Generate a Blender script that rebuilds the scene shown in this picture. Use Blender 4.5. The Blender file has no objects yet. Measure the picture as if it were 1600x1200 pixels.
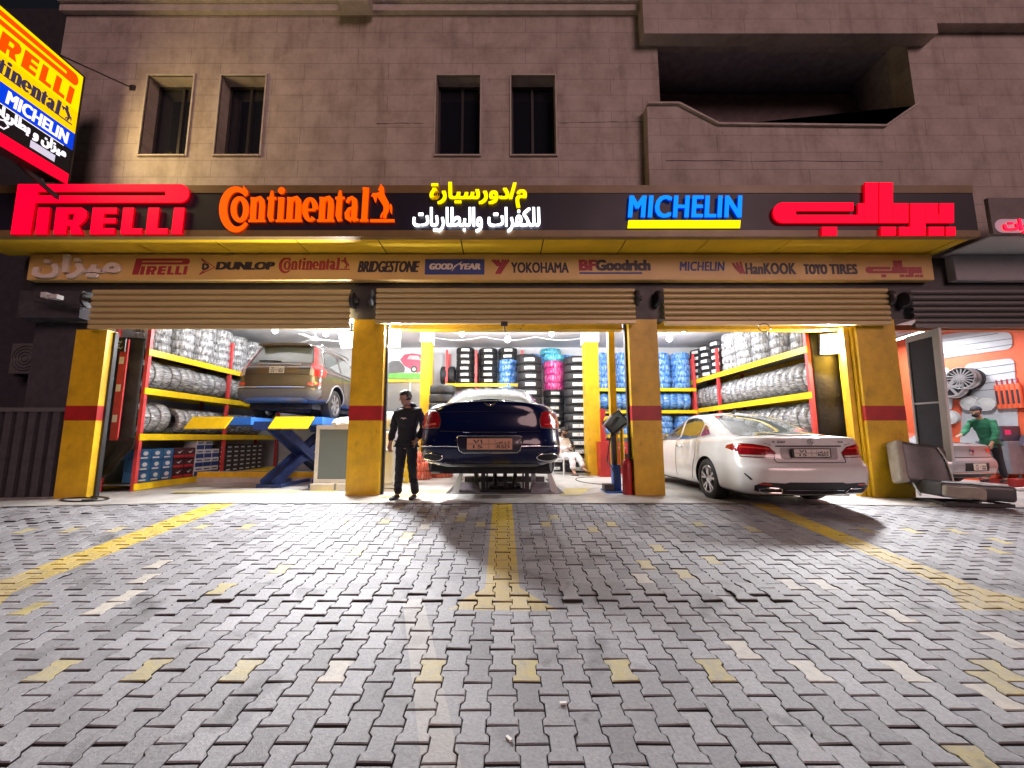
import bpy, bmesh, math, random
from mathutils import Vector, Matrix
from mathutils.bvhtree import BVHTree
random.seed(7)
PI = math.pi
R = math.radians
S = bpy.context.scene
C = S.collection

# ------------------------------------------------------------------ camera, sky, street light, exposure
FPX, PITCH, CZ = 641.0, math.atan(0.131), 1.0
cam = bpy.data.objects.new('camera', bpy.data.cameras.new('camera'))
C.objects.link(cam)
cam.location = (0, 0, CZ)
cam.rotation_euler = (PI / 2 + PITCH, 0, 0)
cam.data.sensor_width = 36
cam.data.lens = FPX / 1600 * 36
cam.data.shift_x = 15 / 1600
cam.data.clip_start = 0.05
cam.data.clip_end = 500
S.camera = cam

SUN_EL, SUN_AZ = R(20), R(155)
world = bpy.data.worlds.new('World')
S.world = world
world.use_nodes = True
wn = world.node_tree
sky = wn.nodes.new('ShaderNodeTexSky')
sky.sky_type = 'NISHITA'
sky.sun_disc = False
sky.sun_elevation = R(-3)
sky.sun_rotation = SUN_AZ
wn.links.new(sky.outputs['Color'], wn.nodes['Background'].inputs['Color'])
wn.nodes['Background'].inputs['Strength'].default_value = 0.15
sun_d = bpy.data.lights.new('sun', 'SUN')
sun_d.energy = 1.1
sun_d.angle = R(25)
sun_d.color = (1.0, 0.62, 0.61)
sun = bpy.data.objects.new('sun', sun_d)
C.objects.link(sun)
sun.rotation_euler = (R(90) - SUN_EL, 0, R(25))

FLOOD, BULB, STRIP = 590.0, 245.0, 150.0      # watts of the lamps built at the end

BOXGLOW = 85.0
S.view_settings.view_transform = 'Standard'
S.view_settings.look = 'None'
S.view_settings.exposure = 0.0
S.view_settings.gamma = 1.0
S.render.engine = 'CYCLES'
S.cycles.use_denoising = True
S.cycles.max_bounces = 6
S.cycles.diffuse_bounces = 4
S.cycles.sample_clamp_indirect = 6.0
S.cycles.caustics_reflective = False
S.cycles.caustics_refractive = False


def at(u, v, Y):
    """a place on the photo (1600 x 1200) and its distance along +Y -> a point of the real place"""
    xc, yc = (u - 785) / FPX, (600 - v) / FPX
    ry = math.cos(PITCH) - yc * math.sin(PITCH)
    rz = math.sin(PITCH) + yc * math.cos(PITCH)
    t = Y / ry
    return Vector((xc * t, Y, CZ + rz * t))


def aX(u, v, Y): return at(u, v, Y).x
def aZ(v, Y): return at(785, v, Y).z


def ground_z(x, y):
    """paved ramp falling from the shop floor towards the street"""
    if y >= 6.45: z = 0.0
    elif y >= 3.56: z = -0.287 * (6.45 - y) / 2.89
    elif y >= -2: z = -0.287 - 0.081 * (3.56 - y)
    else: z = -0.737
    if x > 4: z -= 0.016 * (x - 4)
    if x < -5: z -= 0.02 * (-5 - x)
    return z


# ------------------------------------------------------------------ materials
def mat(name, col, rough=0.55, metal=0.0, vary=0.0, vscale=6.0, bump=0.0, bscale=60.0, coat=0.0, spec=0.5, col2=None, alpha=None, trans=0.0):
    m = bpy.data.materials.new(name)
    m.use_nodes = True
    nt = m.node_tree
    b = nt.nodes['Principled BSDF']
    b.inputs['Base Color'].default_value = (*col, 1)
    b.inputs['Roughness'].default_value = rough
    b.inputs['Metallic'].default_value = metal
    b.inputs['Specular IOR Level'].default_value = spec
    b.inputs['Coat Weight'].default_value = coat
    b.inputs['Coat Roughness'].default_value = 0.06
    if trans: b.inputs['Transmission Weight'].default_value = trans
    if alpha is not None: b.inputs['Alpha'].default_value = alpha
    if vary or col2 or bump:
        tc = nt.nodes.new('ShaderNodeTexCoord')
    if vary or col2:
        n = nt.nodes.new('ShaderNodeTexNoise')
        n.inputs['Scale'].default_value = vscale
        n.inputs['Detail'].default_value = 6
        n.inputs['Roughness'].default_value = 0.65
        nt.links.new(tc.outputs['Object'], n.inputs['Vector'])
        rp = nt.nodes.new('ShaderNodeValToRGB')
        rp.color_ramp.elements[0].position = 0.33
        rp.color_ramp.elements[1].position = 0.68
        a = col2 if col2 else tuple(c * (1 - vary) for c in col)
        rp.color_ramp.elements[0].color = (*a, 1)
        rp.color_ramp.elements[1].color = (*(col if col2 else tuple(min(1, c * (1 + vary * 0.6)) for c in col)), 1)
        nt.links.new(n.outputs['Fac'], rp.inputs['Fac'])
        nt.links.new(rp.outputs['Color'], b.inputs['Base Color'])
        mr = nt.nodes.new('ShaderNodeMapRange')
        mr.inputs['To Min'].default_value = min(1, rough * 1.25)
        mr.inputs['To Max'].default_value = rough * 0.8
        nt.links.new(n.outputs['Fac'], mr.inputs['Value'])
        nt.links.new(mr.outputs['Result'], b.inputs['Roughness'])
    if bump:
        n2 = nt.nodes.new('ShaderNodeTexNoise')
        n2.inputs['Scale'].default_value = bscale
        n2.inputs['Detail'].default_value = 4
        nt.links.new(tc.outputs['Object'], n2.inputs['Vector'])
        bp = nt.nodes.new('ShaderNodeBump')
        bp.inputs['Strength'].default_value = bump
        bp.inputs['Distance'].default_value = 0.01
        nt.links.new(n2.outputs['Fac'], bp.inputs['Height'])
        nt.links.new(bp.outputs['Normal'], b.inputs['Normal'])
    return m


def glow(name, col, strength, base=None):
    m = bpy.data.materials.new(name)
    m.use_nodes = True
    b = m.node_tree.nodes['Principled BSDF']
    b.inputs['Base Color'].default_value = (*(base or col), 1)
    b.inputs['Roughness'].default_value = 0.6
    b.inputs['Specular IOR Level'].default_value = 0.15
    b.inputs['Emission Color'].default_value = (*col, 1)
    b.inputs['Emission Strength'].default_value = strength
    return m


M = {}
M['yellow'] = mat('yellow_paint', (0.72, 0.43, 0.015), 0.42, vary=0.28, vscale=2.2, bump=0.06, bscale=25)
M['yellow_rack'] = mat('yellow_rack_paint', (0.86, 0.58, 0.01), 0.38, vary=0.15, vscale=5)
M['red_paint'] = mat('red_paint', (0.42, 0.02, 0.02), 0.4, vary=0.25, vscale=3)
M['red_rack'] = mat('red_rack_paint', (0.62, 0.06, 0.06), 0.45, vary=0.25, vscale=6)
M['soffit'] = mat('yellow_cladding', (0.88, 0.56, 0.03), 0.35, vary=0.12, vscale=1.2)
M['board'] = mat('tan_board', (0.66, 0.43, 0.15), 0.45, vary=0.12, vscale=1.0)
M['fascia'] = mat('black_cladding', (0.022, 0.019, 0.034), 0.4, vary=0.15, vscale=1.0, spec=0.3)
M['trim'] = mat('bronze_trim', (0.24, 0.15, 0.06), 0.4, vary=0.2, vscale=2)
M['dark'] = mat('dark_steel', (0.03, 0.028, 0.032), 0.5, vary=0.3, vscale=4)
M['black'] = mat('black_plastic', (0.014, 0.014, 0.016), 0.42)
M['blackcloth'] = mat('black_cloth', (0.010, 0.010, 0.014), 0.9, bump=0.5, bscale=35)
M['rubber'] = mat('rubber', (0.022, 0.022, 0.024), 0.62, vary=0.3, vscale=10)
M['steel'] = mat('steel', (0.45, 0.45, 0.46), 0.35, 0.9, vary=0.15, vscale=6)
M['chrome'] = mat('chrome', (0.85, 0.85, 0.87), 0.12, 1.0)
M['alloy'] = mat('alloy', (0.62, 0.62, 0.64), 0.28, 0.9)
M['white'] = mat('white_paint', (0.78, 0.78, 0.76), 0.4, vary=0.05)
M['paper'] = mat('paper', (0.82, 0.81, 0.78), 0.7, vary=0.05, vscale=40)
M['ink'] = mat('ink', (0.02, 0.02, 0.03), 0.6)
M['print_red'] = mat('print_red', (0.36, 0.03, 0.05), 0.5)
M['print_blue'] = mat('print_blue', (0.03, 0.05, 0.22), 0.5)
M['print_dark'] = mat('print_dark', (0.03, 0.025, 0.04), 0.5)
M['print_white'] = mat('print_white', (0.72, 0.62, 0.55), 0.5)
M['grey'] = mat('grey_paint', (0.35, 0.35, 0.36), 0.5, vary=0.12)
M['ltgrey'] = mat('light_grey_paint', (0.6, 0.6, 0.6), 0.45, vary=0.08)
M['blue_lift'] = mat('blue_lift_paint', (0.03, 0.16, 0.62), 0.4, vary=0.2)
M['navy_lift'] = mat('navy_lift_paint', (0.02, 0.045, 0.17), 0.45, vary=0.35, vscale=8)
M['concrete'] = mat('concrete', (0.44, 0.41, 0.37), 0.7, vary=0.22, vscale=2.5, bump=0.15, bscale=40)
M['floor'] = mat('shop_floor', (0.52, 0.50, 0.47), 0.45, vary=0.25, vscale=1.6, bump=0.05, bscale=30)
M['plaster'] = mat('plaster', (0.62, 0.62, 0.63), 0.8, vary=0.08, vscale=3)
M['ceiling'] = mat('ceiling_paint', (0.66, 0.66, 0.69), 0.8, vary=0.08, vscale=2)
M['orange'] = mat('orange_paint', (0.80, 0.13, 0.05), 0.5, vary=0.1)
M['glass_dark'] = mat('dark_glass', (0.012, 0.013, 0.02), 0.08, spec=0.6, vary=0.0)
M['skin'] = mat('skin', (0.36, 0.20, 0.13), 0.55, vary=0.1, vscale=20)
M['hair'] = mat('hair', (0.012, 0.010, 0.010), 0.7, bump=0.8, bscale=120)


def scuff(m, scale, dark, lo, hi, stretch=(1, 1, 1)):
    """marks and grime of their own shape over the base colour"""
    nt = m.node_tree
    b = nt.nodes['Principled BSDF']
    src = b.inputs['Base Color'].links[0].from_socket
    tc = nt.nodes.new('ShaderNodeTexCoord')
    mp = nt.nodes.new('ShaderNodeMapping')
    mp.inputs['Scale'].default_value = stretch
    nt.links.new(tc.outputs['Object'], mp.inputs['Vector'])
    n = nt.nodes.new('ShaderNodeTexNoise')
    n.inputs['Scale'].default_value = scale
    n.inputs['Detail'].default_value = 8
    n.inputs['Roughness'].default_value = 0.7
    nt.links.new(mp.outputs['Vector'], n.inputs['Vector'])
    mr = nt.nodes.new('ShaderNodeMapRange')
    mr.inputs['From Min'].default_value = lo
    mr.inputs['From Max'].default_value = hi
    nt.links.new(n.outputs['Fac'], mr.inputs['Value'])
    mx = nt.nodes.new('ShaderNodeMix')
    mx.data_type = 'RGBA'
    mx.blend_type = 'MULTIPLY'
    nt.links.new(mr.outputs['Result'], mx.inputs['Factor'])
    nt.links.new(src, mx.inputs['A'])
    mx.inputs['B'].default_value = (*dark, 1)
    nt.links.new(mx.outputs['Result'], b.inputs['Base Color'])


scuff(M['yellow'], 5, (0.45, 0.36, 0.30), 0.58, 0.72, (1, 1, 0.45))
scuff(M['yellow'], 30, (0.40, 0.32, 0.28), 0.66, 0.72)
scuff(M['floor'], 3, (0.45, 0.42, 0.40), 0.56, 0.70)
scuff(M['red_paint'], 18, (0.35, 0.35, 0.35), 0.62, 0.7)


# ------------------------------------------------------------------ mesh builder
class MB:
    def __init__(s): s.v, s.f, s.m = [], [], []

    def add(s, vs, fs, mi=0):
        o = len(s.v)
        s.v += [tuple(p) for p in vs]
        s.f += [tuple(i + o for i in f) for f in fs]
        s.m += [mi] * len(fs)
        return s

    def box(s, lo, hi, mi=0, bev=0.0):
        (a, b, c), (d, e, f) = lo, hi
        if bev:
            bm = bmesh.new()
            bmesh.ops.create_cube(bm, size=1, matrix=Matrix.Translation(((a + d) / 2, (b + e) / 2, (c + f) / 2)) @ Matrix.Diagonal((abs(d - a), abs(e - b), abs(f - c), 1)))
            bmesh.ops.bevel(bm, geom=bm.edges[:], offset=bev, segments=2, affect='EDGES', profile=0.7)
            return s.bm(bm, mi)
        return s.add([(a, b, c), (d, b, c), (d, e, c), (a, e, c), (a, b, f), (d, b, f), (d, e, f), (a, e, f)],
                     [(0, 3, 2, 1), (4, 5, 6, 7), (0, 1, 5, 4), (1, 2, 6, 5), (2, 3, 7, 6), (3, 0, 4, 7)], mi)

    def bm(s, bm, mi=0):
        bm.verts.ensure_lookup_table()
        bm.verts.index_update()
        s.add([v.co for v in bm.verts], [[v.index for v in f.verts] for f in bm.faces], mi)
        bm.free()
        return s

    def beam(s, p, q, w, h, mi=0, up=(0, 0, 1)):
        """rectangular bar from p to q, w across, h along up"""
        p, q = Vector(p), Vector(q)
        d = (q - p).normalized()
        u = Vector(up)
        x = d.cross(u)
        x = x.normalized() if x.length > 1e-5 else Vector((1, 0, 0))
        z = x.cross(d)
        vs = [a + x * sx * w / 2 + z * sz * h / 2 for a in (p, q) for sx, sz in ((-1, -1), (1, -1), (1, 1), (-1, 1))]
        return s.add(vs, [(0, 3, 2, 1), (4, 5, 6, 7), (0, 1, 5, 4), (1, 2, 6, 5), (2, 3, 7, 6), (3, 0, 4, 7)], mi)

    def tube(s, pts, r, n=8, mi=0, cap=True):
        pts = [Vector(p) for p in pts]
        rs = r if isinstance(r, (list, tuple)) else [r] * len(pts)
        o = len(s.v)
        prev = None
        for i, p in enumerate(pts):
            d = (pts[min(i + 1, len(pts) - 1)] - pts[max(i - 1, 0)]).normalized()
            if prev is None:
                x = d.cross(Vector((0, 0, 1)))
                if x.length < 1e-3: x = Vector((1, 0, 0))
            else:
                x = prev - d * prev.dot(d)
            x.normalize()
            prev = x
            y = d.cross(x)
            s.v += [tuple(p + (x * math.cos(2 * PI * k / n) + y * math.sin(2 * PI * k / n)) * rs[i]) for k in range(n)]
        for i in range(len(pts) - 1):
            for k in range(n):
                s.f.append((o + i * n + k, o + i * n + (k + 1) % n, o + (i + 1) * n + (k + 1) % n, o + (i + 1) * n + k))
                s.m.append(mi)
        if cap:
            s.f.append(tuple(o + k for k in reversed(range(n)))); s.m.append(mi)
            s.f.append(tuple(o + (len(pts) - 1) * n + k for k in range(n))); s.m.append(mi)
        return s

    def lathe(s, prof, n=24, axis='Z', c=(0, 0, 0), mi=0, a0=0, a1=2 * PI, closed=False):
        """prof: (radius, height) pairs turned about the axis through c"""
        o = len(s.v)
        full = abs(a1 - a0 - 2 * PI) < 1e-6
        m = n if full else n + 1
        for k in range(m):
            a = a0 + (a1 - a0) * k / n
            for r, h in prof:
                x, y = r * math.cos(a), r * math.sin(a)
                p = (x, y, h) if axis == 'Z' else (h, x, y) if axis == 'X' else (y, h, x)
                s.v.append((p[0] + c[0], p[1] + c[1], p[2] + c[2]))
        L = len(prof)
        for k in range(n):
            k2 = (k + 1) % m
            for i in range(L if closed else L - 1):
                j = (i + 1) % L
                s.f.append((o + k * L + i, o + k2 * L + i, o + k2 * L + j, o + k * L + j))
                s.m.append(mi)
        return s

    def prism(s, poly, d0, d1, axis='Y', mi=0):
        """2D polygon (any simple outline) extruded from d0 to d1; axis Y: poly in (x,z); X: (y,z); Z: (x,y)"""
        bm = bmesh.new()
        put = {'Y': lambda a, b, d: (a, d, b), 'X': lambda a, b, d: (d, a, b), 'Z': lambda a, b, d: (a, b, d)}[axis]
        v0 = [bm.verts.new(put(a, b, d0)) for a, b in poly]
        v1 = [bm.verts.new(put(a, b, d1)) for a, b in poly]
        bm.faces.new(v0)
        bm.faces.new(v1)
        n = len(poly)
        for i in range(n):
            bm.faces.new((v0[i], v0[(i + 1) % n], v1[(i + 1) % n], v1[i]))
        bmesh.ops.triangulate(bm, faces=[f for f in bm.faces if len(f.verts) > 4])
        bmesh.ops.recalc_face_normals(bm, faces=bm.faces[:])
        return s.bm(bm, mi)

    def mesh(s, name):
        me = bpy.data.meshes.new(name)
        me.from_pydata(s.v, [], s.f)
        me.polygons.foreach_set('material_index', s.m)
        me.update()
        return me


def smooth(me, ang=35):
    me.polygons.foreach_set('use_smooth', [True] * len(me.polygons))
    try: me.set_sharp_from_angle(angle=R(ang))
    except Exception: pass
    return me


def obj(name, mb, m, parent=None, sm=None, loc=None, rot=None):
    me = mb if isinstance(mb, bpy.types.Mesh) else mb.mesh(name)
    for x in (m if isinstance(m, (list, tuple)) else [m]):
        me.materials.append(M[x] if isinstance(x, str) else x)
    if sm: smooth(me, sm)
    o = bpy.data.objects.new(name, me)
    C.objects.link(o)
    if parent is not None: o.parent = parent
    if loc is not None: o.location = loc
    if rot is not None: o.rotation_euler = rot
    return o


def tag(o, label, cat, group=None):
    o['label'] = label
    o['category'] = cat
    if group: o['group'] = group
    return o


def thing(name, label, cat, loc=(0, 0, 0), rotz=0.0, group=None):
    o = bpy.data.objects.new(name, None)
    o.empty_display_size = 0.1
    C.objects.link(o)
    o.location = loc
    o.rotation_euler = (0, 0, rotz)
    return tag(o, label, cat, group)


def struct(o):
    o['kind'] = 'structure'
    return o


KIDS = {}
def dup(o, loc=None, rot=None, label=None, group=None, parent=None, mat_=None):
    """a copy of a thing with copies of its parts and sub-parts"""
    c = o.copy()
    C.objects.link(c)
    if parent is not None: c.parent = parent
    if loc is not None: c.location = loc
    if rot is not None: c.rotation_euler = rot
    if label: c['label'] = label
    if group: c['group'] = group
    if o.name not in KIDS: KIDS[o.name] = [ch for ch in C.objects if ch.parent == o]
    for ch in KIDS[o.name]:
        dup(ch, parent=c)
    return c


# ------------------------------------------------------------------ lettering
def text_mesh(body, size, sx=1.0, shear=0.0, bold=0.0, depth=0.0, res=3, spacing=1.0, boldy=None):
    """flat or extruded lettering lying in XZ, facing -Y, baseline start at the origin; returns MB and its width.
    bold: how far the strokes are thickened, by overlaid copies each a hair prouder than the last"""
    cu = bpy.data.curves.new('lettering', 'FONT')
    cu.body = body
    cu.size = size
    cu.shear = shear
    cu.space_character = spacing
    cu.resolution_u = res
    cu.extrude = depth / 2
    o = bpy.data.objects.new('lettering', cu)
    C.objects.link(o)
    dg = bpy.context.evaluated_depsgraph_get()
    dg.update()
    me = bpy.data.meshes.new_from_object(o.evaluated_get(dg))
    bpy.data.objects.remove(o)
    co = [v.co.copy() for v in me.vertices]
    fs = [tuple(p.vertices) for p in me.polygons]
    bpy.data.meshes.remove(me)
    mb = MB()
    by = bold * 0.6 if boldy is None else boldy
    offs = [(0, 0)]
    if bold:
        k = max(2, int(math.ceil(bold * 2 / (0.09 * size * sx))) + 1)
        offs = [(-bold + 2 * bold * i / (k - 1), dy) for i in range(k) for dy in ((-by, by) if by else (0,))]
    x0 = min(c.x for c in co) * sx
    x1 = max(c.x for c in co) * sx
    for i, (dx, dz) in enumerate(offs):
        e = i * 0.00025
        mb.add([(c.x * sx - x0 + dx, -(c.z) - e, c.y + dz) for c in co], [f for f in fs])
    return mb, x1 - x0


AR = {'ا': 'FE8D FE8E', 'ب': 'FE8F FE90 FE91 FE92', 'ة': 'FE93 FE94', 'ت': 'FE95 FE96 FE97 FE98', 'د': 'FEA9 FEAA', 'ر': 'FEAD FEAE', 'ز': 'FEAF FEB0', 'س': 'FEB1 FEB2 FEB3 FEB4',
      'ط': 'FEC1 FEC2 FEC3 FEC4', 'ف': 'FED1 FED2 FED3 FED4', 'ك': 'FED9 FEDA FEDB FEDC', 'ل': 'FEDD FEDE FEDF FEE0', 'م': 'FEE1 FEE2 FEE3 FEE4', 'ن': 'FEE5 FEE6 FEE7 FEE8', 'و': 'FEED FEEE', 'ي': 'FEF1 FEF2 FEF3 FEF4'}
def arabic(s):
    """joined letter forms in drawing order"""
    out = []
    for i, ch in enumerate(s):
        if ch not in AR:
            out.append(ch); continue
        f = [chr(int(x, 16)) for x in AR[ch].split()]
        before = i > 0 and s[i - 1] in AR and len(AR[s[i - 1]].split()) == 4
        after = i + 1 < len(s) and s[i + 1] in AR and len(f) == 4
        out.append(f[3] if before and after else f[1] if before else f[2] if after else f[0])
    return ''.join(reversed(out))


def fit_text(body, x0, x1, z0, z1, y, shear=0.0, bold=0.02, depth=0.0, cap=0.70, spacing=1.0, boldy=None, base=0.0):
    """lettering fitted to a box of the facade (x0..x1, baseline z0 to cap height z1), front face near y"""
    size = (z1 - z0) / cap
    _, w = text_mesh(body, size, 1.0, shear, 0, 0, 1, spacing)
    sx = (x1 - x0) / w
    mb, _ = text_mesh(body, size, sx, shear, bold, depth, 3, spacing, boldy)
    mb.v = [(a + x0, b + y, c + z0 + base) for a, b, c in mb.v]
    return mb


def arc(cx, cy, r, a0, a1, n=8, ry=None):
    ry = r if ry is None else ry
    return [(cx + r * math.cos(R(a0 + (a1 - a0) * i / n)), cy + ry * math.sin(R(a0 + (a1 - a0) * i / n))) for i in range(n + 1)]


def strip(mb, Lp, Rp, d0, d1, mi=0, put=None):
    """solid flat stroke between two edge lines"""
    n = len(Lp)
    put = put or (lambda a, b: (a, b))
    base = len(mb.v)
    for d in (d0, d1):
        for a, b in zip(Lp, Rp):
            for p in (put(*a), put(*b)): mb.v.append((p[0], d, p[1]))
    F = []
    for i in range(n - 1):
        a, b, c, e = 2 * i, 2 * i + 1, 2 * i + 3, 2 * i + 2
        F += [(a, b, c, e), (2 * n + e, 2 * n + c, 2 * n + b, 2 * n + a), (a, e, 2 * n + e, 2 * n + a), (c, b, 2 * n + b, 2 * n + c)]
    F += [(0, 2 * n, 2 * n + 1, 1), (2 * n - 2, 2 * n - 1, 4 * n - 1, 4 * n - 2)]
    mb.f += [tuple(base + k for k in f) for f in F]
    mb.m += [mi] * len(F)
    return mb


def ribbon(mb, pts, w, d0, d1, mi=0, put=None):
    """a flat brush stroke along 2D points (x,z), width w (number or per point), from depth d0 to d1"""
    ws = w if isinstance(w, (list, tuple)) else [w] * len(pts)
    L, Rr = [], []
    shut = len(pts) > 3 and math.dist(pts[0], pts[-1]) < 1e-6
    for i, (x, z) in enumerate(pts):
        a, b = pts[i - 1 if i else (-2 if shut else 0)], pts[(i + 1) if i + 1 < len(pts) else (1 if shut else i)]
        dx, dz = b[0] - a[0], b[1] - a[1]
        l = math.hypot(dx, dz) or 1
        nx, nz = -dz / l, dx / l
        L.append((x + nx * ws[i] / 2, z + nz * ws[i] / 2))
        Rr.append((x - nx * ws[i] / 2, z - nz * ws[i] / 2))
    return strip(mb, L, Rr, d0, d1, mi, put)
# ------------------------------------------------------------------ ground
import numpy as np


def hit_ground(u, v):
    lo, hi = 0.5, 9.0
    for _ in range(50):
        m = (lo + hi) / 2
        p = at(u, v, m)
        if p.z > ground_z(p.x, p.y): lo = m
        else: hi = m
    return at(u, v, (lo + hi) / 2)


def node(nt, t, **k):
    n = nt.nodes.new(t)
    for a, b in k.items(): setattr(n, a, b)
    return n


def mth(nt, op, a, b=None, c=None):
    n = nt.nodes.new('ShaderNodeMath')
    n.operation = op
    for i, x in enumerate((a, b, c)):
        if x is None: continue
        if isinstance(x, (int, float)): n.inputs[i].default_value = x
        else: nt.links.new(x, n.inputs[i])
    return n.outputs[0]


def paver_material():
    m = bpy.data.materials.new('concrete_pavers')
    m.use_nodes = True
    nt = m.node_tree
    b = nt.nodes['Principled BSDF']
    tc = node(nt, 'ShaderNodeTexCoord')
    at_ = node(nt, 'ShaderNodeAttribute', attribute_name='tone')
    sep = node(nt, 'ShaderNodeSeparateColor')
    nt.links.new(at_.outputs['Color'], sep.inputs[0])
    rnd, yel, wht = sep.outputs[0], sep.outputs[1], sep.outputs[2]
    n1 = node(nt, 'ShaderNodeTexNoise')
    n1.inputs['Scale'].default_value = 55
    n1.inputs['Detail'].default_value = 7
    n1.inputs['Roughness'].default_value = 0.7
    n2 = node(nt, 'ShaderNodeTexNoise')
    n2.inputs['Scale'].default_value = 1.1
    n2.inputs['Detail'].default_value = 5
    n3 = node(nt, 'ShaderNodeTexNoise')
    n3.inputs['Scale'].default_value = 14
    n3.inputs['Detail'].default_value = 6
    for n in (n1, n2, n3): nt.links.new(tc.outputs['Object'], n.inputs['Vector'])
    val = mth(nt, 'MULTIPLY_ADD', rnd, 0.17, 0.225)
    val = mth(nt, 'MULTIPLY', val, mth(nt, 'MULTIPLY_ADD', n1.outputs['Fac'], 1.1, 0.45))
    val = mth(nt, 'MULTIPLY', val, mth(nt, 'MULTIPLY_ADD', n2.outputs['Fac'], 0.7, 0.65))
    n4 = node(nt, 'ShaderNodeTexNoise')
    n4.inputs['Scale'].default_value = 2.3
    n4.inputs['Detail'].default_value = 4
    n4.inputs['Distortion'].default_value = 0.6
    nt.links.new(tc.outputs['Object'], n4.inputs['Vector'])
    oil = node(nt, 'ShaderNodeMapRange')           # oil and tyre grime soaked into the stones
    oil.inputs['From Min'].default_value = 0.58
    oil.inputs['From Max'].default_value = 0.70
    oil.inputs['To Min'].default_value = 1.0
    oil.inputs['To Max'].default_value = 0.55
    nt.links.new(n4.outputs['Fac'], oil.inputs['Value'])
    val = mth(nt, 'MULTIPLY', val, oil.outputs['Result'])
    comb = node(nt, 'ShaderNodeCombineColor')
    nt.links.new(mth(nt, 'MULTIPLY', val, 0.96), comb.inputs[0])
    nt.links.new(mth(nt, 'MULTIPLY', val, 0.965), comb.inputs[1])
    nt.links.new(mth(nt, 'MULTIPLY', val, 1.03), comb.inputs[2])
    sp = node(nt, 'ShaderNodeSeparateXYZ')
    nt.links.new(tc.outputs['Object'], sp.inputs[0])
    X, Y = sp.outputs[0], sp.outputs[1]
    paint = None
    for c, hw, y0, head in ((0.0, 0.145, 3.33, 0.42), (-4.27, 0.19, 3.3, 0.42), (3.94, 0.15, 3.33, 0.42)):
        d = mth(nt, 'ABSOLUTE', mth(nt, 'SUBTRACT', X, c))
        h = mth(nt, 'MAXIMUM', mth(nt, 'MULTIPLY_ADD', Y, -0.75, head + 0.75 * y0), hw)
        k = mth(nt, 'MULTIPLY', mth(nt, 'GREATER_THAN', h, d), mth(nt, 'GREATER_THAN', Y, y0))
        paint = k if paint is None else mth(nt, 'MAXIMUM', paint, k)
    wear = mth(nt, 'GREATER_THAN', n3.outputs['Fac'], 0.40)
    wear = mth(nt, 'MULTIPLY_ADD', wear, 0.35, mth(nt, 'MULTIPLY', n2.outputs['Fac'], 1.05))
    fade = node(nt, 'ShaderNodeMapRange')          # the paint is worn thin towards the street
    fade.inputs['From Min'].default_value = 3.3
    fade.inputs['From Max'].default_value = 5.2
    fade.inputs['To Min'].default_value = 0.45
    fade.inputs['To Max'].default_value = 1.0
    nt.links.new(Y, fade.inputs['Value'])
    pm = mth(nt, 'MINIMUM', mth(nt, 'MULTIPLY', mth(nt, 'MULTIPLY', paint, wear), fade.outputs['Result']), 0.95)
    py = mth(nt, 'MULTIPLY', yel, mth(nt, 'MULTIPLY_ADD', n3.outputs['Fac'], 1.0, 0.0))
    # pale worn strip of an older marking, from the arrow towards the street
    ds = mth(nt, 'ABSOLUTE', mth(nt, 'SUBTRACT', X, mth(nt, 'MULTIPLY_ADD', Y, -0.30, 0.33)))
    st = mth(nt, 'MULTIPLY', mth(nt, 'LESS_THAN', ds, 0.085), mth(nt, 'MULTIPLY', mth(nt, 'LESS_THAN', Y, 3.5), 0.32))
    wm = mth(nt, 'MAXIMUM', mth(nt, 'MULTIPLY', wht, mth(nt, 'MULTIPLY_ADD', n3.outputs['Fac'], 1.3, 0.05)), st)
    mx = node(nt, 'ShaderNodeMix', data_type='RGBA')
    nt.links.new(mth(nt, 'MINIMUM', wm, 0.85), mx.inputs['Factor'])
    nt.links.new(comb.outputs[0], mx.inputs['A'])
    mx.inputs['B'].default_value = (0.62, 0.58, 0.50, 1)
    mx1 = node(nt, 'ShaderNodeMix', data_type='RGBA')
    nt.links.new(mth(nt, 'MINIMUM', py, 0.75), mx1.inputs['Factor'])
    nt.links.new(mx.outputs['Result'], mx1.inputs['A'])
    mx1.inputs['B'].default_value = (0.60, 0.49, 0.13, 1)
    mx2 = node(nt, 'ShaderNodeMix', data_type='RGBA')
    nt.links.new(pm, mx2.inputs['Factor'])
    nt.links.new(mx1.outputs['Result'], mx2.inputs['A'])
    mx2.inputs['B'].default_value = (0.66, 0.47, 0.035, 1)
    nt.links.new(mx2.outputs['Result'], b.inputs['Base Color'])
    b.inputs['Roughness'].default_value = 0.62
    bp = node(nt, 'ShaderNodeBump')
    bp.inputs['Strength'].default_value = 0.6
    bp.inputs['Distance'].default_value = 0.007
    nt.links.new(n1.outputs['Fac'], bp.inputs['Height'])
    nt.links.new(bp.outputs['Normal'], b.inputs['Normal'])
    return m


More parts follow.
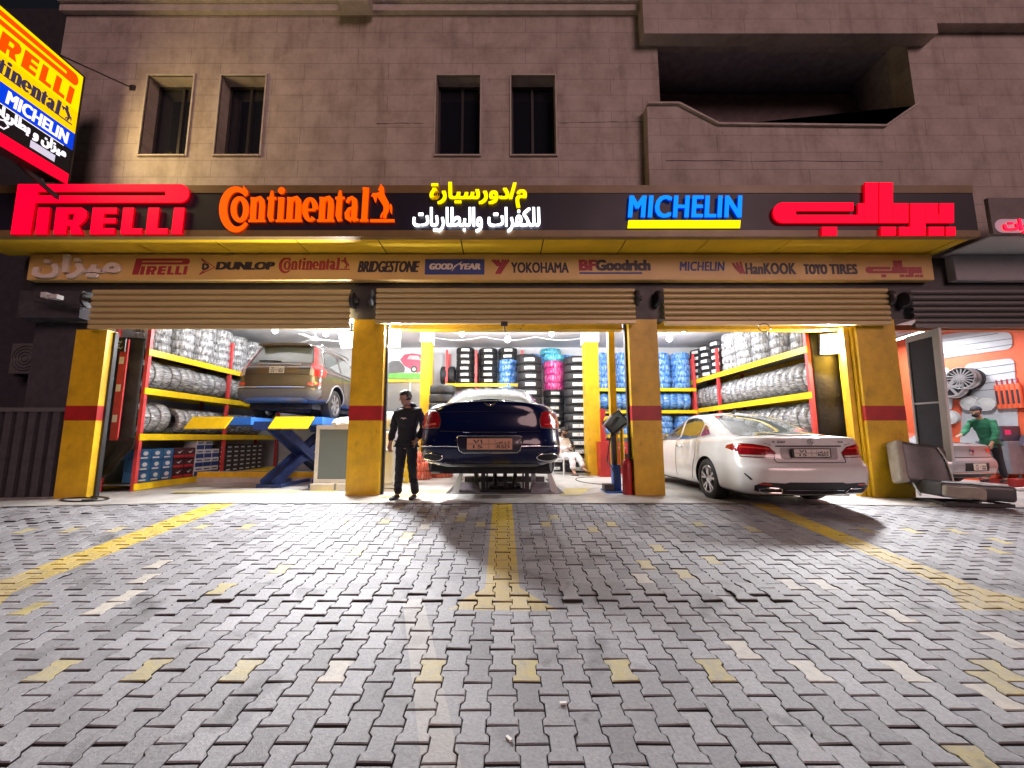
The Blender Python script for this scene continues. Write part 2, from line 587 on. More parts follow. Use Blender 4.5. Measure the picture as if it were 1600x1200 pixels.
def build_paving():
    rng = np.random.default_rng(3)
    P, L, T, G, D = 0.14, 0.21, 0.0098, 0.0022, 0.0095
    q = L / 4
    half = L / 2 - 0.0050
    prof = [(half, P / 2 + T), (q + D, P / 2 + T), (q - D, P / 2 - T), (-q + D, P / 2 - T), (-q - D, P / 2 + T), (-half, P / 2 + T)]
    out = [(w - G, y) for y, w in prof] + [(-(w - G), y) for y, w in reversed(prof)]
    out = np.array(out)
    inner = out * np.array([[1 - 0.0045 / 0.07, 1 - 0.005 / 0.1]])
    i0, i1 = int(-12.6 / P), int(12.6 / P)
    yel = [(232, 1040), (382, 1043), (530, 1043), (670, 1043), (820, 1043), (965, 1043), (1108, 1048), (345, 915), (450, 888), (567, 858), (640, 833), (745, 818), (713, 810), (853, 820), (865, 810), (925, 828), (955, 822), (1020, 853),
           (1000, 880), (1085, 902), (1125, 878), (1092, 820), (316, 826), (385, 826), (185, 826), (115, 826), (50, 826), (530, 818), (600, 817), (1162, 824), (1418, 828), (1485, 828), (1545, 855), (100, 1040), (20, 960), (170, 952), (1500, 1170), (1350, 826),
           (1530, 1030), (1590, 1085), (1552, 840)]
    wht = [(530, 1046), (1255, 1045), (1400, 1045), (1410, 968), (1245, 915), (1275, 905), (672, 820), (725, 805), (632, 848), (1140, 1000), (1540, 1090), (1570, 1000), (640, 870), (1000, 912), (250, 880), (230, 905), (205, 930), (150, 950)]
    marks = {}
    for lst, k in ((yel, 1), (wht, 2)):
        for u, v in lst:
            p = hit_ground(u, v)
            ci = round(p.x / P)
            rj = round((p.y - (L / 2 if ci % 2 else 0)) / L)
            marks[(ci, rj)] = k
    V, F, T_, nv = [], [], [], 0
    n = len(out)
    for ci in range(i0, i1 + 1):
        off = L / 2 if ci % 2 else 0.0
        for rj in range(int(-0.8 / L), int(6.7 / L) + 1):
            cx, cy = ci * P, rj * L + off
            if cy > 6.62: continue
            z = ground_z(cx, cy)
            jit = rng.normal(0, 0.0022)
            if cy > 3.56 and cy < 3.9 and -2.6 < cx < 2.3: jit += 0.012 * (1 - (cy - 3.56) / 0.4) + rng.normal(0, 0.0035)
            if cx < -5.6 and cy > 4: jit += rng.normal(0, 0.004)
            tx, ty = rng.normal(0, 0.012), rng.normal(0, 0.012)
            rz = rng.normal(0, 0.012)
            c, s = math.cos(rz), math.sin(rz)
            slope = (ground_z(cx, cy + 0.05) - ground_z(cx, cy - 0.05)) / 0.1
            for k, (ring, dz) in enumerate(((inner, 0.0), (out, -0.005), (out, -0.05))):
                x = ring[:, 0] * c - ring[:, 1] * s
                y = ring[:, 0] * s + ring[:, 1] * c
                zz = z + jit + dz + x * tx + y * (slope + ty)
                V.append(np.stack([x + cx, y + cy, zz], 1))
            F.append([nv + i for i in range(n)])
            for k in (0, 1):
                for i in range(n):
                    j = (i + 1) % n
                    F.append([nv + k * n + j, nv + k * n + i, nv + (k + 1) * n + i, nv + (k + 1) * n + j])
            mk = marks.get((ci, rj), 0)
            t = (float(np.clip(rng.normal(0.5, 0.22), 0, 1)), 1.0 if mk == 1 else 0.0, 1.0 if mk == 2 else 0.0, 1)
            T_.append(np.tile(np.array(t, dtype=np.float32), (3 * n, 1)))
            nv += 3 * n
    me = bpy.data.meshes.new('paving')
    me.from_pydata(np.concatenate(V).tolist(), [], [f[::-1] if len(f) == n else f for f in F])
    # outlines run clockwise or not: make every top face look up
    a = me.attributes.new('tone', 'FLOAT_COLOR', 'POINT')
    a.data.foreach_set('color', np.concatenate(T_).ravel())
    me.update()
    if me.polygons[0].normal.z < 0: me.flip_normals()
    me.materials.append(paver_material())
    me.materials.append(mat('joint_dirt', (0.030, 0.026, 0.025), 0.95, vary=0.3, vscale=20))
    per = 2 * n + 1
    me.polygons.foreach_set('material_index', [1 if (i % per) > n else 0 for i in range(len(me.polygons))])
    o = bpy.data.objects.new('pavement', me)
    C.objects.link(o)
    struct(o)
    # sand bed under the stones, and the street beyond the frame
    mb = MB()
    xs = [-60, -12.6, -9, -5, -2, 0, 2, 4, 8, 12.6, 60]
    ys = [-60, -10, -2, 0, 1, 2, 3, 3.56, 4.5, 5.5, 6.45, 9, 16, 60]
    for x in xs:
        for y in ys: mb.v.append((x, y, max(ground_z(x, y), -0.75) - 0.034 - (0.06 if y > 6.4 else 0) - (0.3 if abs(x) > 50 else 0)))
    for i in range(len(xs) - 1):
        for j in range(len(ys) - 1):
            k = i * len(ys) + j
            mb.f.append((k, k + len(ys), k + len(ys) + 1, k + 1)); mb.m.append(0)
    struct(obj('ground', mb, mat('joint_sand', (0.035, 0.03, 0.03), 0.9, vary=0.3, vscale=8)))


build_paving()

# shop floor: concrete apron in front of the pillars and the floor of the bays
mb = MB()
xs = [-9.2, -7.8, -5, -2, 0, 2, 4, 6, 8, 10, 16]
ys = [6.45, 7.3, 8.2, 11, 16]
for x in xs:
    for y in ys: mb.v.append((x, y, ground_z(x, y) + 0.011))
for i in range(len(xs) - 1):
    for j in range(len(ys) - 1):
        k = i * len(ys) + j
        mb.f.append((k, k + len(ys), k + len(ys) + 1, k + 1)); mb.m.append(0)
struct(obj('floor', mb, 'floor'))
mb = MB()          # thin painted threshold line across the wheel-alignment bay
mb.add([(-6.0, 7.62, 0.016), (-3.05, 7.62, 0.016), (-3.05, 7.86, 0.016), (-6.1, 7.86, 0.016)], [(0, 1, 2, 3)])
mb.add([(-2.05, 7.0, 0.016), (-1.2, 7.0, 0.016), (-0.95, 8.0, 0.016), (-1.75, 8.0, 0.016)], [(0, 1, 2, 3)])
mb.add([(1.0, 7.3, 0.016), (1.35, 7.3, 0.016), (1.75, 8.3, 0.016), (1.25, 8.3, 0.016)], [(0, 1, 2, 3)])
struct(obj('floor_marking', mb, mat('worn_floor_paint', (0.62, 0.46, 0.04), 0.5, vary=0.3, vscale=4, col2=(0.5, 0.46, 0.34))))

# ------------------------------------------------------------------ building
def stone_material(name, c1, c2, seam, row=0.355, width=1.7):
    m = bpy.data.materials.new(name)
    m.use_nodes = True
    nt = m.node_tree
    b = nt.nodes['Principled BSDF']
    tc = node(nt, 'ShaderNodeTexCoord')
    sp = node(nt, 'ShaderNodeSeparateXYZ')
    cb = node(nt, 'ShaderNodeCombineXYZ')
    nt.links.new(tc.outputs['Object'], sp.inputs[0])
    nt.links.new(mth(nt, 'ADD', sp.outputs[0], mth(nt, 'MULTIPLY', sp.outputs[1], 1.0)), cb.inputs[0])
    nt.links.new(sp.outputs[2], cb.inputs[1])
    br = node(nt, 'ShaderNodeTexBrick')
    br.offset = 0.37
    br.inputs['Scale'].default_value = 1.0
    br.inputs['Mortar Size'].default_value = 0.006
    br.inputs['Mortar Smooth'].default_value = 0.3
    br.inputs['Brick Width'].default_value = width
    br.inputs['Row Height'].default_value = row
    br.inputs['Color1'].default_value = (*c1, 1)
    br.inputs['Color2'].default_value = (*c2, 1)
    br.inputs['Mortar'].default_value = (*seam, 1)
    nt.links.new(cb.outputs[0], br.inputs['Vector'])
    n = node(nt, 'ShaderNodeTexNoise')
    n.inputs['Scale'].default_value = 2.2
    n.inputs['Detail'].default_value = 8
    n.inputs['Roughness'].default_value = 0.7
    nt.links.new(tc.outputs['Object'], n.inputs['Vector'])
    mx = node(nt, 'ShaderNodeMix', data_type='RGBA', blend_type='MULTIPLY')
    mx.inputs['Factor'].default_value = 1
    rp = node(nt, 'ShaderNodeValToRGB')
    rp.color_ramp.elements[0].position = 0.3
    rp.color_ramp.elements[0].color = (0.66, 0.63, 0.6, 1)
    rp.color_ramp.elements[1].position = 0.62
    rp.color_ramp.elements[1].color = (1, 1, 1, 1)
    nt.links.new(n.outputs['Fac'], rp.inputs['Fac'])
    nt.links.new(br.outputs['Color'], mx.inputs['A'])
    nt.links.new(rp.outputs['Color'], mx.inputs['B'])
    nt.links.new(mx.outputs['Result'], b.inputs['Base Color'])
    b.inputs['Roughness'].default_value = 0.6
    n2 = node(nt, 'ShaderNodeTexNoise')
    n2.inputs['Scale'].default_value = 30
    nt.links.new(tc.outputs['Object'], n2.inputs['Vector'])
    bp = node(nt, 'ShaderNodeBump')
    bp.inputs['Strength'].default_value = 0.35
    bp.inputs['Distance'].default_value = 0.008
    nt.links.new(mth(nt, 'SUBTRACT', mth(nt, 'MULTIPLY', n2.outputs['Fac'], 0.25), br.outputs['Fac']), bp.inputs['Height'])
    nt.links.new(bp.outputs['Normal'], b.inputs['Normal'])
    return m


M['stone'] = stone_material('limestone_cladding', (0.54, 0.46, 0.42), (0.49, 0.425, 0.385), (0.30, 0.245, 0.225))
scuff(M['stone'], 1.4, (0.70, 0.66, 0.64), 0.50, 0.72, (2.2, 2.2, 0.35))
scuff(M['stone'], 6, (0.62, 0.58, 0.56), 0.64, 0.74, (1.5, 1.5, 0.5))
M['stone_trim'] = mat('limestone_trim', (0.52, 0.46, 0.41), 0.55, vary=0.2, vscale=5)
M['reveal'] = mat('window_reveal', (0.40, 0.36, 0.33), 0.6, vary=0.2)

WY = 7.40
bld = thing('shop_building', 'pale stone building with dark upper windows and tyre bays below', 'building', (0, 0, 0))
wins = [(aX(225, 182, WY), aX(297, 182, WY)), (aX(341, 182, WY), aX(411, 182, WY)), (aX(681, 182, WY), aX(750, 182, WY)), (aX(799, 182, WY), aX(868, 182, WY))]
WZ0, WZ1 = aZ(243, WY), aZ(119, WY)
XL, XR, ZB, ZT = -8.98, 15.0, 4.36, 12.5
BX0, BX1 = aX(1030, 130, WY), aX(1424, 120, WY)
BZ0, BZ1 = aZ(240, WY), aZ(52, WY)
mb = MB()
T = 0.42
cuts = sorted([(a, b, WZ0, WZ1) for a, b in wins] + [(BX0, BX1, BZ0, BZ1)])
x = XL
for a, b, z0, z1 in cuts:
    mb.box((x, WY, ZB), (a, WY + T, ZT))
    mb.box((a, WY, ZB), (b, WY + T, z0))
    mb.box((a, WY, z1), (b, WY + T, ZT))
    x = b
mb.box((x, WY, ZB), (XR, WY + T, ZT))
mb.box((XL, WY + T, ZB), (XL + 0.3, 16, ZT))
mb.box((XL, 15.7, 4.3), (XR, 16, ZT))
mb.box((XL, WY, ZT), (XR, 16, ZT + 0.3))
obj('wall', mb, 'stone', bld)
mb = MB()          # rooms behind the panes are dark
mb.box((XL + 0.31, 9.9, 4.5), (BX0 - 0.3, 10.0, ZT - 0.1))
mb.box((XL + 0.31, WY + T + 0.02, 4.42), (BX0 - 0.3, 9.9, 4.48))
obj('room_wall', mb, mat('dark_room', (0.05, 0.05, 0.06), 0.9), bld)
for i, (a, b) in enumerate(wins):
    f = MB()
    e, w = 0.02, 0.03
    f.box((a - w, WY - 0.03, WZ0 - w), (a, WY + 0.02, WZ1 + w))
    f.box((b, WY - 0.03, WZ0 - w), (b + w, WY + 0.02, WZ1 + w))
    f.box((a, WY - 0.03, WZ1), (b, WY + 0.02, WZ1 + w))
    wo = obj('window', f, 'stone_trim', bld)
    sl = MB().box((a, WY - 0.045, WZ0 - w), (b, WY + 0.03, WZ0))
    obj('sill', sl, 'stone_trim', wo)
    g = MB()
    yy = WY + 0.30
    g.box((a, yy, WZ0), (b, yy + 0.01, WZ1))
    obj('pane', g, 'glass_dark', wo)
    s = MB()
    mid = (a + b) / 2 + (0.0 if i % 2 else 0.06)
    for x0, x1 in ((a, a + 0.045), (mid - 0.025, mid + 0.025), (b - 0.045, b)): s.box((x0, yy - 0.04, WZ0), (x1, yy - 0.002, WZ1))
    for z0, z1 in ((WZ0, WZ0 + 0.05), (WZ1 - 0.05, WZ1)): s.box((a + 0.046, yy - 0.038, z0), (b - 0.046, yy - 0.004, z1))
    obj('sash', s, mat('bronze_sash', (0.05, 0.045, 0.045), 0.4, 0.3), wo)

rc_ = random.Random(4)
for (u0, v0), (u1, v1) in (((588, 193), (664, 192)), ((872, 192), (1008, 190)), ((1040, 251), (1380, 252))):
    yy = WY - 0.0015 if u0 < 1030 else 7.17 - 0.0015
    a_, b_ = at(u0, v0, yy), at(u1, v1, yy)
    ck = MB()
    ribbon(ck, [(a_.x + (b_.x - a_.x) * i / 14, a_.z + (b_.z - a_.z) * i / 14 + rc_.uniform(-0.008, 0.008)) for i in range(15)], [rc_.uniform(0.004, 0.018) for _ in range(15)], yy, yy + 0.001)
    obj('crack', ck, 'ink', bld)

# string course with its bracket
ZC = aZ(16, 7.3)
sc = MB()
sc.box((XL - 0.06, 7.30, ZC), (aX(1004, 10, 7.3), WY + 0.01, ZC + 0.16))
sc.box((XL - 0.06, 7.24, ZC + 0.163), (aX(1004, 10, 7.3), WY + 0.01, ZC + 0.36))
obj('cornice', sc, 'stone_trim', bld)
bk = MB()
x0, x1 = aX(530, 18, 7.1), aX(577, 18, 7.1)
bk.box((x0, 7.02, ZC - 0.12), (x1, 7.299, ZC + 0.4), bev=0.02)
obj('bracket', bk, 'stone_trim', bld)

# balcony: parapet cut to a low middle, recess, heavy lintel above
PY = 7.17
par = [(aX(1011, 240, PY), 4.45), (aX(1011, 166, PY), aZ(165, PY)), (aX(1060, 165, PY), aZ(165, PY)), (aX(1122, 196, PY), aZ(197, PY)), (aX(1382, 200, PY), aZ(200, PY)),
       (aX(1432, 165, PY), aZ(165, PY)), (aX(1600, 165, PY) + 3, aZ(165, PY)), (aX(1600, 165, PY) + 3, 4.45)]
obj('parapet', MB().prism(par, PY, WY - 0.002, 'Y'), 'stone', bld)
cp = MB()
for (a, b), (c, d) in zip(par[1:5], par[2:6]):
    cp.beam((a, (PY + WY) / 2 - 0.02, b + 0.02), (c, (PY + WY) / 2 - 0.02, d + 0.02), 0.30, 0.035)
obj('coping', cp, 'stone_trim', bld)
lt = MB()
lt.box((aX(1005, 30, 7.12), 7.12, aZ(52, 7.12)), (BX1 + 0.35, WY - 0.002, 10.9), bev=0.015)
lt.box((BX1 + 0.36, 7.2, aZ(30, 7.12)), (XR, WY - 0.002, 10.9))
obj('lintel', lt, 'stone', bld)
rc = MB()
rc.box((BX0 - 0.3, 9.6, BZ0 - 0.6), (BX1 + 0.3, 9.8, BZ1 + 0.6))
rc.box((BX0 - 0.3, WY + T, BZ0 - 0.6), (BX0, 9.6, BZ1 + 0.6))
rc.box((BX1, WY + T, BZ0 - 0.6), (BX1 + 0.3, 9.6, BZ1 + 0.6))
rc.box((BX0, WY + T, BZ1), (BX1, 9.6, BZ1 + 0.2))
rc.box((BX0, WY + T, BZ0 - 0.5), (BX1, 9.6, BZ0 - 0.3))
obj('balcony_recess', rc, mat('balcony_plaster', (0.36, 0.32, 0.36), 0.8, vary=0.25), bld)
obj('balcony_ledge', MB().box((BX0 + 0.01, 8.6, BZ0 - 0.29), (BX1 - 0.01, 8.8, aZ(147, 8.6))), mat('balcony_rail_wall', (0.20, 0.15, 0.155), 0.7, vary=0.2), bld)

# wall round the bays, slab over them, party walls
lw = MB()
lw.box((XL, 7.36, 3.72), (XR, 7.8, 4.355))
obj('bay_lintel', lw, 'dark', bld)
cl = MB()
cl.box((-9.0, 7.81, 3.98), (15, 15.7, 4.25))
obj('bay_ceiling', cl, 'ceiling', bld)
bw = MB()
bw.box((-9.0, 13.4, -0.2), (6.75, 13.6, 3.98))
bw.box((-8.98, 7.8, -0.2), (-8.05, 13.4, 3.98))
bw.box((6.95, 7.82, -0.2), (7.2, 13.4, 3.98))
obj('bay_wall', bw, 'plaster', bld)
bm_ = MB()
bm_.box((-2.5, 9.4, 3.62), (2.6, 9.7, 3.978))
obj('ceiling_beam', bm_, 'ceiling', bld)
dd = MB()
dd.box((-8.99, 7.36, 3.2), (-7.83, 7.6, 3.72)).box((-9.0, 7.70, -0.2), (-7.80, 7.795, 3.199))
obj('unlit_side_panel', dd, mat('unlit_corner_dark', (0.05, 0.045, 0.055), 0.8, vary=0.25), bld)  # panel added over the pale wall, its dark colour standing for the unlit corner

# pillars: yellow with a red band
def pillar(x0, x1, ztop, label, y0=7.3, depth=0.22, shadow_w=0.0):
    zb = ground_z((x0 + x1) / 2, 7.3) - 0.05
    p = thing('yellow_pillar', label, 'pillar', ((x0 + x1) / 2, y0, zb), 0, 'yellow pillars between the bays')
    w = (x1 - x0) / 2
    zr0, zr1 = aZ(657, y0) - zb, aZ(634, y0) - zb
    b = MB()
    b.box((-w, 0, 0), (w, depth, zr0))
    b.box((-w, 0, zr1), (w, depth, ztop - zb))
    obj('shaft', b, 'yellow', p)
    obj('red_band', MB().box((-w - 0.003, -0.003, zr0 + 0.0005), (w + 0.003, depth + 0.003, zr1 - 0.0005)), 'red_paint', p)
    for s in (-1, 1):
        g = MB().box((s * (w + 0.004), 0.12, 0.02), (s * (w + 0.045), 0.19, ztop - zb - 0.02))
        obj('shutter_guide', g, 'dark', p)
    return p


PTOP = aZ(499, 7.3)
pillar(aX(82, 787, 7.3), aX(133, 787, 7.3), aZ(515, 7.3), 'yellow pillar with red band beside the dark slatted gate')
pillar(aX(539, 775, 7.3), aX(591, 775, 7.3), PTOP, 'yellow pillar with red band behind the man in black')
pillar(aX(993, 775, 7.3), aX(1040, 775, 7.3), PTOP, 'yellow pillar with red band beside the red fire extinguisher')
pillar(aX(1368, 778, 7.3), aX(1432, 778, 7.3), PTOP, 'wide yellow pillar with red band behind the discarded car seat')
# end frame of the sedan's bay, yellow jamb lit from inside
j = thing('door_jamb', 'peeling yellow steel jamb between white sedan and wide pillar', 'door jamb', (6.42, 7.42, -0.06))
obj('jamb_post', MB().box((-0.10, 0, 0), (0.0, 0.10, 3.1)).box((0.004, -0.06, 0), (0.06, 0.03, 3.1)), 'yellow', j)
obj('jamb_return', MB().box((0.08, 0.10, 0), (0.16, 0.38, 3.05)), 'yellow', j)
for a, b, lab in ((-2.12, 2.28, 'yellow steel lintel over the bay of the dark blue sedan'), (2.84, 6.55, 'yellow steel lintel over the bay of the white sedan')):
    l = thing('bay_header', lab, 'lintel', ((a + b) / 2, 7.62, aZ(516, 7.62)))
    w = (b - a) / 2
    obj('header_beam', MB().box((-w, 0, 0), (w, 0.14, 0.2)), 'yellow', l)
    obj('header_flange', MB().box((-w, -0.06, 0.0), (w, -0.002, 0.03)), 'yellow', l)
# frames seen past the pillars
jm = thing('door_jamb', 'yellow steel jamb inside the blue sedan bay behind the pillar', 'door jamb', (2.22, 7.95, 0))
obj('jamb_post', MB().box((-0.12, 0, 0), (0.0, 0.14, 3.1)), 'yellow', jm)
# inner pillars further back
for x0, x1, y0, y1, lab in ((-2.22, -1.97, 11.0, 11.5, 'yellow inner pillar behind the man in black beside the wall poster'), (2.27, 2.62, 11.0, 11.5, 'yellow inner pillar beside the tallest black tyre stacks')):
    ip = thing('inner_pillar', lab, 'pillar', ((x0 + x1) / 2, y0, 0))
    w = (x1 - x0) / 2
    obj('shaft', MB().box((-w, 0, 0), (w, y1 - y0, 3.6)), 'yellow', ip)
    obj('capital', MB().box((-w - 0.03, -0.03, 3.6), (w + 0.03, y1 - y0 + 0.03, 3.98)), 'plaster', ip)

# ------------------------------------------------------------------ roller shutters
def shutter(x0, x1, vtop, vbot, label, m_, y=7.20):
    zt, zb = aZ(vtop, y), aZ(vbot, y)
    s = thing('roller_shutter', label, 'shutter', ((x0 + x1) / 2, y, zb), 0, 'roller shutters above the bays')
    w = (x1 - x0) / 2
    n = 6
    h = (zt - zb - 0.07) / n
    sl = MB()
    prof = []
    for i in range(n):
        z = 0.07 + i * h
        prof += [(0.022, z), (-0.012, z + h * 0.10), (-0.036, z + h * 0.30), (-0.040, z + h * 0.5), (-0.022, z + h * 0.85), (0.016, z + h * 0.90)]
    for i, (d, z) in enumerate(prof):
        sl.v += [(-w, d, z), (w, d, z)]
        if i: sl.f.append((2 * i - 2, 2 * i - 1, 2 * i + 1, 2 * i)); sl.m.append(0)
    obj('slat_curtain', sl, m_, s, sm=50)
    obj('bottom_rail', MB().box((-w, -0.035, 0.0), (w, 0.03, 0.068), bev=0.006), m_, s)
    for sx in (-1, 1):
        br = MB().lathe([(0.0, 0), (0.14, 0), (0.15, 0.02), (0.15, 0.06), (0.05, 0.07), (0.05, 0.13), (0, 0.13)], 14, 'X', (sx * (w + (0.0 if sx > 0 else -0.0)) if sx > 0 else -w - 0.13, 0.02, (zt - zb) * 0.72))
        obj('drum_bracket', br, 'dark', s, sm=40)
    return s


M['slat'] = mat('shutter_slat', (0.56, 0.44, 0.21), 0.34, 0.1, vary=0.06, vscale=0.8)
M['slat_grey'] = mat('grey_shutter_slat', (0.16, 0.155, 0.15), 0.4, 0.3, vary=0.06, vscale=0.8)
shutter(-7.45, aX(548, 480, 7.2), 452, 514, 'tan slatted roller shutter half raised over the brown SUV', 'slat')
shutter(aX(588, 480, 7.2), aX(992, 480, 7.2), 450, 506, 'tan slatted roller shutter half raised over the dark blue sedan', 'slat')
shutter(aX(1037, 480, 7.2), aX(1388, 480, 7.2), 450, 508, 'tan slatted roller shutter half raised over the white sedan', 'slat')
shutter(aX(1424, 480, 7.2), 12.0, 452, 512, 'grey slatted roller shutter over the orange walled workshop next door', 'slat_grey')
# ------------------------------------------------------------------ canopy with the lit signs
FY = 6.60
fz = lambda v: aZ(v, FY)
FX0, FX1 = -9.35, aX(1524, 330, FY)
SOF = fz(370)
can = thing('sign_canopy', 'long black sign canopy with yellow underside over the tyre bays', 'canopy', (0, FY, SOF))
k = lambda z: z - SOF
obj('black_panel', MB().box((FX0, 0.0, k(fz(360))), (FX1, 0.10, k(fz(302)))), 'fascia', can)
obj('bronze_strip', MB().box((FX0, -0.012, 0.0), (FX1, 0.10, k(fz(360)) - 0.001)), 'trim', can)
obj('bronze_strip', MB().box((FX0, -0.012, k(fz(302)) + 0.001), (FX1, 0.10, k(fz(290)))), 'trim', can)
obj('canopy_roof', MB().box((FX0 + 0.01, 0.102, k(fz(302))), (FX1 - 0.01, WY - FY - 0.002, k(fz(293)))), 'dark', can)
obj('end_panel', MB().box((FX1 - 0.05, 0.102, 0.02), (FX1 - 0.001, 0.79, k(fz(302)) - 0.001)), 'dark', can)
sof = MB()
pw = 1.43
x = -9.3
while x < FX1 - 0.05:
    sof.box((x + 0.011, 0.102, 0.0), (min(x + pw - 0.011, FX1 - 0.06), 0.74, 0.018))
    x += pw
obj('soffit_panel', sof, 'soffit', can)
obj('soffit_back', MB().box((FX0 + 0.01, 0.104, 0.02), (FX1 - 0.06, 0.75, 0.03)), 'black', can)

BYb = 7.2
brd = thing('brand_board', 'long tan board printed with tyre maker names above the shutters', 'sign board', (0, BYb, aZ(437, BYb)))
bz = lambda v: aZ(v, BYb) - aZ(437, BYb)
bX = lambda u: aX(u, 416, BYb)
obj('board_panel', MB().box((aX(45, 416, BYb), 0, 0), (aX(1457, 416, BYb), 0.15, bz(397.5))), 'board', brd)
# ------------------------------------------------------------------ lit lettering on the canopy
M['neon_red'] = glow('red_lit_acrylic', (1.0, 0.0, 0.022), 1.7, base=(0.15, 0.0, 0.0))
M['neon_orange'] = glow('orange_lit_acrylic', (1.0, 0.10, 0.0), 1.25, base=(0.15, 0.02, 0.0))
M['neon_orange_edge'] = glow('orange_lit_edge', (1.0, 0.06, 0.0), 0.3)
M['neon_yellow'] = glow('yellow_lit_acrylic', (1.0, 0.78, 0.0), 1.5, base=(0.1, 0.08, 0.0))
M['neon_white'] = glow('white_lit_acrylic', (0.95, 0.97, 1.0), 3.2)
M['neon_blue'] = glow('blue_lit_acrylic', (0.0, 0.21, 1.0), 1.6, base=(0.0, 0.02, 0.1))
M['neon_blue_side'] = glow('blue_lit_return', (0.0, 0.04, 1.0), 0.5)
M['neon_red_side'] = glow('red_lit_return', (1.0, 0.0, 0.01), 0.5, base=(0.2, 0.0, 0.0))
M['neon_yellow_side'] = glow('yellow_lit_return', (0.8, 0.5, 0.0), 0.35)
M['neon_white_side'] = glow('white_lit_return', (0.6, 0.62, 0.7), 0.4)
LY = 6.535     # faces of the channel letters


def zoomer(u0, v0, k, y):
    return lambda a, b: (aX(u0 + a / k, v0 + b / k, y), aZ(v0 + b / k, y))


def pirelli(q, d0, d1):
    """red long-P lettering; q maps sketch coordinates to the facade"""
    mb = MB()
    pr = lambda pts: mb.prism([q(a, b) for a, b in pts], d0, d1, 'Y')
    pr([(140, 38), (300, 38), (296, 96), (290, 182), (276, 182), (235, 428), (82, 428)])
    pr([(301, 38), (1290, 38), (1290, 95), (297, 95)])
    pr([(292, 127), (1290, 127), (1290, 182), (290, 182)])
    pr([(1291, 38)] + [(1405 + 72 * math.sin(R(t)), 110 - 72 * math.cos(R(t))) for t in range(0, 181, 15)] + [(1291, 182)])
    it = lambda x0, x1, z0=222, z1=428: pr([(x0 + (428 - z0) * 0.12, z0), (x1 + (428 - z0) * 0.12, z0), (x1 + (428 - z1) * 0.12, z1), (x0 + (428 - z1) * 0.12, z1)])
    it(272, 366)
    it(415, 512)                                         # R
    it(513, 560, 222, 268)
    it(513, 560, 318, 362)
    pr([(585, 222), (640, 222), (676, 248), (680, 290), (655, 330), (612, 362), (568, 362), (574, 318), (592, 300), (594, 276), (580, 268)])
    pr([(548, 363), (614, 363), (645, 428), (550, 428)])
    it(700, 795)                                         # E
    it(796, 890, 222, 268)
    it(796, 890, 303, 343)
    it(796, 890, 382, 428)
    it(938, 1022); it(1023, 1105, 384, 428)              # L L I
    it(1135, 1220); it(1221, 1305, 384, 428)
    it(1335, 1418)
    return mb


def pirelli_arabic(q, d0, d1):
    mb = MB()
    bx = lambda x0, z0, x1, z1: mb.prism([q(x0, z0), (q(x1, z0)), q(x1, z1), q(x0, z1)], d0, d1, 'Y')
    mb.prism([q(393, 180)] + [q(396 - 51 * math.sin(R(t)), 231 - 51 * math.cos(R(t))) for t in range(0, 181, 15)] + [q(460, 282), q(460, 180)], d0, d1, 'Y')
    bx(461, 180, 748, 222)
    bx(461, 242, 804, 282)
    bx(770, 184, 804, 241)
    bx(805, 80, 871, 282)
    bx(877, 80, 945, 282)
    bx(946, 184, 1022, 282)
    bx(1032, 184, 1108, 345); bx(976, 302, 1031, 345)
    bx(1109, 184, 1170, 282)
    bx(1178, 184, 1250, 282); bx(1171, 240, 1177, 282)
    for a, b in ((590, 665), (885, 960), (1124, 1200), (1210, 1258)): bx(a, 302, b, 345)
    return mb


def horse(mb, q, d0, d1):
    pts = [(1388, 112), (1402, 85), (1413, 60), (1424, 78), (1438, 95), (1441, 145), (1458, 180), (1476, 212), (1484, 246), (1477, 292), (1462, 320), (1456, 350), (1432, 350), (1446, 312), (1446, 285), (1428, 240), (1398, 192), (1378, 165), (1368, 178), (1366, 220), (1354, 190),
           (1362, 152), (1346, 168), (1330, 165), (1342, 140), (1380, 138), (1404, 124)]
    mb.prism([q(a, b) for a, b in pts], d0, d1, 'Y')
    mb.prism([q(a, b) for a, b in [(1430, 290), (1444, 296), (1425, 325), (1420, 346), (1406, 346), (1410, 322)]], d0, d1, 'Y')
    mb.prism([q(a, b) for a, b in [(1489, 226), (1503, 238), (1507, 262), (1504, 318), (1492, 300), (1486, 262)]], d0, d1, 'Y')
    mb.prism([q(a, b) for a, b in [(1322, 357), (1526, 357), (1526, 382), (1322, 382)]], d0, d1, 'Y')


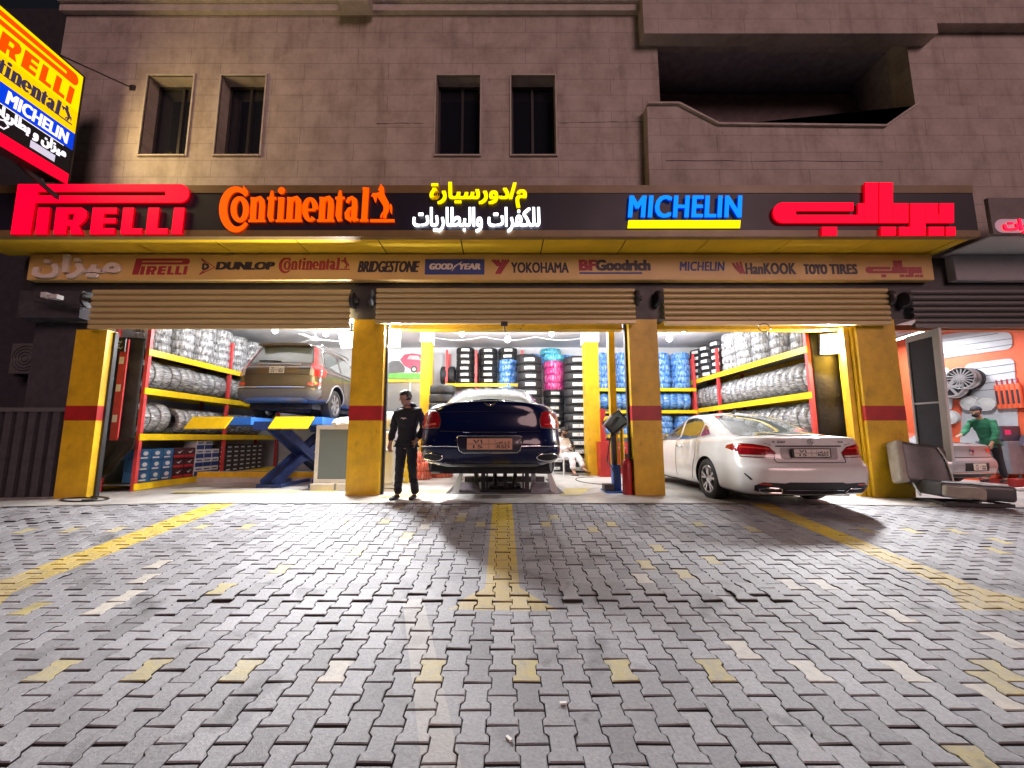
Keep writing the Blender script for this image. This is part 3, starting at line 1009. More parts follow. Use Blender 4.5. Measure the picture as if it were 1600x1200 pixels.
def continental(q, d0, d1):
    mb = MB()
    cnt = [0]

    def rib(pts, w):
        cnt[0] += 1
        e = cnt[0] * 0.0004
        ribbon(mb, pts, w, d0 - e, d1, 0, q)
    el = lambda cx, cy, rx, ry, a0, a1, n=16: [(cx + rx * math.cos(R(a0 + (a1 - a0) * i / n)), cy + ry * math.sin(R(a0 + (a1 - a0) * i / n))) for i in range(n + 1)]
    # C: big open bowl, thick on its back, thin at both ends
    cpts = el(208, 275, 112, 168, -42, -318, 26)
    rib(cpts, [30 + 38 * abs(math.sin(PI * i / 26)) ** 1.2 for i in range(27)])
    mb.prism([q(a, b) for a, b in [(268, 78), (308, 130), (306, 160), (262, 130)]], d0 - 0.012, d1, 'Y')
    rib(el(235, 275, 52, 92, 0, 360, 24), [34 + 16 * abs(math.cos(2 * PI * i / 24)) for i in range(25)])      # o

    def stem(x, z0=175, z1=380, w=50, foot=True, top=True):
        rib([(x + (380 - z0) * 0.06, z0), (x + (380 - z1) * 0.06, z1)], w)
        if foot: rib([(x - w / 2 - 11, z1 - 9), (x + w / 2 + 11, z1 - 9)], 20)
        if top: rib([(x - w / 2 - 4 + (380 - z0) * 0.06, z0 + 9), (x + (380 - z0) * 0.06, z0 + 9)], 20)

    def en(x):
        stem(x)
        stem(x + 72, 240, top=False)
        rib([(x + 22, 215), (x + 42, 186), (x + 62, 182), (x + 76, 200), (x + 80, 245)], [22, 34, 40, 46, 50])

    def tee(x):
        rib([(x + 24, 120), (x + 18, 200), (x + 8, 330), (x + 16, 366), (x + 38, 362)], [18, 48, 50, 40, 20])
        rib([(x - 18, 184), (x + 60, 184)], 22)
    en(342); tee(482); stem(572); rib(el(585, 120, 15, 15, 0, 360, 12), 30)
    en(648)
    rib(el(824, 278, 44, 88, 0, -310, 20), [26 + 22 * abs(math.cos(R(-310 * i / 20))) for i in range(21)])   # e
    rib([(800, 282), (868, 282)], 20)
    en(918); tee(1052)
    rib([(1132, 222), (1148, 192), (1172, 182), (1194, 200), (1196, 250), (1190, 330), (1196, 366), (1226, 364)], [26, 32, 34, 44, 48, 48, 40, 22])   # a
    rib([(1186, 262), (1150, 276), (1132, 312), (1136, 346), (1156, 366), (1186, 340)], [20, 30, 42, 46, 34, 24])
    stem(1274, 96)
    horse(mb, q, d0, d1)
    return mb


def channel_sign(name, label, mb, face, side, group='lit lettering on the black canopy', keep=None):
    s = thing(name, label, 'lit sign', (0, 0, 0), 0, group)
    # faces looking at the street are the lit acrylic, the returns glow dimmer
    f = MB(); f.v = mb.v; f.f = mb.f
    me0 = MB()
    me0.v, me0.f, me0.m = mb.v, mb.f, mb.m
    o = obj('lettering', me0, [face, side], s)
    me = o.data
    for p in me.polygons: p.material_index = 0 if abs(p.normal.y) > 0.9 else 1
    return s


q1 = zoomer(0, 280, 5.0, LY)
channel_sign('lit_lettering', 'glowing red letters under a long closed loop on black canopy', pirelli(q1, LY, FY - 0.028), 'neon_red', 'neon_red_side')
q2 = zoomer(330, 275, 5.333, LY)
channel_sign('lit_lettering', 'glowing orange serif letters ending in a rearing horse', continental(q2, LY + 0.008, FY - 0.028), 'neon_orange', 'neon_orange_edge')
fX = lambda u: aX(u, 325, LY)
lz = lambda v: aZ(v, LY)
t1 = fit_text(arabic('م/دورسيارة'), fX(672), fX(822), lz(310), lz(288), LY + 0.016, bold=0.016, depth=0.03, cap=0.62, boldy=0.008)
channel_sign('lit_lettering', 'glowing yellow Arabic line above the white Arabic line', t1, 'neon_yellow', 'neon_yellow_side')
t2 = fit_text(arabic('للكفرات والبطاريات'), fX(646), fX(843), lz(353), lz(323), LY + 0.016, bold=0.010, depth=0.03, cap=0.74, boldy=0.006)
channel_sign('lit_lettering', 'glowing white Arabic line below the yellow Arabic line', t2, 'neon_white', 'neon_white_side')
t3 = fit_text('MICHELIN', fX(982), fX(1160), lz(339), lz(305), LY + 0.016, shear=0.16, bold=0.017, depth=0.03, boldy=0.006, spacing=1.09)
ms = channel_sign('lit_lettering', 'glowing blue slanted capitals above a yellow bar', t3, 'neon_blue', 'neon_blue_side')
obj('underline_bar', MB().prism([(fX(980), lz(355)), (fX(1155), lz(355)), (fX(1157), lz(343)), (fX(982), lz(343))], LY + 0.02, FY - 0.028), 'neon_yellow', ms)
q4 = zoomer(1100, 260, 3.2, LY)
channel_sign('lit_lettering', 'glowing red blocky Arabic letters with twin tall strokes', pirelli_arabic(q4, LY, FY - 0.028), 'neon_red', 'neon_red_side')

# ------------------------------------------------------------------ printed names on the tan board
BF = BYb - 0.004
qz = lambda v: aZ(v, BYb)


def logo(name, mb, m, parent=brd):
    return obj(name, mb, m, parent, loc=(-brd.location.x, -brd.location.y, -brd.location.z)) if parent is brd else obj(name, mb, m, parent)


def bt(body, u0, u1, v0, v1, m, y=BF, **k):
    return logo('printed_name', fit_text(body, bX(u0), bX(u1), qz(v1), qz(v0), y, **k), m)


rz = fit_text(arabic('مـيـزان'.replace('ـ', '')), bX(58), bX(190), qz(426), qz(402), BYb - 0.03, bold=0.02, depth=0.05, cap=0.66)
logo('raised_arabic_name', rz, 'print_white')
def zq(u0, v0, su, sv):     # sketch coordinates -> board
    return lambda a, b: (bX(u0 + a * su), qz(v0 + b * sv))
logo('printed_name', pirelli(zq(208 - 82 * .0631, 404 - 38 * .064, 88 / 1395, 0.0645), BF, BYb - 0.0005), 'print_red')
# arrowed D and the wide slab capitals
ar = MB()
for i, tri in enumerate(([(313, 404), (336, 417.5), (313, 429), (319, 423), (327, 417.5), (319, 410)],)):
    ribbon(ar, [(bX(a), qz(b)) for a, b in tri + tri[:1]], 0.02, BF, BYb - 0.0005)
logo('arrow_emblem', ar, 'print_red')
bt('D', 317, 326, 412, 421, 'print_dark', bold=0.012)
bt('DUNLOP', 339, 428, 409.5, 421, 'print_dark', bold=0.022, shear=0.12, boldy=0.006)
logo('printed_name', continental(zq(436 - 68 * .0762, 402 - 75 * .064, 111 / 1458, 0.064), BF, BYb - 0.0005), 'print_red')
bt('BRIDGESTONE', 560, 655, 408, 425, 'print_dark', bold=0.012, shear=0.28, boldy=0.004)
gb = MB().prism([(bX(664), qz(429)), (bX(757), qz(429)), (bX(757), qz(405)), (bX(664), qz(405))], BF, BYb - 0.0005)
logo('blue_plate', gb, 'print_blue')
bt('GOOD', 672, 707, 412, 421, 'print_white', y=BF - 0.003, bold=0.012, shear=0.15, boldy=0.004)
bt('YEAR', 718, 750, 412, 421, 'print_white', y=BF - 0.003, bold=0.012, shear=0.15, boldy=0.004)
wf = MB()
ribbon(wf, [(bX(706), qz(424)), (bX(711), qz(416)), (bX(722), qz(409))], [0.005, 0.03, 0.01], BF - 0.004, BF - 0.001)
logo('winged_foot_emblem', wf, 'print_white')
ye = MB()
for i in range(3):
    o_ = i * 4.2
    ribbon(ye, [(bX(769 + o_), qz(406)), (bX(778 + o_ * 0.8), qz(416))], 0.035, BF - i * 0.0004, BYb - 0.0005)
    ribbon(ye, [(bX(795 - o_), qz(406)), (bX(775 + (2 - i) * 3), qz(428))], 0.035, BF - 0.002 - i * 0.0004, BYb - 0.0005)
logo('striped_emblem', ye, 'print_red')
bt('YOKOHAMA', 799, 888, 410, 426, 'print_dark', bold=0.008)
bt('BF', 906, 931, 406.5, 422, 'print_red', bold=0.02)
bt('Goodrich', 932, 1015, 406.5, 422, 'print_dark', bold=0.018)
un = MB().prism([(bX(905), qz(428)), (bX(1003), qz(428)), (bX(1003), qz(425.4)), (bX(905), qz(425.4))], BF, BYb - 0.0005)
logo('underline', un, 'print_blue')
bt('MICHELIN', 1062, 1132, 409, 423, 'print_blue', bold=0.008, shear=0.16, boldy=0.003, spacing=1.08)
un = MB().prism([(bX(1062), qz(429)), (bX(1130), qz(429)), (bX(1130), qz(427)), (bX(1062), qz(427))], BF, BYb - 0.0005)
logo('underline', un, 'board')
he = MB()
for i in range(3):
    ribbon(he, [(bX(1145 + i * 6), qz(411 - i)), (bX(1150 + i * 4.5), qz(419)), (bX(1157 + i * 3), qz(428))], [0.04, 0.05, 0.02], BF - i * 0.0004, BYb - 0.0005)
logo('winged_emblem', he, 'print_red')
bt('HanKOOK', 1165, 1242, 411, 428, 'print_dark', bold=0.011, boldy=0.006, spacing=1.06)
bt('TOYO', 1256, 1291, 413, 428, 'print_dark', bold=0.013, boldy=0.006, spacing=1.05)
bt('TIRES', 1296, 1338, 413, 428, 'print_dark', bold=0.012, boldy=0.006, spacing=1.06)
logo('printed_name', pirelli_arabic(zq(1351 - 342 * .096, 407 - 80 * .096, 89 / 918, 0.098), BF, BYb - 0.0005), 'print_red')

# ------------------------------------------------------------------ projecting light box
LX, LB0, LB1, LZ0, LZ1 = -7.68, 5.06, 6.72, 5.53, 7.55
lb = thing('light_box_sign', 'tall projecting light box with coloured bands jutting from the stone wall', 'light box', (LX, LB0, LZ0))
W_, H_ = LB1 - LB0, LZ1 - LZ0
cs = MB()
cs.box((-0.42, 0.0, 0.0), (-0.012, W_, H_))
cs.box((-0.42, -0.03, -0.03), (0.012, -0.001, H_ + 0.03)).box((-0.42, W_ + 0.001, -0.03), (0.012, W_ + 0.03, H_ + 0.03))
cs.box((-0.42, 0, H_ + 0.001), (0.012, W_, H_ + 0.03))
obj('casing', cs, 'dark', lb)
bands = [(0.62, 1.0, 'lb_yellow', (1.0, 0.72, 0.0), 1.05), (0.475, 0.62, 'lb_amber', (1.0, 0.60, 0.0), 1.0), (0.31, 0.475, 'lb_blue', (0.0, 0.055, 0.85), 0.75), (0.075, 0.31, 'lb_black', (0.02, 0.02, 0.025), 0.15), (0.0, 0.075, 'lb_red', (0.9, 0.0, 0.03), 1.0)]
# the bands fall towards the far end exactly as the box does: straight rows
rows = [(0.645, 1.0), (0.435, 0.645), (0.275, 0.435), (0.05, 0.275), (-0.05, 0.05)]
for (z0, z1), (_, _, nm, col, st) in zip(rows, bands):
    obj('lit_band', MB().box((-0.011, 0.0, z0 * H_), (0.004, W_, z1 * H_ - 0.001)), glow(nm, col, st), lb)


def side_text(name, mb, m, x=0.006):
    """lettering made for the facade, turned to read along the box"""
    mb.v = [(x - b, a, c) for a, b, c in mb.v]
    return obj(name, mb, m, lb)


sq = lambda a, b: (0.10 + (a - 82) / 1395 * (W_ - 0.17), (0.97 - (b - 38) / 390 * 0.305) * H_)
M['lb_orange'] = glow('orange_print_lit', (1.0, 0.085, 0.0), 0.85)
M['lb_dark'] = glow('dark_print_lit', (0.06, 0.05, 0.10), 0.5)
M['lb_white'] = glow('white_print_lit', (0.9, 0.92, 1.0), 1.0)
side_text('lit_name', pirelli(sq, -0.003, 0.0), 'lb_orange')
sq2 = lambda a, b: (0.10 + (a - 68) / 1458 * (W_ - 0.17), (0.640 - (b - 55) / 435 * 0.20) * H_)
side_text('lit_name', continental(sq2, -0.003, 0.0), 'lb_dark')
side_text('lit_name', fit_text('MICHELIN', W_ * 0.40, W_ - 0.10, 0.30 * H_, 0.405 * H_, 0, shear=0.1, bold=0.011, boldy=0.006, spacing=1.05), 'lb_white')
side_text('lit_name', fit_text(arabic('ميزان و بطاريات'), W_ * 0.28, W_ - 0.10, 0.175 * H_, 0.245 * H_, 0, bold=0.012, cap=0.62), 'lb_white')
rule = MB().add([(0.1, -0.004, 0.262 * H_), (W_ - 0.15, -0.004, 0.262 * H_), (W_ - 0.15, -0.004, 0.269 * H_), (0.1, -0.004, 0.269 * H_)], [(0, 1, 2, 3)])
side_text('white_rule', rule, 'lb_white')
pt = MB().add([(W_ - 0.62, -0.004, 0.075 * H_), (W_ - 0.25, -0.004, 0.075 * H_), (W_ - 0.25, -0.004, 0.135 * H_), (W_ - 0.62, -0.004, 0.135 * H_)], [(0, 1, 2, 3)])
side_text('paper_notice', pt, glow('paper_lit', (0.7, 0.75, 0.95), 0.7))
wr = MB()
ribbon(wr, [(W_ - 1.4, 0.14 * H_), (W_ - 1.05, 0.14 * H_), (W_ - 0.98, 0.155 * H_), (W_ - 0.92, 0.13 * H_), (W_ - 0.97, 0.09 * H_), (W_ - 1.4, 0.09 * H_)], 0.022, -0.003, 0.0)
side_text('wrench_outline', wr, 'lb_white')
st = thing('sign_stay', 'thin steel stay rod bracing the projecting light box', 'stay rod', (0, 0, 0))
p0, p1 = Vector((LX - 0.1, 6.2, LZ1 + 0.03)), at(208, 138, WY)
obj('rod', MB().tube([p0, p1], 0.013, 6), 'dark', st)
obj('wall_plate', MB().box((p1.x - 0.05, WY - 0.03, p1.z - 0.05), (p1.x + 0.05, WY, p1.z + 0.05)), 'dark', st)
lbk = thing('sign_bracket', 'dark steel arm carrying the light box from the canopy', 'bracket', (LX - 0.2, 6.75, LZ0))
bl = bpy.data.lights.new('box_glow', 'AREA')
bl.shape, bl.size, bl.size_y, bl.energy, bl.color = 'RECTANGLE', W_, H_ * 0.6, BOXGLOW, (1.0, 0.76, 0.32)
blo = bpy.data.objects.new('box_glow', bl)
C.objects.link(blo)
blo.parent = lb
blo.location = (0.02, W_ / 2, H_ * 0.6)
blo.rotation_euler = (0, R(-90), 0)
bl.size, bl.size_y = H_ * 0.7, W_
obj('arm', MB().beam((0, -0.6, -0.1), (0.5, 0.1, -0.75), 0.06, 0.06), 'dark', lbk)

# ------------------------------------------------------------------ neighbour's frontage and the dark yard at the other end
nb = thing('neighbour_canopy', 'grey canopy of the orange walled workshop next door', 'canopy', (8.4, 6.9, 4.0))
obj('grey_band', MB().box((aX(1492, 418, 7.2) - 8.4, 0.3, aZ(437, 7.2) - 4), (14 - 8.4, 0.45, aZ(398, 7.2) - 4)), mat('grey_cladding', (0.30, 0.29, 0.31), 0.5, vary=0.12, vscale=1.5), nb)
obj('canopy_underside', MB().box((8.25 - 8.4, -0.35, aZ(397, 7.2) - 4 + 0.004), (14 - 8.4, 0.45, aZ(397, 7.2) - 4 + 0.03)), 'ltgrey', nb)
obj('front_panel', MB().box((8.22 - 8.4, -0.42, aZ(397, 7.2) - 4 + 0.03), (14 - 8.4, -0.36, aZ(310, 6.5) - 4)), mat('brown_cladding', (0.17, 0.14, 0.14), 0.4, vary=0.2), nb)
ns = fit_text(arabic('للكفرات'), aX(1566, 354, 6.46), aX(1640, 354, 6.46), aZ(360, 6.46), aZ(345, 6.46), 6.44, bold=0.012, depth=0.02, cap=0.66)
sn = channel_sign('lit_lettering', 'small red lit Arabic letters in a white glow on the neighbour canopy', ns, glow('pink_lit', (1.0, 0.01, 0.06), 1.8), 'neon_red_side', None)
obj('backing_plate', MB().prism([(aX(1556, 354, 6.47) + a, aZ(353, 6.47) + b) for a, b in arc(0.12, 0, 0.13, 90, 270, 8, 0.12)] + [(aX(1650, 354, 6.47), aZ(353, 6.47) - 0.12), (aX(1650, 354, 6.47), aZ(353, 6.47) + 0.12)], 6.465, 6.478, 'Y'), glow('pale_lit_backing', (0.5, 0.3, 0.36), 0.5), sn)

gt = thing('yard_gate', 'dark corrugated metal gate beside the outer yellow pillar', 'gate', (-9.6, 7.55, -0.15))
g = MB()
x = -2.4
while x < 1.75:
    g.box((x, 0, 0.08), (x + 0.13, 0.05, 1.62))
    x += 0.22
obj('corrugated_sheet', g, mat('gate_paint', (0.075, 0.07, 0.08), 0.5, vary=0.25), gt)
obj('gate_sheet', MB().box((-2.4, 0.055, 0.08), (1.75, 0.07, 1.62)), 'dark', gt)
obj('gate_rail', MB().box((-2.4, -0.02, 1.625), (1.75, 0.07, 1.70)).box((-2.4, -0.02, 0.0), (1.75, 0.07, 0.075)), mat('gate_rail_paint', (0.12, 0.115, 0.12), 0.5), gt)
yw = thing('yard_wall', 'dark rendered house wall behind the slatted gate', 'wall', (-12, 9.0, -0.3))
obj('wall_panel', MB().box((-3, 0, 0), (3.0, 0.3, 12)), mat('night_render', (0.03, 0.028, 0.036), 0.85, vary=0.3), yw)
acb = None
for (u, v, lab) in ((45, 560, 'dark outdoor air conditioner on the yard wall away from the pillar'), (88, 562, 'dark outdoor air conditioner on the yard wall next to the pillar')):
    p = at(u, v, 8.6)
    a = thing('air_conditioner', lab, 'air conditioner', (p.x, 8.6, p.z - 0.33), 0, 'outdoor units above the gate')
    obj('cabinet', MB().box((-0.4, 0, 0), (0.4, 0.34, 0.66), bev=0.02), mat('ac_paint', (0.10, 0.095, 0.10), 0.5, vary=0.2), a)
    gr = MB()
    for r in (0.07, 0.14, 0.21, 0.27): gr.tube([(-0.08 + r * math.cos(2 * PI * i / 20), -0.012, 0.33 + r * math.sin(2 * PI * i / 20)) for i in range(21)], 0.006, 4, cap=False)
    obj('fan_grille', gr, 'black', a)
    for bx_ in (-0.3, 0.26): obj('wall_bracket', MB().box((bx_, 0, -0.05), (bx_ + 0.04, 0.4, -0.001)), 'dark', a)

# small lamp and its holder at the end of the board
fl = thing('bracket_lamp', 'unlit floodlight pair on a bracket below the tan board end', 'lamp', tuple(at(88, 466, 7.2)))
obj('lamp_head', MB().box((-0.14, -0.14, -0.03), (-0.04, -0.02, 0.07), bev=0.01), 'ltgrey', fl)
obj('lamp_head', MB().box((0.02, -0.14, -0.05), (0.16, -0.02, 0.03), bev=0.01), 'ltgrey', fl)
obj('bracket_arm', MB().beam((-0.35, -0.02, 0.03), (0.5, 0.02, -0.16), 0.03, 0.03).beam((-0.4, 0, -0.06), (0.5, 0.02, -0.2), 0.03, 0.02), 'dark', fl)
# ------------------------------------------------------------------ tyres and racks
# block coloured dark for the shaded recess above each pillar, between the shutters
for a, b in ((aX(549, 480, 7.3), aX(587, 480, 7.3)), (aX(993, 480, 7.3), aX(1036, 480, 7.3)), (aX(1389, 480, 7.3), aX(1424, 480, 7.3))):
    obj('shaded_recess_fill', MB().box((a - 0.05, 7.30, PTOP + 0.002), (b + 0.05, 7.80, 3.72)), 'dark', bld)


def tread_material(name, col, rough, groove=True, wrap=None):
    m = bpy.data.materials.new(name)
    m.use_nodes = True
    nt = m.node_tree
    b = nt.nodes['Principled BSDF']
    tc = node(nt, 'ShaderNodeTexCoord')
    sp = node(nt, 'ShaderNodeSeparateXYZ')
    nt.links.new(tc.outputs['Object'], sp.inputs[0])
    oi = node(nt, 'ShaderNodeObjectInfo')
    if wrap is None:
        b.inputs['Base Color'].default_value = (*col, 1)
        b.inputs['Roughness'].default_value = rough
        g = mth(nt, 'SINE', mth(nt, 'MULTIPLY', sp.outputs[2], 190))
        an = mth(nt, 'ARCTAN2', sp.outputs[1], sp.outputs[0])
        g2 = mth(nt, 'SINE', mth(nt, 'ADD', mth(nt, 'MULTIPLY', an, 60), mth(nt, 'MULTIPLY', mth(nt, 'ABSOLUTE', sp.outputs[2]), 80)))
        h = mth(nt, 'MAXIMUM', mth(nt, 'GREATER_THAN', g, 0.55), mth(nt, 'MULTIPLY', mth(nt, 'GREATER_THAN', g2, 0.7), 0.6))
        bp = node(nt, 'ShaderNodeBump')
        bp.invert = True
        bp.inputs['Strength'].default_value = 0.9
        bp.inputs['Distance'].default_value = 0.012
        nt.links.new(h, bp.inputs['Height'])
        nt.links.new(bp.outputs['Normal'], b.inputs['Normal'])
    else:
        # thin film wound round the tyre: pale streaks across the tread over dark rubber, very glossy
        an = mth(nt, 'ARCTAN2', sp.outputs[1], sp.outputs[0])
        cb = node(nt, 'ShaderNodeCombineXYZ')
        nt.links.new(mth(nt, 'MULTIPLY', an, 9.0), cb.inputs[0])
        nt.links.new(mth(nt, 'MULTIPLY', sp.outputs[2], 5.0), cb.inputs[1])
        nt.links.new(mth(nt, 'MULTIPLY', oi.outputs['Random'], 40), cb.inputs[2])
        n = node(nt, 'ShaderNodeTexNoise')
        n.inputs['Scale'].default_value = 1.0
        n.inputs['Detail'].default_value = 6
        n.inputs['Roughness'].default_value = 0.68
        n.inputs['Distortion'].default_value = 0.8
        nt.links.new(cb.outputs[0], n.inputs['Vector'])
        rp = node(nt, 'ShaderNodeValToRGB')
        e = rp.color_ramp.elements
        e[0].position, e[0].color = 0.36, (*wrap[0], 1)
        e[1].position, e[1].color = 0.66, (*wrap[2], 1)
        x = e.new(0.5); x.color = (*wrap[1], 1)
        nt.links.new(n.outputs['Fac'], rp.inputs['Fac'])
        nt.links.new(rp.outputs['Color'], b.inputs['Base Color'])
        b.inputs['Roughness'].default_value = 0.28
        b.inputs['Coat Weight'].default_value = 0.8
        b.inputs['Coat Roughness'].default_value = 0.12
        bp = node(nt, 'ShaderNodeBump')
        bp.inputs['Strength'].default_value = 0.8
        bp.inputs['Distance'].default_value = 0.03
        nt.links.new(n.outputs['Fac'], bp.inputs['Height'])
        nt.links.new(bp.outputs['Normal'], b.inputs['Normal'])
    return m


TM = {'black': tread_material('tyre_rubber', (0.022, 0.022, 0.025), 0.55),
      'clear': tread_material('clear_film', None, 0, wrap=((0.05, 0.05, 0.052), (0.26, 0.26, 0.265), (0.72, 0.72, 0.73))),
      'blue': tread_material('blue_film', None, 0, wrap=((0.02, 0.07, 0.25), (0.06, 0.28, 0.75), (0.62, 0.78, 0.92))),
      'pink': tread_material('pink_film', None, 0, wrap=((0.25, 0.005, 0.07), (0.75, 0.03, 0.28), (0.85, 0.50, 0.65))),
      'teal': tread_material('teal_film', None, 0, wrap=((0.01, 0.14, 0.22), (0.03, 0.36, 0.48), (0.4, 0.65, 0.7))),
      'orange': tread_material('orange_film', None, 0, wrap=((0.35, 0.03, 0.01), (0.85, 0.12, 0.05), (0.85, 0.50, 0.42)))}
_tm = {}


def tyre_mesh(kind, r=0.32, w=0.21):
    k = (kind, round(r, 3), round(w, 3))
    if k not in _tm:
        h = w / 2
        if kind == 'black':
            pf = [(r * 0.66, -h * 0.78), (r * 0.72, -h * 0.93), (r * 0.88, -h), (r * 0.955, -h * 0.88), (r * 0.99, -h * 0.66), (r, -h * 0.3), (r, h * 0.3), (r * 0.99, h * 0.66), (r * 0.955, h * 0.88), (r * 0.88, h), (r * 0.72, h * 0.93), (r * 0.66, h * 0.78), (r * 0.70, 0)]
        else:
            pf = [(r * 0.52, -h * 0.7), (r * 0.62, -h * 0.95), (r * 0.9, -h), (r * 0.985, -h * 0.7), (r * 1.0, 0), (r * 0.985, h * 0.7), (r * 0.9, h), (r * 0.62, h * 0.95), (r * 0.52, h * 0.7), (r * 0.56, 0)]
        mb = MB().lathe(pf, 30, 'Z', closed=True)
        me = mb.mesh('tyre')
        me.flip_normals() if me.polygons[4].normal.dot(Vector(me.polygons[4].center) * Vector((1, 1, 0)).length) < 0 else None
        me.materials.append(TM[kind])
        smooth(me, 40)
        _tm[k] = me
    return _tm[k]


_lm = {}


def label_mesh(r, w, wide, tall, off=0.0):
    k = (r, w, wide, tall, off)
    if k not in _lm:
        mb = MB()
        n = 6
        for i in range(n + 1):
            a = -PI / 2 + (i / n - 0.5) * wide / r
            for z in (-tall / 2 + off, tall / 2 + off): mb.v.append(((r + 0.003) * math.cos(a), (r + 0.003) * math.sin(a), z))
        for i in range(n): mb.f.append((2 * i, 2 * i + 2, 2 * i + 3, 2 * i + 1)); mb.m.append(0)
        # printed lines on the paper
        for i, (a0, a1, z0, z1) in enumerate(((-.42, -.05, -.25, .2), (0.02, 0.2, -.3, .3), (.26, .44, -.2, .05))):
            for j in range(2):
                pass
            o = len(mb.v)
            for t in (a0, a1):
                a = -PI / 2 + t * wide / r
                for z in (z0, z1): mb.v.append(((r + 0.0042) * math.cos(a), (r + 0.0042) * math.sin(a), z * tall + off))
            mb.f.append((o, o + 2, o + 3, o + 1)); mb.m.append(1)
        me = mb.mesh('paper_label')
        me.materials.append(M['paper'])
        me.materials.append(M['label_print'])
        _lm[k] = me
    return _lm[k]


M['label_print'] = mat('label_print', (0.45, 0.45, 0.44), 0.7)
ORD = 'first second third fourth fifth sixth seventh eighth ninth tenth eleventh twelfth thirteenth fourteenth fifteenth sixteenth seventeenth eighteenth nineteenth twentieth twenty-first twenty-second twenty-third twenty-fourth twenty-fifth twenty-sixth'.split()


def put_tyre(kind, p, rot, label, group, r=0.32, w=0.21, paper=None):
    o = bpy.data.objects.new('tyre', tyre_mesh(kind, r, w))
    C.objects.link(o)
    o.location = p
    o.rotation_euler = rot
    tag(o, label, 'tyre', group)
    if paper:
        l = bpy.data.objects.new('paper_label', label_mesh(r, w, *paper))
        C.objects.link(l)
        l.parent = o
    return o


def rack(label, x0, x1, y0, y1, levels, posts, aisle, top=3.45, postm='red_rack', near=None):
    """steel rack: the aisle side is x1 (or x0 if aisle < 0), shelves run along Y"""
    zb = ground_z((x0 + x1) / 2, 9)
    t = thing('tyre_rack', label, 'rack', (0, 0, zb), 0, 'tyre racks along the walls')
    for py in posts:
        for x in (x0, x1):
            obj('post', MB().box((x - 0.035, py - 0.035, 0), (x + 0.035, py + 0.035, top)), postm, t)
    for z in levels:
        sh = MB()
        sh.box((x0 + 0.03, y0, z - 0.04), (x1 - 0.03, y1, z - 0.015))
        s = obj('shelf', sh, 'steel', t)
        for x in (x0, x1):
            e = 0.036 if x == x1 else -0.036
            obj('beam', MB().box((x + e - 0.012, y0 - 0.04, z - 0.13), (x + e + 0.012, y1 + 0.04, z)), 'yellow_rack', s)
    return t


def upright_row(x, y0, n, z, kind, lab, r=0.32, w=0.21, gap=0.008, kinds=None, group=None, roll=0.0):
    y = y0
    for i in range(n):
        k = kinds[i % len(kinds)] if kinds else kind
        rr = r * random.uniform(0.96, 1.02)
        rr = round(rr / 0.008) * 0.008
        put_tyre(k, (x + random.uniform(-0.015, 0.015), y, z + rr), (PI / 2, random.uniform(0, 6), random.uniform(-0.05, 0.05)), lab(i), group, rr, w)
        y += w + gap


def flat_stack(x, y, z0, n, kinds, lab, r=0.31, w=0.195, group=None, paper=None, face=0.0):
    z = z0
    for i in range(n):
        k = kinds[i] if isinstance(kinds, (list, tuple)) else kinds
        put_tyre(k, (x + random.uniform(-0.012, 0.012), y + random.uniform(-0.012, 0.012), z + w / 2), (0, 0, face + random.uniform(-0.12, 0.12)), lab(i), group, r, w, paper if k == 'black' else None)
        z += w


WRAP = 'film wrapped tyres on the racks'
# --- rack beside the brown SUV
LX0, LX1 = -7.86, -7.20
rack('red and yellow steel rack of wrapped tyres and boxes beside the brown SUV', LX0, LX1, 8.2, 13.2, (0.16, 1.13, 2.05, 2.84), (8.2, 10.7, 13.2), 1, top=3.55)
zl = ground_z(-7.5, 9)
xm = (LX0 + LX1) / 2
upright_row(xm, 8.36, 21, 2.05 + zl, 'clear', lambda i: f'{ORD[i]} film wrapped tyre from the red end post, upper upright row beside the brown SUV', group=WRAP, w=0.218)
upright_row(xm, 8.34, 3, 1.13 + zl, 'clear', lambda i: f'{ORD[i]} of three film wrapped tyres above the boxes next to the red end post', group=WRAP, w=0.235, r=0.33)
upright_row(xm, 9.35, 16, 1.13 + zl, 'clear', lambda i: f'{ORD[i]} film wrapped tyre past the gap, upright row above the boxes by the brown SUV', group=WRAP, w=0.20, r=0.30)
for c in range(7):
    n = 5 if c else 4
    flat_stack(xm, 8.62 + c * 0.67, 2.84 + zl, n - (1 if c == 0 else 0), 'clear', lambda i, c=c: f'film wrapped tyre, {ORD[i]} up in {ORD[c]} stack from red post, top shelf by brown SUV', group=WRAP, r=0.32, w=0.20)

# --- rack beside the white sedan
RX0, RX1 = 6.06, 6.74
zr = ground_z(6.4, 9)
rack('red and yellow steel rack of tyres beside the white sedan', RX0, RX1, 8.0, 13.0, (1.10, 1.93, 2.84), (8.0, 11.4, 13.0), -1, top=3.55)
xm = (RX0 + RX1) / 2
kk = ['clear'] * 9 + ['black', 'clear', 'black'] * 5
y = 8.14
for i in range(22):
    put_tyre('clear', (xm, y, 1.93 + zr + 0.34), (PI / 2, random.uniform(0, 6), random.uniform(-0.04, 0.04)), f'{ORD[i]} film wrapped tyre from the near end, middle row of rack by white sedan', WRAP, 0.344 if i % 3 else 0.336, 0.215)
    y += 0.223
upright_row(xm, 8.14, 20, 1.10 + zr, 'clear', lambda i: f'{ORD[i]} film wrapped tyre from the near end, low row behind the white sedan', group=WRAP, r=0.33, w=0.222)
for c in range(5):
    flat_stack(xm, 8.36 + c * 0.68, 2.84 + zr, 4 if c < 2 else 5, 'clear', lambda i, c=c: f'film wrapped tyre, {ORD[i]} up in {ORD[c]} stack from near end, top shelf by white sedan', group=WRAP, r=0.325, w=0.205)
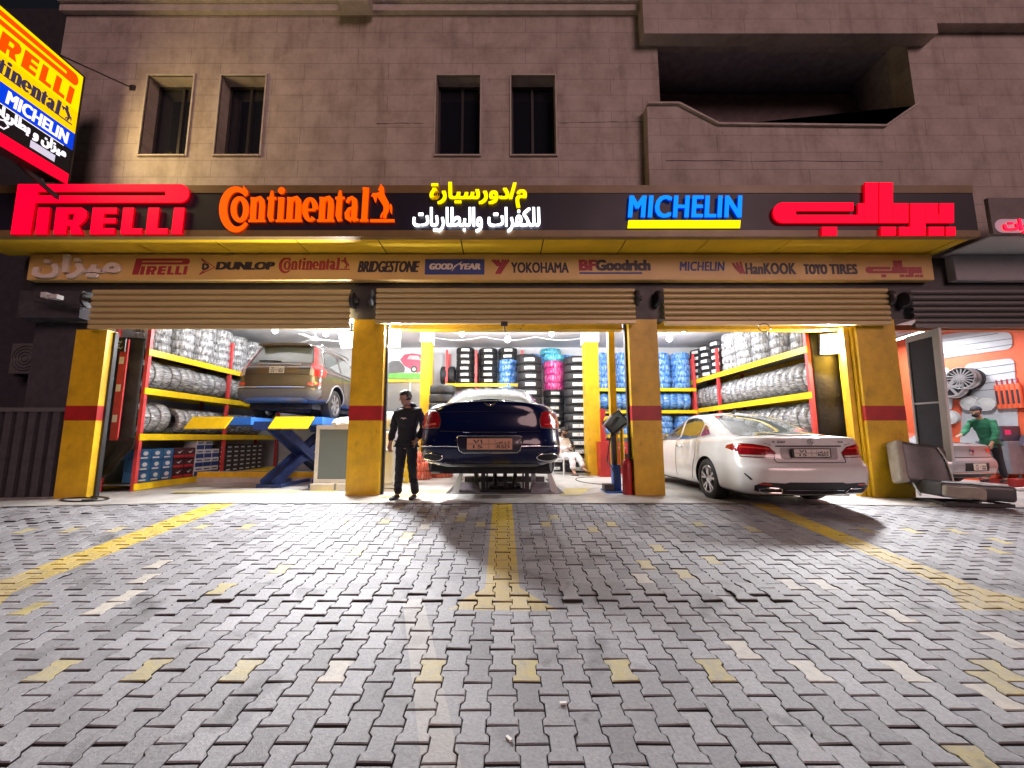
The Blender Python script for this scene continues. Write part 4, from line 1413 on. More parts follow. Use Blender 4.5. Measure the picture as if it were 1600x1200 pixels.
for c in range(3):
    flat_stack(xm - 0.02, 11.78 + c * 0.62, 2.84 + zr, 5, 'black', lambda i, c=c: f'labelled black tyre, {ORD[i]} up in {ORD[c]} stack past the orange post by white sedan', group='labelled black tyres', r=0.30, w=0.20, paper=(0.22, 0.09), face=-PI / 3)

# --- rack at the back, behind the inner pillar and the white sedan, blue film
b = thing('tyre_rack', 'red and yellow rack of blue wrapped tyres on the back wall', 'rack', (0, 0, 0), 0, 'tyre racks along the walls')
for px in (2.78, 3.45, 4.8, 5.95):
    for y in (12.6, 13.3): obj('post', MB().box((px - 0.03, y - 0.03, 0), (px + 0.03, y + 0.03, 3.6)), 'red_rack', b)
for z in (1.1, 1.84, 2.52):
    s = obj('shelf', MB().box((2.75, 12.65, z - 0.04), (5.98, 13.28, z - 0.015)), 'steel', b)
    obj('beam', MB().box((2.75, 12.555, z - 0.10), (5.98, 12.58, z)), 'yellow_rack', s)
for c in range(5):
    flat_stack(3.12 + c * 0.64, 12.95, 2.52, 6, 'blue', lambda i, c=c: f'blue film wrapped tyre, {ORD[i]} up in {ORD[c]} stack from the yellow inner pillar, back wall', group='blue wrapped tyres', r=0.305, w=0.19)
for c in range(14):
    put_tyre('blue', (2.95 + c * 0.215, 12.95, 1.84 + 0.31), (PI / 2, random.uniform(0, 6), PI / 2), f'{ORD[c]} blue wrapped tyre from the inner pillar in the upright row on the back wall', 'blue wrapped tyres', 0.31, 0.205)
for c in range(5):
    flat_stack(3.12 + c * 0.64, 12.95, 1.1, 3, 'blue', lambda i, c=c: f'blue film wrapped tyre on low back shelf, {ORD[i]} up in {ORD[c]} stack from inner pillar', group='blue wrapped tyres', r=0.305, w=0.19)

# --- rack and stacks behind the dark blue sedan
b = thing('tyre_rack', 'red and yellow rack of labelled tyres on the wall behind the blue sedan', 'rack', (0, 0, 0), 0, 'tyre racks along the walls')
for px in (-1.75, -0.83, 0.62):
    for y in (12.72, 13.35): obj('post', MB().box((px - 0.035, y - 0.03, 0), (px + 0.035, y + 0.03, 3.75)), 'red_rack', b)
for z in (1.6, 2.68):
    s = obj('shelf', MB().box((-1.78, 12.76, z - 0.04), (0.65, 13.34, z - 0.015)), 'steel', b)
    obj('beam', MB().box((-1.78, 12.66, z - 0.10), (0.65, 12.69, z)), 'yellow_rack', s)
PL = (0.26, 0.085)
GB = 'labelled black tyres'
Xb = lambda u, Y: (u - 785) / FPX * Y
flat_stack(Xb(726, 12.9), 12.98, 2.68, 6, 'black', lambda i: f'labelled black tyre, {ORD[i]} up beside the red post on the blue sedan rack, poster side', r=0.29, w=0.195, group=GB, paper=PL)
flat_stack(Xb(763, 12.9), 12.98, 2.68, 6, 'black', lambda i: f'labelled black tyre, {ORD[i]} up between the red post and the blue wrapped stack', r=0.29, w=0.192, group=GB, paper=PL)
flat_stack(Xb(794, 12.8), 12.95, 2.5, 7, ['blue'] * 5 + ['black'] * 2, lambda i: (f'blue wrapped tyre, {ORD[i]} up under two black ones behind the blue sedan roof' if i < 5 else f'labelled black tyre, {ORD[i - 5]} above the blue wrapped stack'), r=0.30, w=0.19, group='tyres behind the blue sedan', paper=PL)
for i in range(2):
    put_tyre('black', (Xb(693 + i * 12, 12.9), 12.95, 2.68 + 0.29), (PI / 2, 0, PI / 2), f'black tyre standing upright on the back shelf, {"nearer to" if i == 0 else "further from"} the yellow inner pillar', GB, 0.29, 0.2)
flat_stack(Xb(828, 12.2), 12.2, 0.0, 14, 'black', lambda i: f'labelled black tyre, {ORD[i]} from the floor in stack behind the blue sedan rear window edge', r=0.37, w=0.243, group=GB, paper=(0.30, 0.09))
flat_stack(Xb(866, 12.6), 12.6, 0.0, 16, ['black'] * 11 + ['pink'] * 4 + ['teal'], lambda i: (f'labelled black tyre, {ORD[i]} from the floor under the pink wrapped tyres' if i < 11 else f'pink film wrapped tyre, {ORD[i - 11]} up above the black tyres' if i < 15 else 'teal film wrapped tyre on top of the pink wrapped tyres'), r=0.325, w=0.222, group='tyres in the pink topped stack', paper=(0.26, 0.08))
flat_stack(Xb(901, 12.25), 12.25, 0.0, 14, 'black', lambda i: f'labelled black tyre, {ORD[i]} from the floor in tall stack behind the seated man', r=0.375, w=0.243, group=GB, paper=(0.32, 0.10))
put_tyre('blue', (Xb(896, 12.7), 12.9, 3.50), (0.2, 0.1, 0), 'blue film wrapped tyre lying on top beside the yellow inner pillar', 'tyres behind the blue sedan', 0.36, 0.22)
put_tyre('blue', (Xb(843, 12.8), 13.0, 3.48), (0.5, 0.2, 0.2), 'blue film wrapped tyre leaning beside the teal one', 'tyres behind the blue sedan', 0.34, 0.22)
put_tyre('teal', (Xb(862, 12.9), 13.0, 3.72), (0.05, 0.0, 0.2), 'upper teal film wrapped tyre under the shop ceiling', 'tyres behind the blue sedan', 0.34, 0.2)
put_tyre('black', (Xb(822, 12.9), 12.95, 3.52), (0.05, 0.0, 0.2), 'bare black tyre lying behind the stack next to the blue wrapped tyre', 'tyres behind the blue sedan', 0.36, 0.2)
flat_stack(Xb(690, 10.6), 10.65, 0.0, 10, ['orange'] * 7 + ['black'] * 3, lambda i: (f'orange film wrapped tyre, {ORD[i]} up in the stack topped by bare black tyres' if i < 7 else f'bare grey-black tyre, {ORD[i - 7]} above the orange wrapped tyres'), r=0.33, w=0.235, group='orange wrapped tyres')
flat_stack(Xb(655, 10.2), 10.15, 0.0, 3, 'orange', lambda i: f'orange film wrapped tyre, {ORD[i]} from the floor behind the man in black', r=0.36, w=0.22, group='orange wrapped tyres')

# --- boxes on the lowest shelf of the SUV rack
def carton_mesh(name, base, bandcol, w=0.27, h=0.215, d=0.3, kind=0):
    mb = MB().box((-d, -w / 2, 0), (0, w / 2, h))
    mb.m = [0] * 6
    x = 0.0015
    if kind == 0:      # blue carton: white roundel, pale footer line
        mb.add([(x, w * .22 * math.cos(2 * PI * i / 14), h * .60 + h * .20 * math.sin(2 * PI * i / 14)) for i in range(14)], [tuple(range(14))], 1)
        mb.add([(x, -w * .4, h * .12), (x, w * .2, h * .12), (x, w * .2, h * .26), (x, -w * .4, h * .26)], [(0, 1, 2, 3)], 1)
    elif kind == 1:    # dark carton: red footer, white bird-like swoosh
        mb.add([(x, -w * .48, h * .04), (x, w * .48, h * .04), (x, w * .48, h * .28), (x, -w * .48, h * .28)], [(0, 1, 2, 3)], 2)
        mb.add([(x, -w * .2, h * .62), (x, w * .02, h * .45), (x, w * .3, h * .8), (x, w * .02, h * .60)], [(0, 1, 2, 3)], 1)
    elif kind == 2:    # white carton over navy
        mb.add([(x, -w * .5, h * .0), (x, w * .5, h * .0), (x, w * .5, h * .5), (x, -w * .5, h * .5)], [(0, 1, 2, 3)], 2)
        mb.add([(x, -w * .35, h * .66), (x, w * .35, h * .66), (x, w * .35, h * .8), (x, -w * .35, h * .8)], [(0, 1, 2, 3)], 2)
    else:              # small black box with pale print
        mb.add([(x, -w * .35, h * .3), (x, w * .25, h * .3), (x, w * .25, h * .62), (x, -w * .35, h * .62)], [(0, 1, 2, 3)], 1)
    me = mb.mesh(name)
    for c in (base, (0.75, 0.75, 0.76), bandcol):
        me.materials.append(mat('carton_' + name, c, 0.45, vary=0.1))
    return me


CM = {'blue': carton_mesh('blue', (0.03, 0.13, 0.30), (0.5, 0.5, 0.5), kind=0), 'red': carton_mesh('red', (0.05, 0.01, 0.015), (0.5, 0.02, 0.03), w=0.30, kind=1),
      'white': carton_mesh('white', (0.7, 0.7, 0.7), (0.02, 0.05, 0.2), w=0.25, h=0.2, kind=2), 'black': carton_mesh('black', (0.03, 0.025, 0.02), (0.2, 0.15, 0.1), w=0.26, h=0.115, kind=3)}


def carton(k, p, label):
    o = bpy.data.objects.new('battery_carton' if k != 'black' else 'small_carton', CM[k])
    C.objects.link(o)
    o.location = p
    o.rotation_euler = (0, 0, random.uniform(-0.05, 0.05))
    return tag(o, label, 'box', 'boxes on the low shelf by the brown SUV')


y, z0 = 8.42, 0.162 + zl
for c in range(3):
    for r_ in range(3): carton('blue', (LX1 - 0.02, y, z0 + r_ * 0.222), f'blue carton with white roundel, {ORD[c]} column from red end post, {ORD[r_]} from the bottom')
    y += 0.285
y += 0.02
for c in range(2):
    for r_ in range(3): carton('red', (LX1 - 0.02, y, z0 + r_ * 0.222), f'black and red carton, {"nearer" if c == 0 else "further"} column beside the blue cartons, {ORD[r_]} from the bottom')
    y += 0.315
y += 0.0
for c in range(3):
    for r_ in range((4, 4, 3)[c]): carton('white', (LX1 - 0.02, y, z0 + r_ * 0.205), f'white and navy carton, {ORD[c]} column past the red cartons, {ORD[r_]} from the bottom')
    y += 0.27
for c in range(7):
    for r_ in range(6): carton('black', (LX1 - 0.02, y, z0 + r_ * 0.118), f'small black carton, {ORD[c]} column past the white cartons, {ORD[r_]} from the bottom')
    y += 0.275
# ------------------------------------------------------------------ cars
def crom(keys, sub=4):
    """smooth curve through rows of numbers"""
    out = []
    n = len(keys)
    for i in range(n - 1):
        p0, p1, p2, p3 = (np.array(keys[max(0, min(n - 1, j))], float) for j in (i - 1, i, i + 1, i + 2))
        for s in range(sub):
            t = s / sub
            out.append(0.5 * (2 * p1 + (p2 - p0) * t + (2 * p0 - 5 * p1 + 4 * p2 - p3) * t * t + (3 * p1 - p0 - 3 * p2 + p3) * t ** 3))
    out.append(np.array(keys[-1], float))
    return out


def car_shell(keys, warp=None, crown=0.02, sub=4, NR=8, NC=8, NS=26, NF=6, cap_bottom=True, NX=10):
    """stack of rounded outlines. row: z, rear y, front y, half width, rear corner rx, ry, front corner rx, ry, rear bow, front bow"""
    mb = MB()
    loops = []
    for z, yr, yf, hw, rx, ry, fx, fy, br, bf in crom(keys, sub):
        half = []
        for i in range(NR):
            x = (hw - rx) * i / NR
            half.append((x, yr + br * (x / hw) ** 2))
        yb = yr + br * ((hw - rx) / hw) ** 2
        for i in range(NC + 1):
            a = PI / 2 * i / NC
            half.append((hw - rx + rx * math.sin(a), yb + ry - ry * math.cos(a) + 0 * br))
        ye = yf - bf * ((hw - fx) / hw) ** 2
        for i in range(1, NS):
            half.append((hw, (yb + ry) + (ye - fy - yb - ry) * i / NS))
        for i in range(NC + 1):
            a = PI / 2 * i / NC
            half.append((hw - fx + fx * math.cos(a), ye - fy + fy * math.sin(a)))
        for i in range(NF - 1, -1, -1):
            x = (hw - fx) * i / NF
            half.append((x, yf - bf * (x / hw) ** 2))
        loops.append((z, half))
    m = len(loops[0][1])
    full = 2 * m - 2
    W = warp or (lambda x, y, z: (x, y, z))
    for z, h in loops:
        pts = h + [(-x, y) for x, y in reversed(h[1:-1])]
        mb.v += [W(x, y, z) for x, y in pts]
    for l in range(len(loops) - 1):
        for i in range(full):
            j = (i + 1) % full
            mb.f.append((l * full + i, l * full + j, (l + 1) * full + j, (l + 1) * full + i)); mb.m.append(0)

    def cap(l, up):
        base = l * full
        z, h = loops[l]
        rows = []
        for i in range(m):
            Ri = base + i
            Li = base + ((full - i) % full)
            if i in (0, m - 1):
                rows.append([Ri] * (NX + 1)); continue
            row = [Li]
            for k_ in range(1, NX):
                s = -1 + 2 * k_ / NX
                x, y = h[i][0] * s, h[i][1]
                mb.v.append(W(x, y, z + (crown * (1 - s * s) if up else 0)))
                row.append(len(mb.v) - 1)
            row.append(Ri)
            rows.append(row)
        for i in range(m - 1):
            for k_ in range(NX):
                q = [rows[i][k_], rows[i][k_ + 1], rows[i + 1][k_ + 1], rows[i + 1][k_]]
                u = []
                for a in q:
                    if a not in u: u.append(a)
                if len(u) < 3: continue
                mb.f.append(tuple(u if up else u[::-1])); mb.m.append(0)
    cap(len(loops) - 1, True)
    if cap_bottom: cap(0, False)
    return mb


def boolean_cut(me, cutters):
    o = bpy.data.objects.new('cut', me)
    C.objects.link(o)
    tmp = [o]
    for cmb in cutters:
        cm = cmb.mesh('cutter')
        cm.materials.append(M['black'])
        c = bpy.data.objects.new('cutter', cm)
        C.objects.link(c)
        tmp.append(c)
        md = o.modifiers.new('b', 'BOOLEAN')
        md.object = c
        md.operation = 'DIFFERENCE'
        md.solver = 'EXACT'
        try: md.material_mode = 'TRANSFER'
        except Exception: pass
    dg = bpy.context.evaluated_depsgraph_get()
    dg.update()
    r = bpy.data.meshes.new_from_object(o.evaluated_get(dg))
    for t in tmp: bpy.data.objects.remove(t)
    return r


class Wrap:
    """lays outlines onto the bodywork, seen along one axis"""
    def __init__(s, meshes):
        vs, fs = [], []
        for me in meshes:
            o = len(vs)
            vs += [v.co.copy() for v in me.vertices]
            fs += [tuple(i + o for i in p.vertices) for p in me.polygons]
        s.t = BVHTree.FromPolygons(vs, fs)

    def lay(s, poly, view='rear', off=0.004, edge=0.06, mb=None, mi=0, thick=0.0, smooth_to=None):
        bm = bmesh.new()
        vs = [bm.verts.new((a, b, 0)) for a, b in poly]
        bm.faces.new(vs)
        bmesh.ops.triangulate(bm, faces=bm.faces[:])
        for _ in range(6):
            lg = [e for e in bm.edges if e.calc_length() > edge]
            if not lg: break
            bmesh.ops.subdivide_edges(bm, edges=lg, cuts=1)
            bmesh.ops.triangulate(bm, faces=[f for f in bm.faces if len(f.verts) > 3])
        d = {'rear': Vector((0, 1, 0)), 'left': Vector((1, 0, 0)), 'right': Vector((-1, 0, 0))}[view]
        pts = []
        for v in bm.verts:
            a, b = v.co.x, v.co.y
            o = Vector((a, -3, b)) if view == 'rear' else Vector((-3 if view == 'left' else 3, a, b))
            h = s.t.ray_cast(o, d)
            if h[0] is None:
                h = s.t.find_nearest(Vector((a, 0.2, b)) if view == 'rear' else Vector((-0.9 if view == 'left' else 0.9, a, b)))
            n = h[1]
            if n.dot(d) > 0: n = -n
            pts.append(h[0] + n * off)
        mb = mb if mb is not None else MB()
        bm.verts.index_update()
        fs = []
        for f in bm.faces:
            ids = [v.index for v in f.verts]
            nn = (pts[ids[1]] - pts[ids[0]]).cross(pts[ids[2]] - pts[ids[0]])
            fs.append(ids if nn.dot(d) < 0 else ids[::-1])
        mb.add(pts, fs, mi)
        bm.free()
        return mb

    def path(s, pts, r, view='rear', off=0.004, n=6, step=0.05):
        """round moulding or seam following the bodywork"""
        d = {'rear': Vector((0, 1, 0)), 'left': Vector((1, 0, 0)), 'right': Vector((-1, 0, 0))}[view]
        out = []
        for (a0, b0), (a1, b1) in zip(pts, pts[1:]):
            k_ = max(1, int(math.hypot(a1 - a0, b1 - b0) / step))
            for i in range(k_):
                out.append((a0 + (a1 - a0) * i / k_, b0 + (b1 - b0) * i / k_))
        out.append(pts[-1])
        P = []
        for a, b in out:
            o = Vector((a, -3, b)) if view == 'rear' else Vector((-3 if view == 'left' else 3, a, b))
            h = s.t.ray_cast(o, d)
            if h[0] is None: h = s.t.find_nearest(Vector((a, 0.2, b)) if view == 'rear' else Vector((-0.9 if view == 'left' else 0.9, a, b)))
            n_ = h[1] if h[1].dot(d) < 0 else -h[1]
            P.append(h[0] + n_ * off)
        return MB().tube(P, r, n)


def rrect(x0, z0, x1, z1, r=0.02, n=4):
    return arc(x1 - r, z0 + r, r, -90, 0, n) + arc(x1 - r, z1 - r, r, 0, 90, n) + arc(x0 + r, z1 - r, r, 90, 180, n) + arc(x0 + r, z0 + r, r, 180, 270, n)


def ell(cx, cz, rx, rz_, n=24): return [(cx + rx * math.cos(2 * PI * i / n), cz + rz_ * math.sin(2 * PI * i / n)) for i in range(n)]


M['seam'] = mat('panel_seam', (0.012, 0.012, 0.014), 0.7)
M['tail_red'] = mat('tail_lamp_red', (0.30, 0.006, 0.012), 0.08, coat=1.0, bump=0.25, bscale=90, vary=0.35, vscale=18)
M['tail_bright'] = mat('tail_lamp_bright_red', (0.75, 0.04, 0.03), 0.12, coat=1.0, vary=0.2, vscale=12)
M['lens_clear'] = mat('clear_lens', (0.55, 0.52, 0.48), 0.1, coat=1.0, bump=0.4, bscale=120)
M['car_glass'] = mat('car_glass', (0.10, 0.115, 0.11), 0.05, spec=0.9, coat=1.0)
M['side_glass'] = mat('side_glass', (0.018, 0.02, 0.022), 0.05, spec=0.9, coat=1.0)
M['plate_tan'] = mat('plate_tan', (0.55, 0.30, 0.19), 0.5)
M['plate_white'] = mat('plate_white', (0.66, 0.60, 0.53), 0.5)
M['underbody'] = mat('underbody', (0.03, 0.03, 0.035), 0.7, vary=0.4, vscale=8)


def wheel(parent, x, y, r, w, side, style, rimm='alloy'):
    """wheel > tyre, rim. side -1 faces -X"""
    h = w / 2
    t = MB().lathe([(r * 0.68, -h * 0.8), (r * 0.73, -h * 0.98), (r * 0.88, -h), (r * 0.965, -h * 0.86), (r, -h * 0.55), (r, h * 0.55), (r * 0.965, h * 0.86), (r * 0.88, h), (r * 0.73, h * 0.98), (r * 0.68, h * 0.8)], 36, 'X')
    wo = obj('wheel', t, 'rubber', parent, sm=35, loc=(x, y, r))
    rm = MB()
    s = side
    f = h * 0.80 * s
    rm.lathe([(r * 0.69, f), (r * 0.665, f * 1.08), (r * 0.63, f), (r * 0.61, -f), (r * 0.69, -f)], 36, 'X')
    if style == 'five_twin':
        for k_ in range(5):
            for da in (-0.16, 0.16):
                a0, a1 = 2 * PI * k_ / 5 + da * 0.55 + PI / 2, 2 * PI * k_ / 5 + da * 1.35 + PI / 2
                rm.beam((f * 0.9, 0.09 * r * math.cos(a0) / 0.32 * 0.8, 0.09 * r * math.sin(a0) / 0.32 * 0.8), (f * 0.93, r * 0.65 * math.cos(a1), r * 0.65 * math.sin(a1)), 0.034, 0.03, up=(1, 0, 0))
    elif style == 'multi':
        for k_ in range(16):
            a0 = 2 * PI * k_ / 16
            rm.beam((f * 0.9, 0.05 * math.cos(a0), 0.05 * math.sin(a0)), (f * 0.95, r * 0.65 * math.cos(a0), r * 0.65 * math.sin(a0)), 0.024, 0.02, up=(1, 0, 0))
    else:
        for k_ in range(7):
            a0 = 2 * PI * k_ / 7
            rm.beam((f * 0.9, 0.03 * math.cos(a0), 0.03 * math.sin(a0)), (f * 0.95, r * 0.65 * math.cos(a0), r * 0.65 * math.sin(a0)), 0.075, 0.025, up=(1, 0, 0))
    rm.lathe([(0, f * 1.0), (0.045, f * 1.0), (0.075, f * 0.93), (0.08, f * 0.7), (0, f * 0.7)], 20, 'X')
    obj('rim', rm, rimm, wo, sm=35)
    hb = MB().lathe([(0.0, f * 0.5), (r * 0.52, f * 0.5), (r * 0.52, f * 0.42), (0, f * 0.42)], 28, 'X')
    obj('brake_disc', hb, 'steel', wo, sm=35)
    return wo


def plate(parent, cx, cz, w, h, y, m, tilt=0.0, digits=True, d=0.0):
    p = obj('number_plate', MB().box((cx - w / 2, y - 0.012, cz - h / 2), (cx + w / 2, y, cz + h / 2), bev=0.004), m, parent)
    if tilt: p.rotation_euler = (0, 0, 0)
    t = MB()
    yy = y - 0.0135
    t.add([(cx - w / 2 + 0.01, yy, cz - 0.003), (cx + w / 2 - 0.01, yy, cz - 0.003), (cx + w / 2 - 0.01, yy, cz + 0.003), (cx - w / 2 + 0.01, yy, cz + 0.003)], [(0, 1, 2, 3)])
    for f in (0.48, 0.62):
        t.add([(cx - w / 2 + w * f, yy, cz - h * .42), (cx - w / 2 + w * f + 0.004, yy, cz - h * .42), (cx - w / 2 + w * f + 0.004, yy, cz + h * .42), (cx - w / 2 + w * f, yy, cz + h * .42)], [(0, 1, 2, 3)])
    obj('plate_divider', t, 'ink', p)
    for txt, f0, f1, z0, z1 in ((arabic('١٧'), .14, .34, .08, .40), ('15', .14, .34, -.38, -.10), (arabic('د ر س'), .66, .94, .08, .38), ('RSD', .66, .94, -.38, -.10)):
        mb = fit_text(txt, cx - w / 2 + w * f0, cx - w / 2 + w * f1, cz + h * z0, cz + h * z1, yy, bold=0.002)
        obj('plate_print', mb, 'ink', p)
    return p


def smooth_mesh(me, a=32): return smooth(me, a)


def paint(name, col, metallic=0.3, rough=0.28, dirt=0.1):
    return mat(name, col, rough, metallic, vary=dirt, vscale=3.0, coat=1.0)


# ---------------------------------------------------------------- white sedan
def make_white_sedan():
    car = thing('parked_sedan', 'white four-door sedan with red tail lamps backed out past the pillar', 'car', (4.33, 5.75, -0.01), 0)
    pm = paint('white_car_paint', (0.74, 0.73, 0.71), 0.0, 0.3, 0.04)
    L = 4.88
    rows = [  # z, yr, yf, hw, rear rx ry, front rx ry, bows
        (0.20, 0.22, L - 0.25, 0.78, 0.38, 0.22, 0.4, 0.3, 0.10, 0.2),
        (0.25, 0.09, L - 0.10, 0.88, 0.40, 0.26, 0.45, 0.4, 0.11, 0.2),
        (0.36, 0.03, L - 0.02, 0.915, 0.40, 0.28, 0.5, 0.5, 0.12, 0.22),
        (0.52, 0.00, L, 0.925, 0.40, 0.30, 0.5, 0.5, 0.12, 0.22),
        (0.60, 0.01, L - 0.01, 0.925, 0.40, 0.30, 0.5, 0.5, 0.12, 0.22),
        (0.66, 0.06, L - 0.03, 0.925, 0.40, 0.30, 0.5, 0.5, 0.12, 0.22),
        (0.76, 0.10, L - 0.08, 0.918, 0.40, 0.32, 0.5, 0.5, 0.12, 0.22),
        (0.90, 0.10, L - 0.25, 0.90, 0.40, 0.34, 0.5, 0.5, 0.12, 0.22),
        (0.985, 0.085, L - 0.45, 0.865, 0.42, 0.36, 0.5, 0.5, 0.12, 0.22),
        (1.015, 0.10, L - 0.5, 0.82, 0.42, 0.36, 0.5, 0.5, 0.12, 0.22),
        (1.03, 0.20, L - 0.6, 0.74, 0.40, 0.36, 0.5, 0.5, 0.10, 0.22)]

    def warp(x, y, z):
        k_ = max(0.0, min(1.0, (z - 0.55) / 0.4))
        if y > 3.1: z -= 0.10 * k_ * ((y - 3.1) / 1.7) ** 1.6
        return (x, y, z)
    body = car_shell(rows, warp, crown=0.03).mesh('body')
    body.materials.append(pm)
    rw, yw0, yw1 = 0.332, 1.26, 4.07
    cuts = [MB().lathe([(0, -1.2), (0.375, -1.2), (0.375, -0.62), (0, -0.62)], 40, 'X', (0, y, rw)) for y in (yw0, yw1)] + [MB().lathe([(0, 0.62), (0.375, 0.62), (0.375, 1.2), (0, 1.2)], 40, 'X', (0, y, rw)) for y in (yw0, yw1)]
    body = boolean_cut(body, cuts)
    smooth(body, 30)
    gh = [(0.93, 0.42, 3.85, 0.825, 0.30, 0.42, 0.3, 0.5, 0.16, 0.25),
          (1.03, 0.62, 3.62, 0.80, 0.30, 0.42, 0.3, 0.5, 0.16, 0.25),
          (1.18, 0.98, 3.26, 0.745, 0.30, 0.42, 0.3, 0.5, 0.18, 0.25),
          (1.33, 1.40, 2.92, 0.685, 0.30, 0.42, 0.3, 0.5, 0.20, 0.25),
          (1.415, 1.78, 2.70, 0.63, 0.28, 0.38, 0.3, 0.4, 0.20, 0.22),
          (1.445, 2.0, 2.55, 0.55, 0.25, 0.30, 0.25, 0.3, 0.15, 0.2)]
    cab = car_shell(gh, None, crown=0.03).mesh('cabin')
    cab.materials.append(pm)
    smooth(cab, 40)
    bo = obj('body', body, [], car)
    co = obj('cabin', cab, [], car)
    wr = Wrap([body, cab])
    # glass
    rwn = [(-0.60, 1.045), (0.60, 1.045), (0.655, 1.07), (0.60, 1.20), (0.50, 1.36), (0.44, 1.405), (0, 1.415), (-0.44, 1.405), (-0.50, 1.36), (-0.60, 1.20), (-0.655, 1.07)]
    obj('rear_window', wr.lay(rwn, 'rear', 0.005), 'car_glass', co, sm=60)
    for sd, side in ((-1, 'left'), (1, 'right')):
        w1 = [(1.30, 1.075), (1.62, 1.03), (1.60, 1.06), (1.56, 1.24), (1.44, 1.19)]
        w2 = [(1.66, 1.00), (2.38, 0.985), (2.36, 1.36), (2.05, 1.385), (1.80, 1.345), (1.62, 1.26)]
        w3 = [(2.46, 0.985), (3.42, 0.975), (3.10, 1.17), (2.80, 1.33), (2.46, 1.365)]
        for w in (w1, w2, w3):
            obj('side_window', wr.lay(w, side, 0.005), 'side_glass', co, sm=60)
        tr = [(1.28, 1.07), (1.64, 0.99), (3.46, 0.962)]
        obj('window_trim', wr.path(tr, 0.007, side, 0.004), 'chrome', co)
        obj('handle', MB().tube([(sd * 0.90, 2.12, 0.855), (sd * 0.945, 2.16, 0.86), (sd * 0.945, 2.32, 0.86), (sd * 0.90, 2.36, 0.855)], 0.013, 8), 'chrome', bo, sm=60)
        obj('door_seam', wr.path([(1.62, 0.98), (1.62, 0.72), (1.72, 0.50), (1.80, 0.27)], 0.005, side, 0.0), 'seam', bo)
        obj('door_seam', wr.path([(2.42, 0.96), (2.44, 0.6), (2.44, 0.27)], 0.005, side, 0.0), 'seam', bo)
        obj('sill_strip', wr.lay([(1.75, 0.235), (3.55, 0.235), (3.55, 0.30), (1.75, 0.30)], side, 0.006), pm, bo)
    # tail lamps wrapping the corners, in two pieces each side
    for s in (-1, 1):
        pl = [(s * 0.50, 0.735), (s * 0.47, 0.80), (s * 0.52, 0.90), (s * 0.78, 0.935), (s * 0.865, 0.925)]
        pl2 = [(s * 0.50, 0.722), (s * 0.87, 0.735), (s * 0.895, 0.90), (s * 0.86, 0.93), (s * 0.74, 0.925), (s * 0.55, 0.885), (s * 0.465, 0.80)]
        lo = obj('tail_lamp', wr.lay(pl2, 'rear', 0.008, 0.04), 'tail_red', car, sm=60)
        lc = [(s * 0.50, 0.732), (s * 0.86, 0.745), (s * 0.87, 0.768), (s * 0.49, 0.76)]
        obj('clear_strip', wr.lay(lc, 'rear', 0.011, 0.04), 'lens_clear', lo)
        obj('light_guide', wr.lay([(s * 0.55, 0.845), (s * 0.86, 0.868), (s * 0.87, 0.892), (s * 0.56, 0.865)], 'rear', 0.012, 0.04), 'tail_bright', lo)
        # side wrap
        ws = [(0.30, 0.80), (0.62, 0.86), (0.58, 0.90), (0.40, 0.93), (0.28, 0.92)]
        obj('lamp_wrap', wr.lay(ws, 'left' if s < 0 else 'right', 0.008, 0.04), 'tail_red', lo, sm=60)
    # boot lid seams, lower lip, plate recess
    obj('boot_seam', wr.path([(-0.47, 0.80), (-0.50, 0.70), (-0.48, 0.665), (0.48, 0.665), (0.50, 0.70), (0.47, 0.80)], 0.006, 'rear', 0.0), 'seam', bo)
    obj('boot_seam', wr.path([(-0.62, 1.02), (-0.60, 0.93), (-0.52, 0.905)], 0.005, 'rear', 0.0), 'seam', bo)
    obj('boot_seam', wr.path([(0.62, 1.02), (0.60, 0.93), (0.52, 0.905)], 0.005, 'rear', 0.0), 'seam', bo)
    obj('chrome_strip', wr.path([(-0.46, 0.893), (0.46, 0.893)], 0.009, 'rear', 0.004), 'seam', bo)
    rcs = [(-0.37, 0.705), (0.37, 0.705), (0.40, 0.74), (0.40, 0.87), (-0.40, 0.87), (-0.40, 0.74)]
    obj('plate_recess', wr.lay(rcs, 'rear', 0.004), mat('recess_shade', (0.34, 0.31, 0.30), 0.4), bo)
    obj('plate_frame', MB().box((-0.275, 0.072, 0.735), (0.275, 0.086, 0.86), bev=0.005), 'black', car)
    plate(car, 0, 0.797, 0.50, 0.105, 0.0715, 'plate_white')
    # badges: ring star and small lettering
    st = MB().lathe([(0.036, -0.004), (0.041, 0.0), (0.036, 0.004), (0.033, 0.0)], 24, 'Y', closed=True)
    for k_ in range(3):
        a = PI / 2 + k_ * 2 * PI / 3
        st.beam((0, 0, 0), (0.035 * math.cos(a), 0, 0.035 * math.sin(a)), 0.006, 0.008, up=(0, 1, 0))
    obj('star_badge', st, 'chrome', car, loc=(0, 0.074, 0.952))
    for txt, x0, x1 in (('E 300', -0.53, -0.35), ('V6', 0.40, 0.47)):
        b = fit_text(txt, x0, x1, 0.94, 0.965, 0.0, bold=0.002)
        obj('badge_lettering', b, 'chrome', car, loc=(0, 0.088 if x0 < 0 else 0.098, 0))
    # bumper: black diffuser with chrome exhaust trims
    df = [(-0.62, 0.235), (0.62, 0.235), (0.78, 0.275), (0.79, 0.345), (0.70, 0.395), (0.42, 0.385), (0.36, 0.40), (-0.36, 0.40), (-0.42, 0.385), (-0.70, 0.395), (-0.79, 0.345), (-0.78, 0.275)]
    d = obj('diffuser', wr.lay(df, 'rear', 0.006), 'black', car, sm=60)
    obj('diffuser_trim', wr.path([(-0.40, 0.295), (0.40, 0.295)], 0.010, 'rear', 0.008), 'chrome', d)
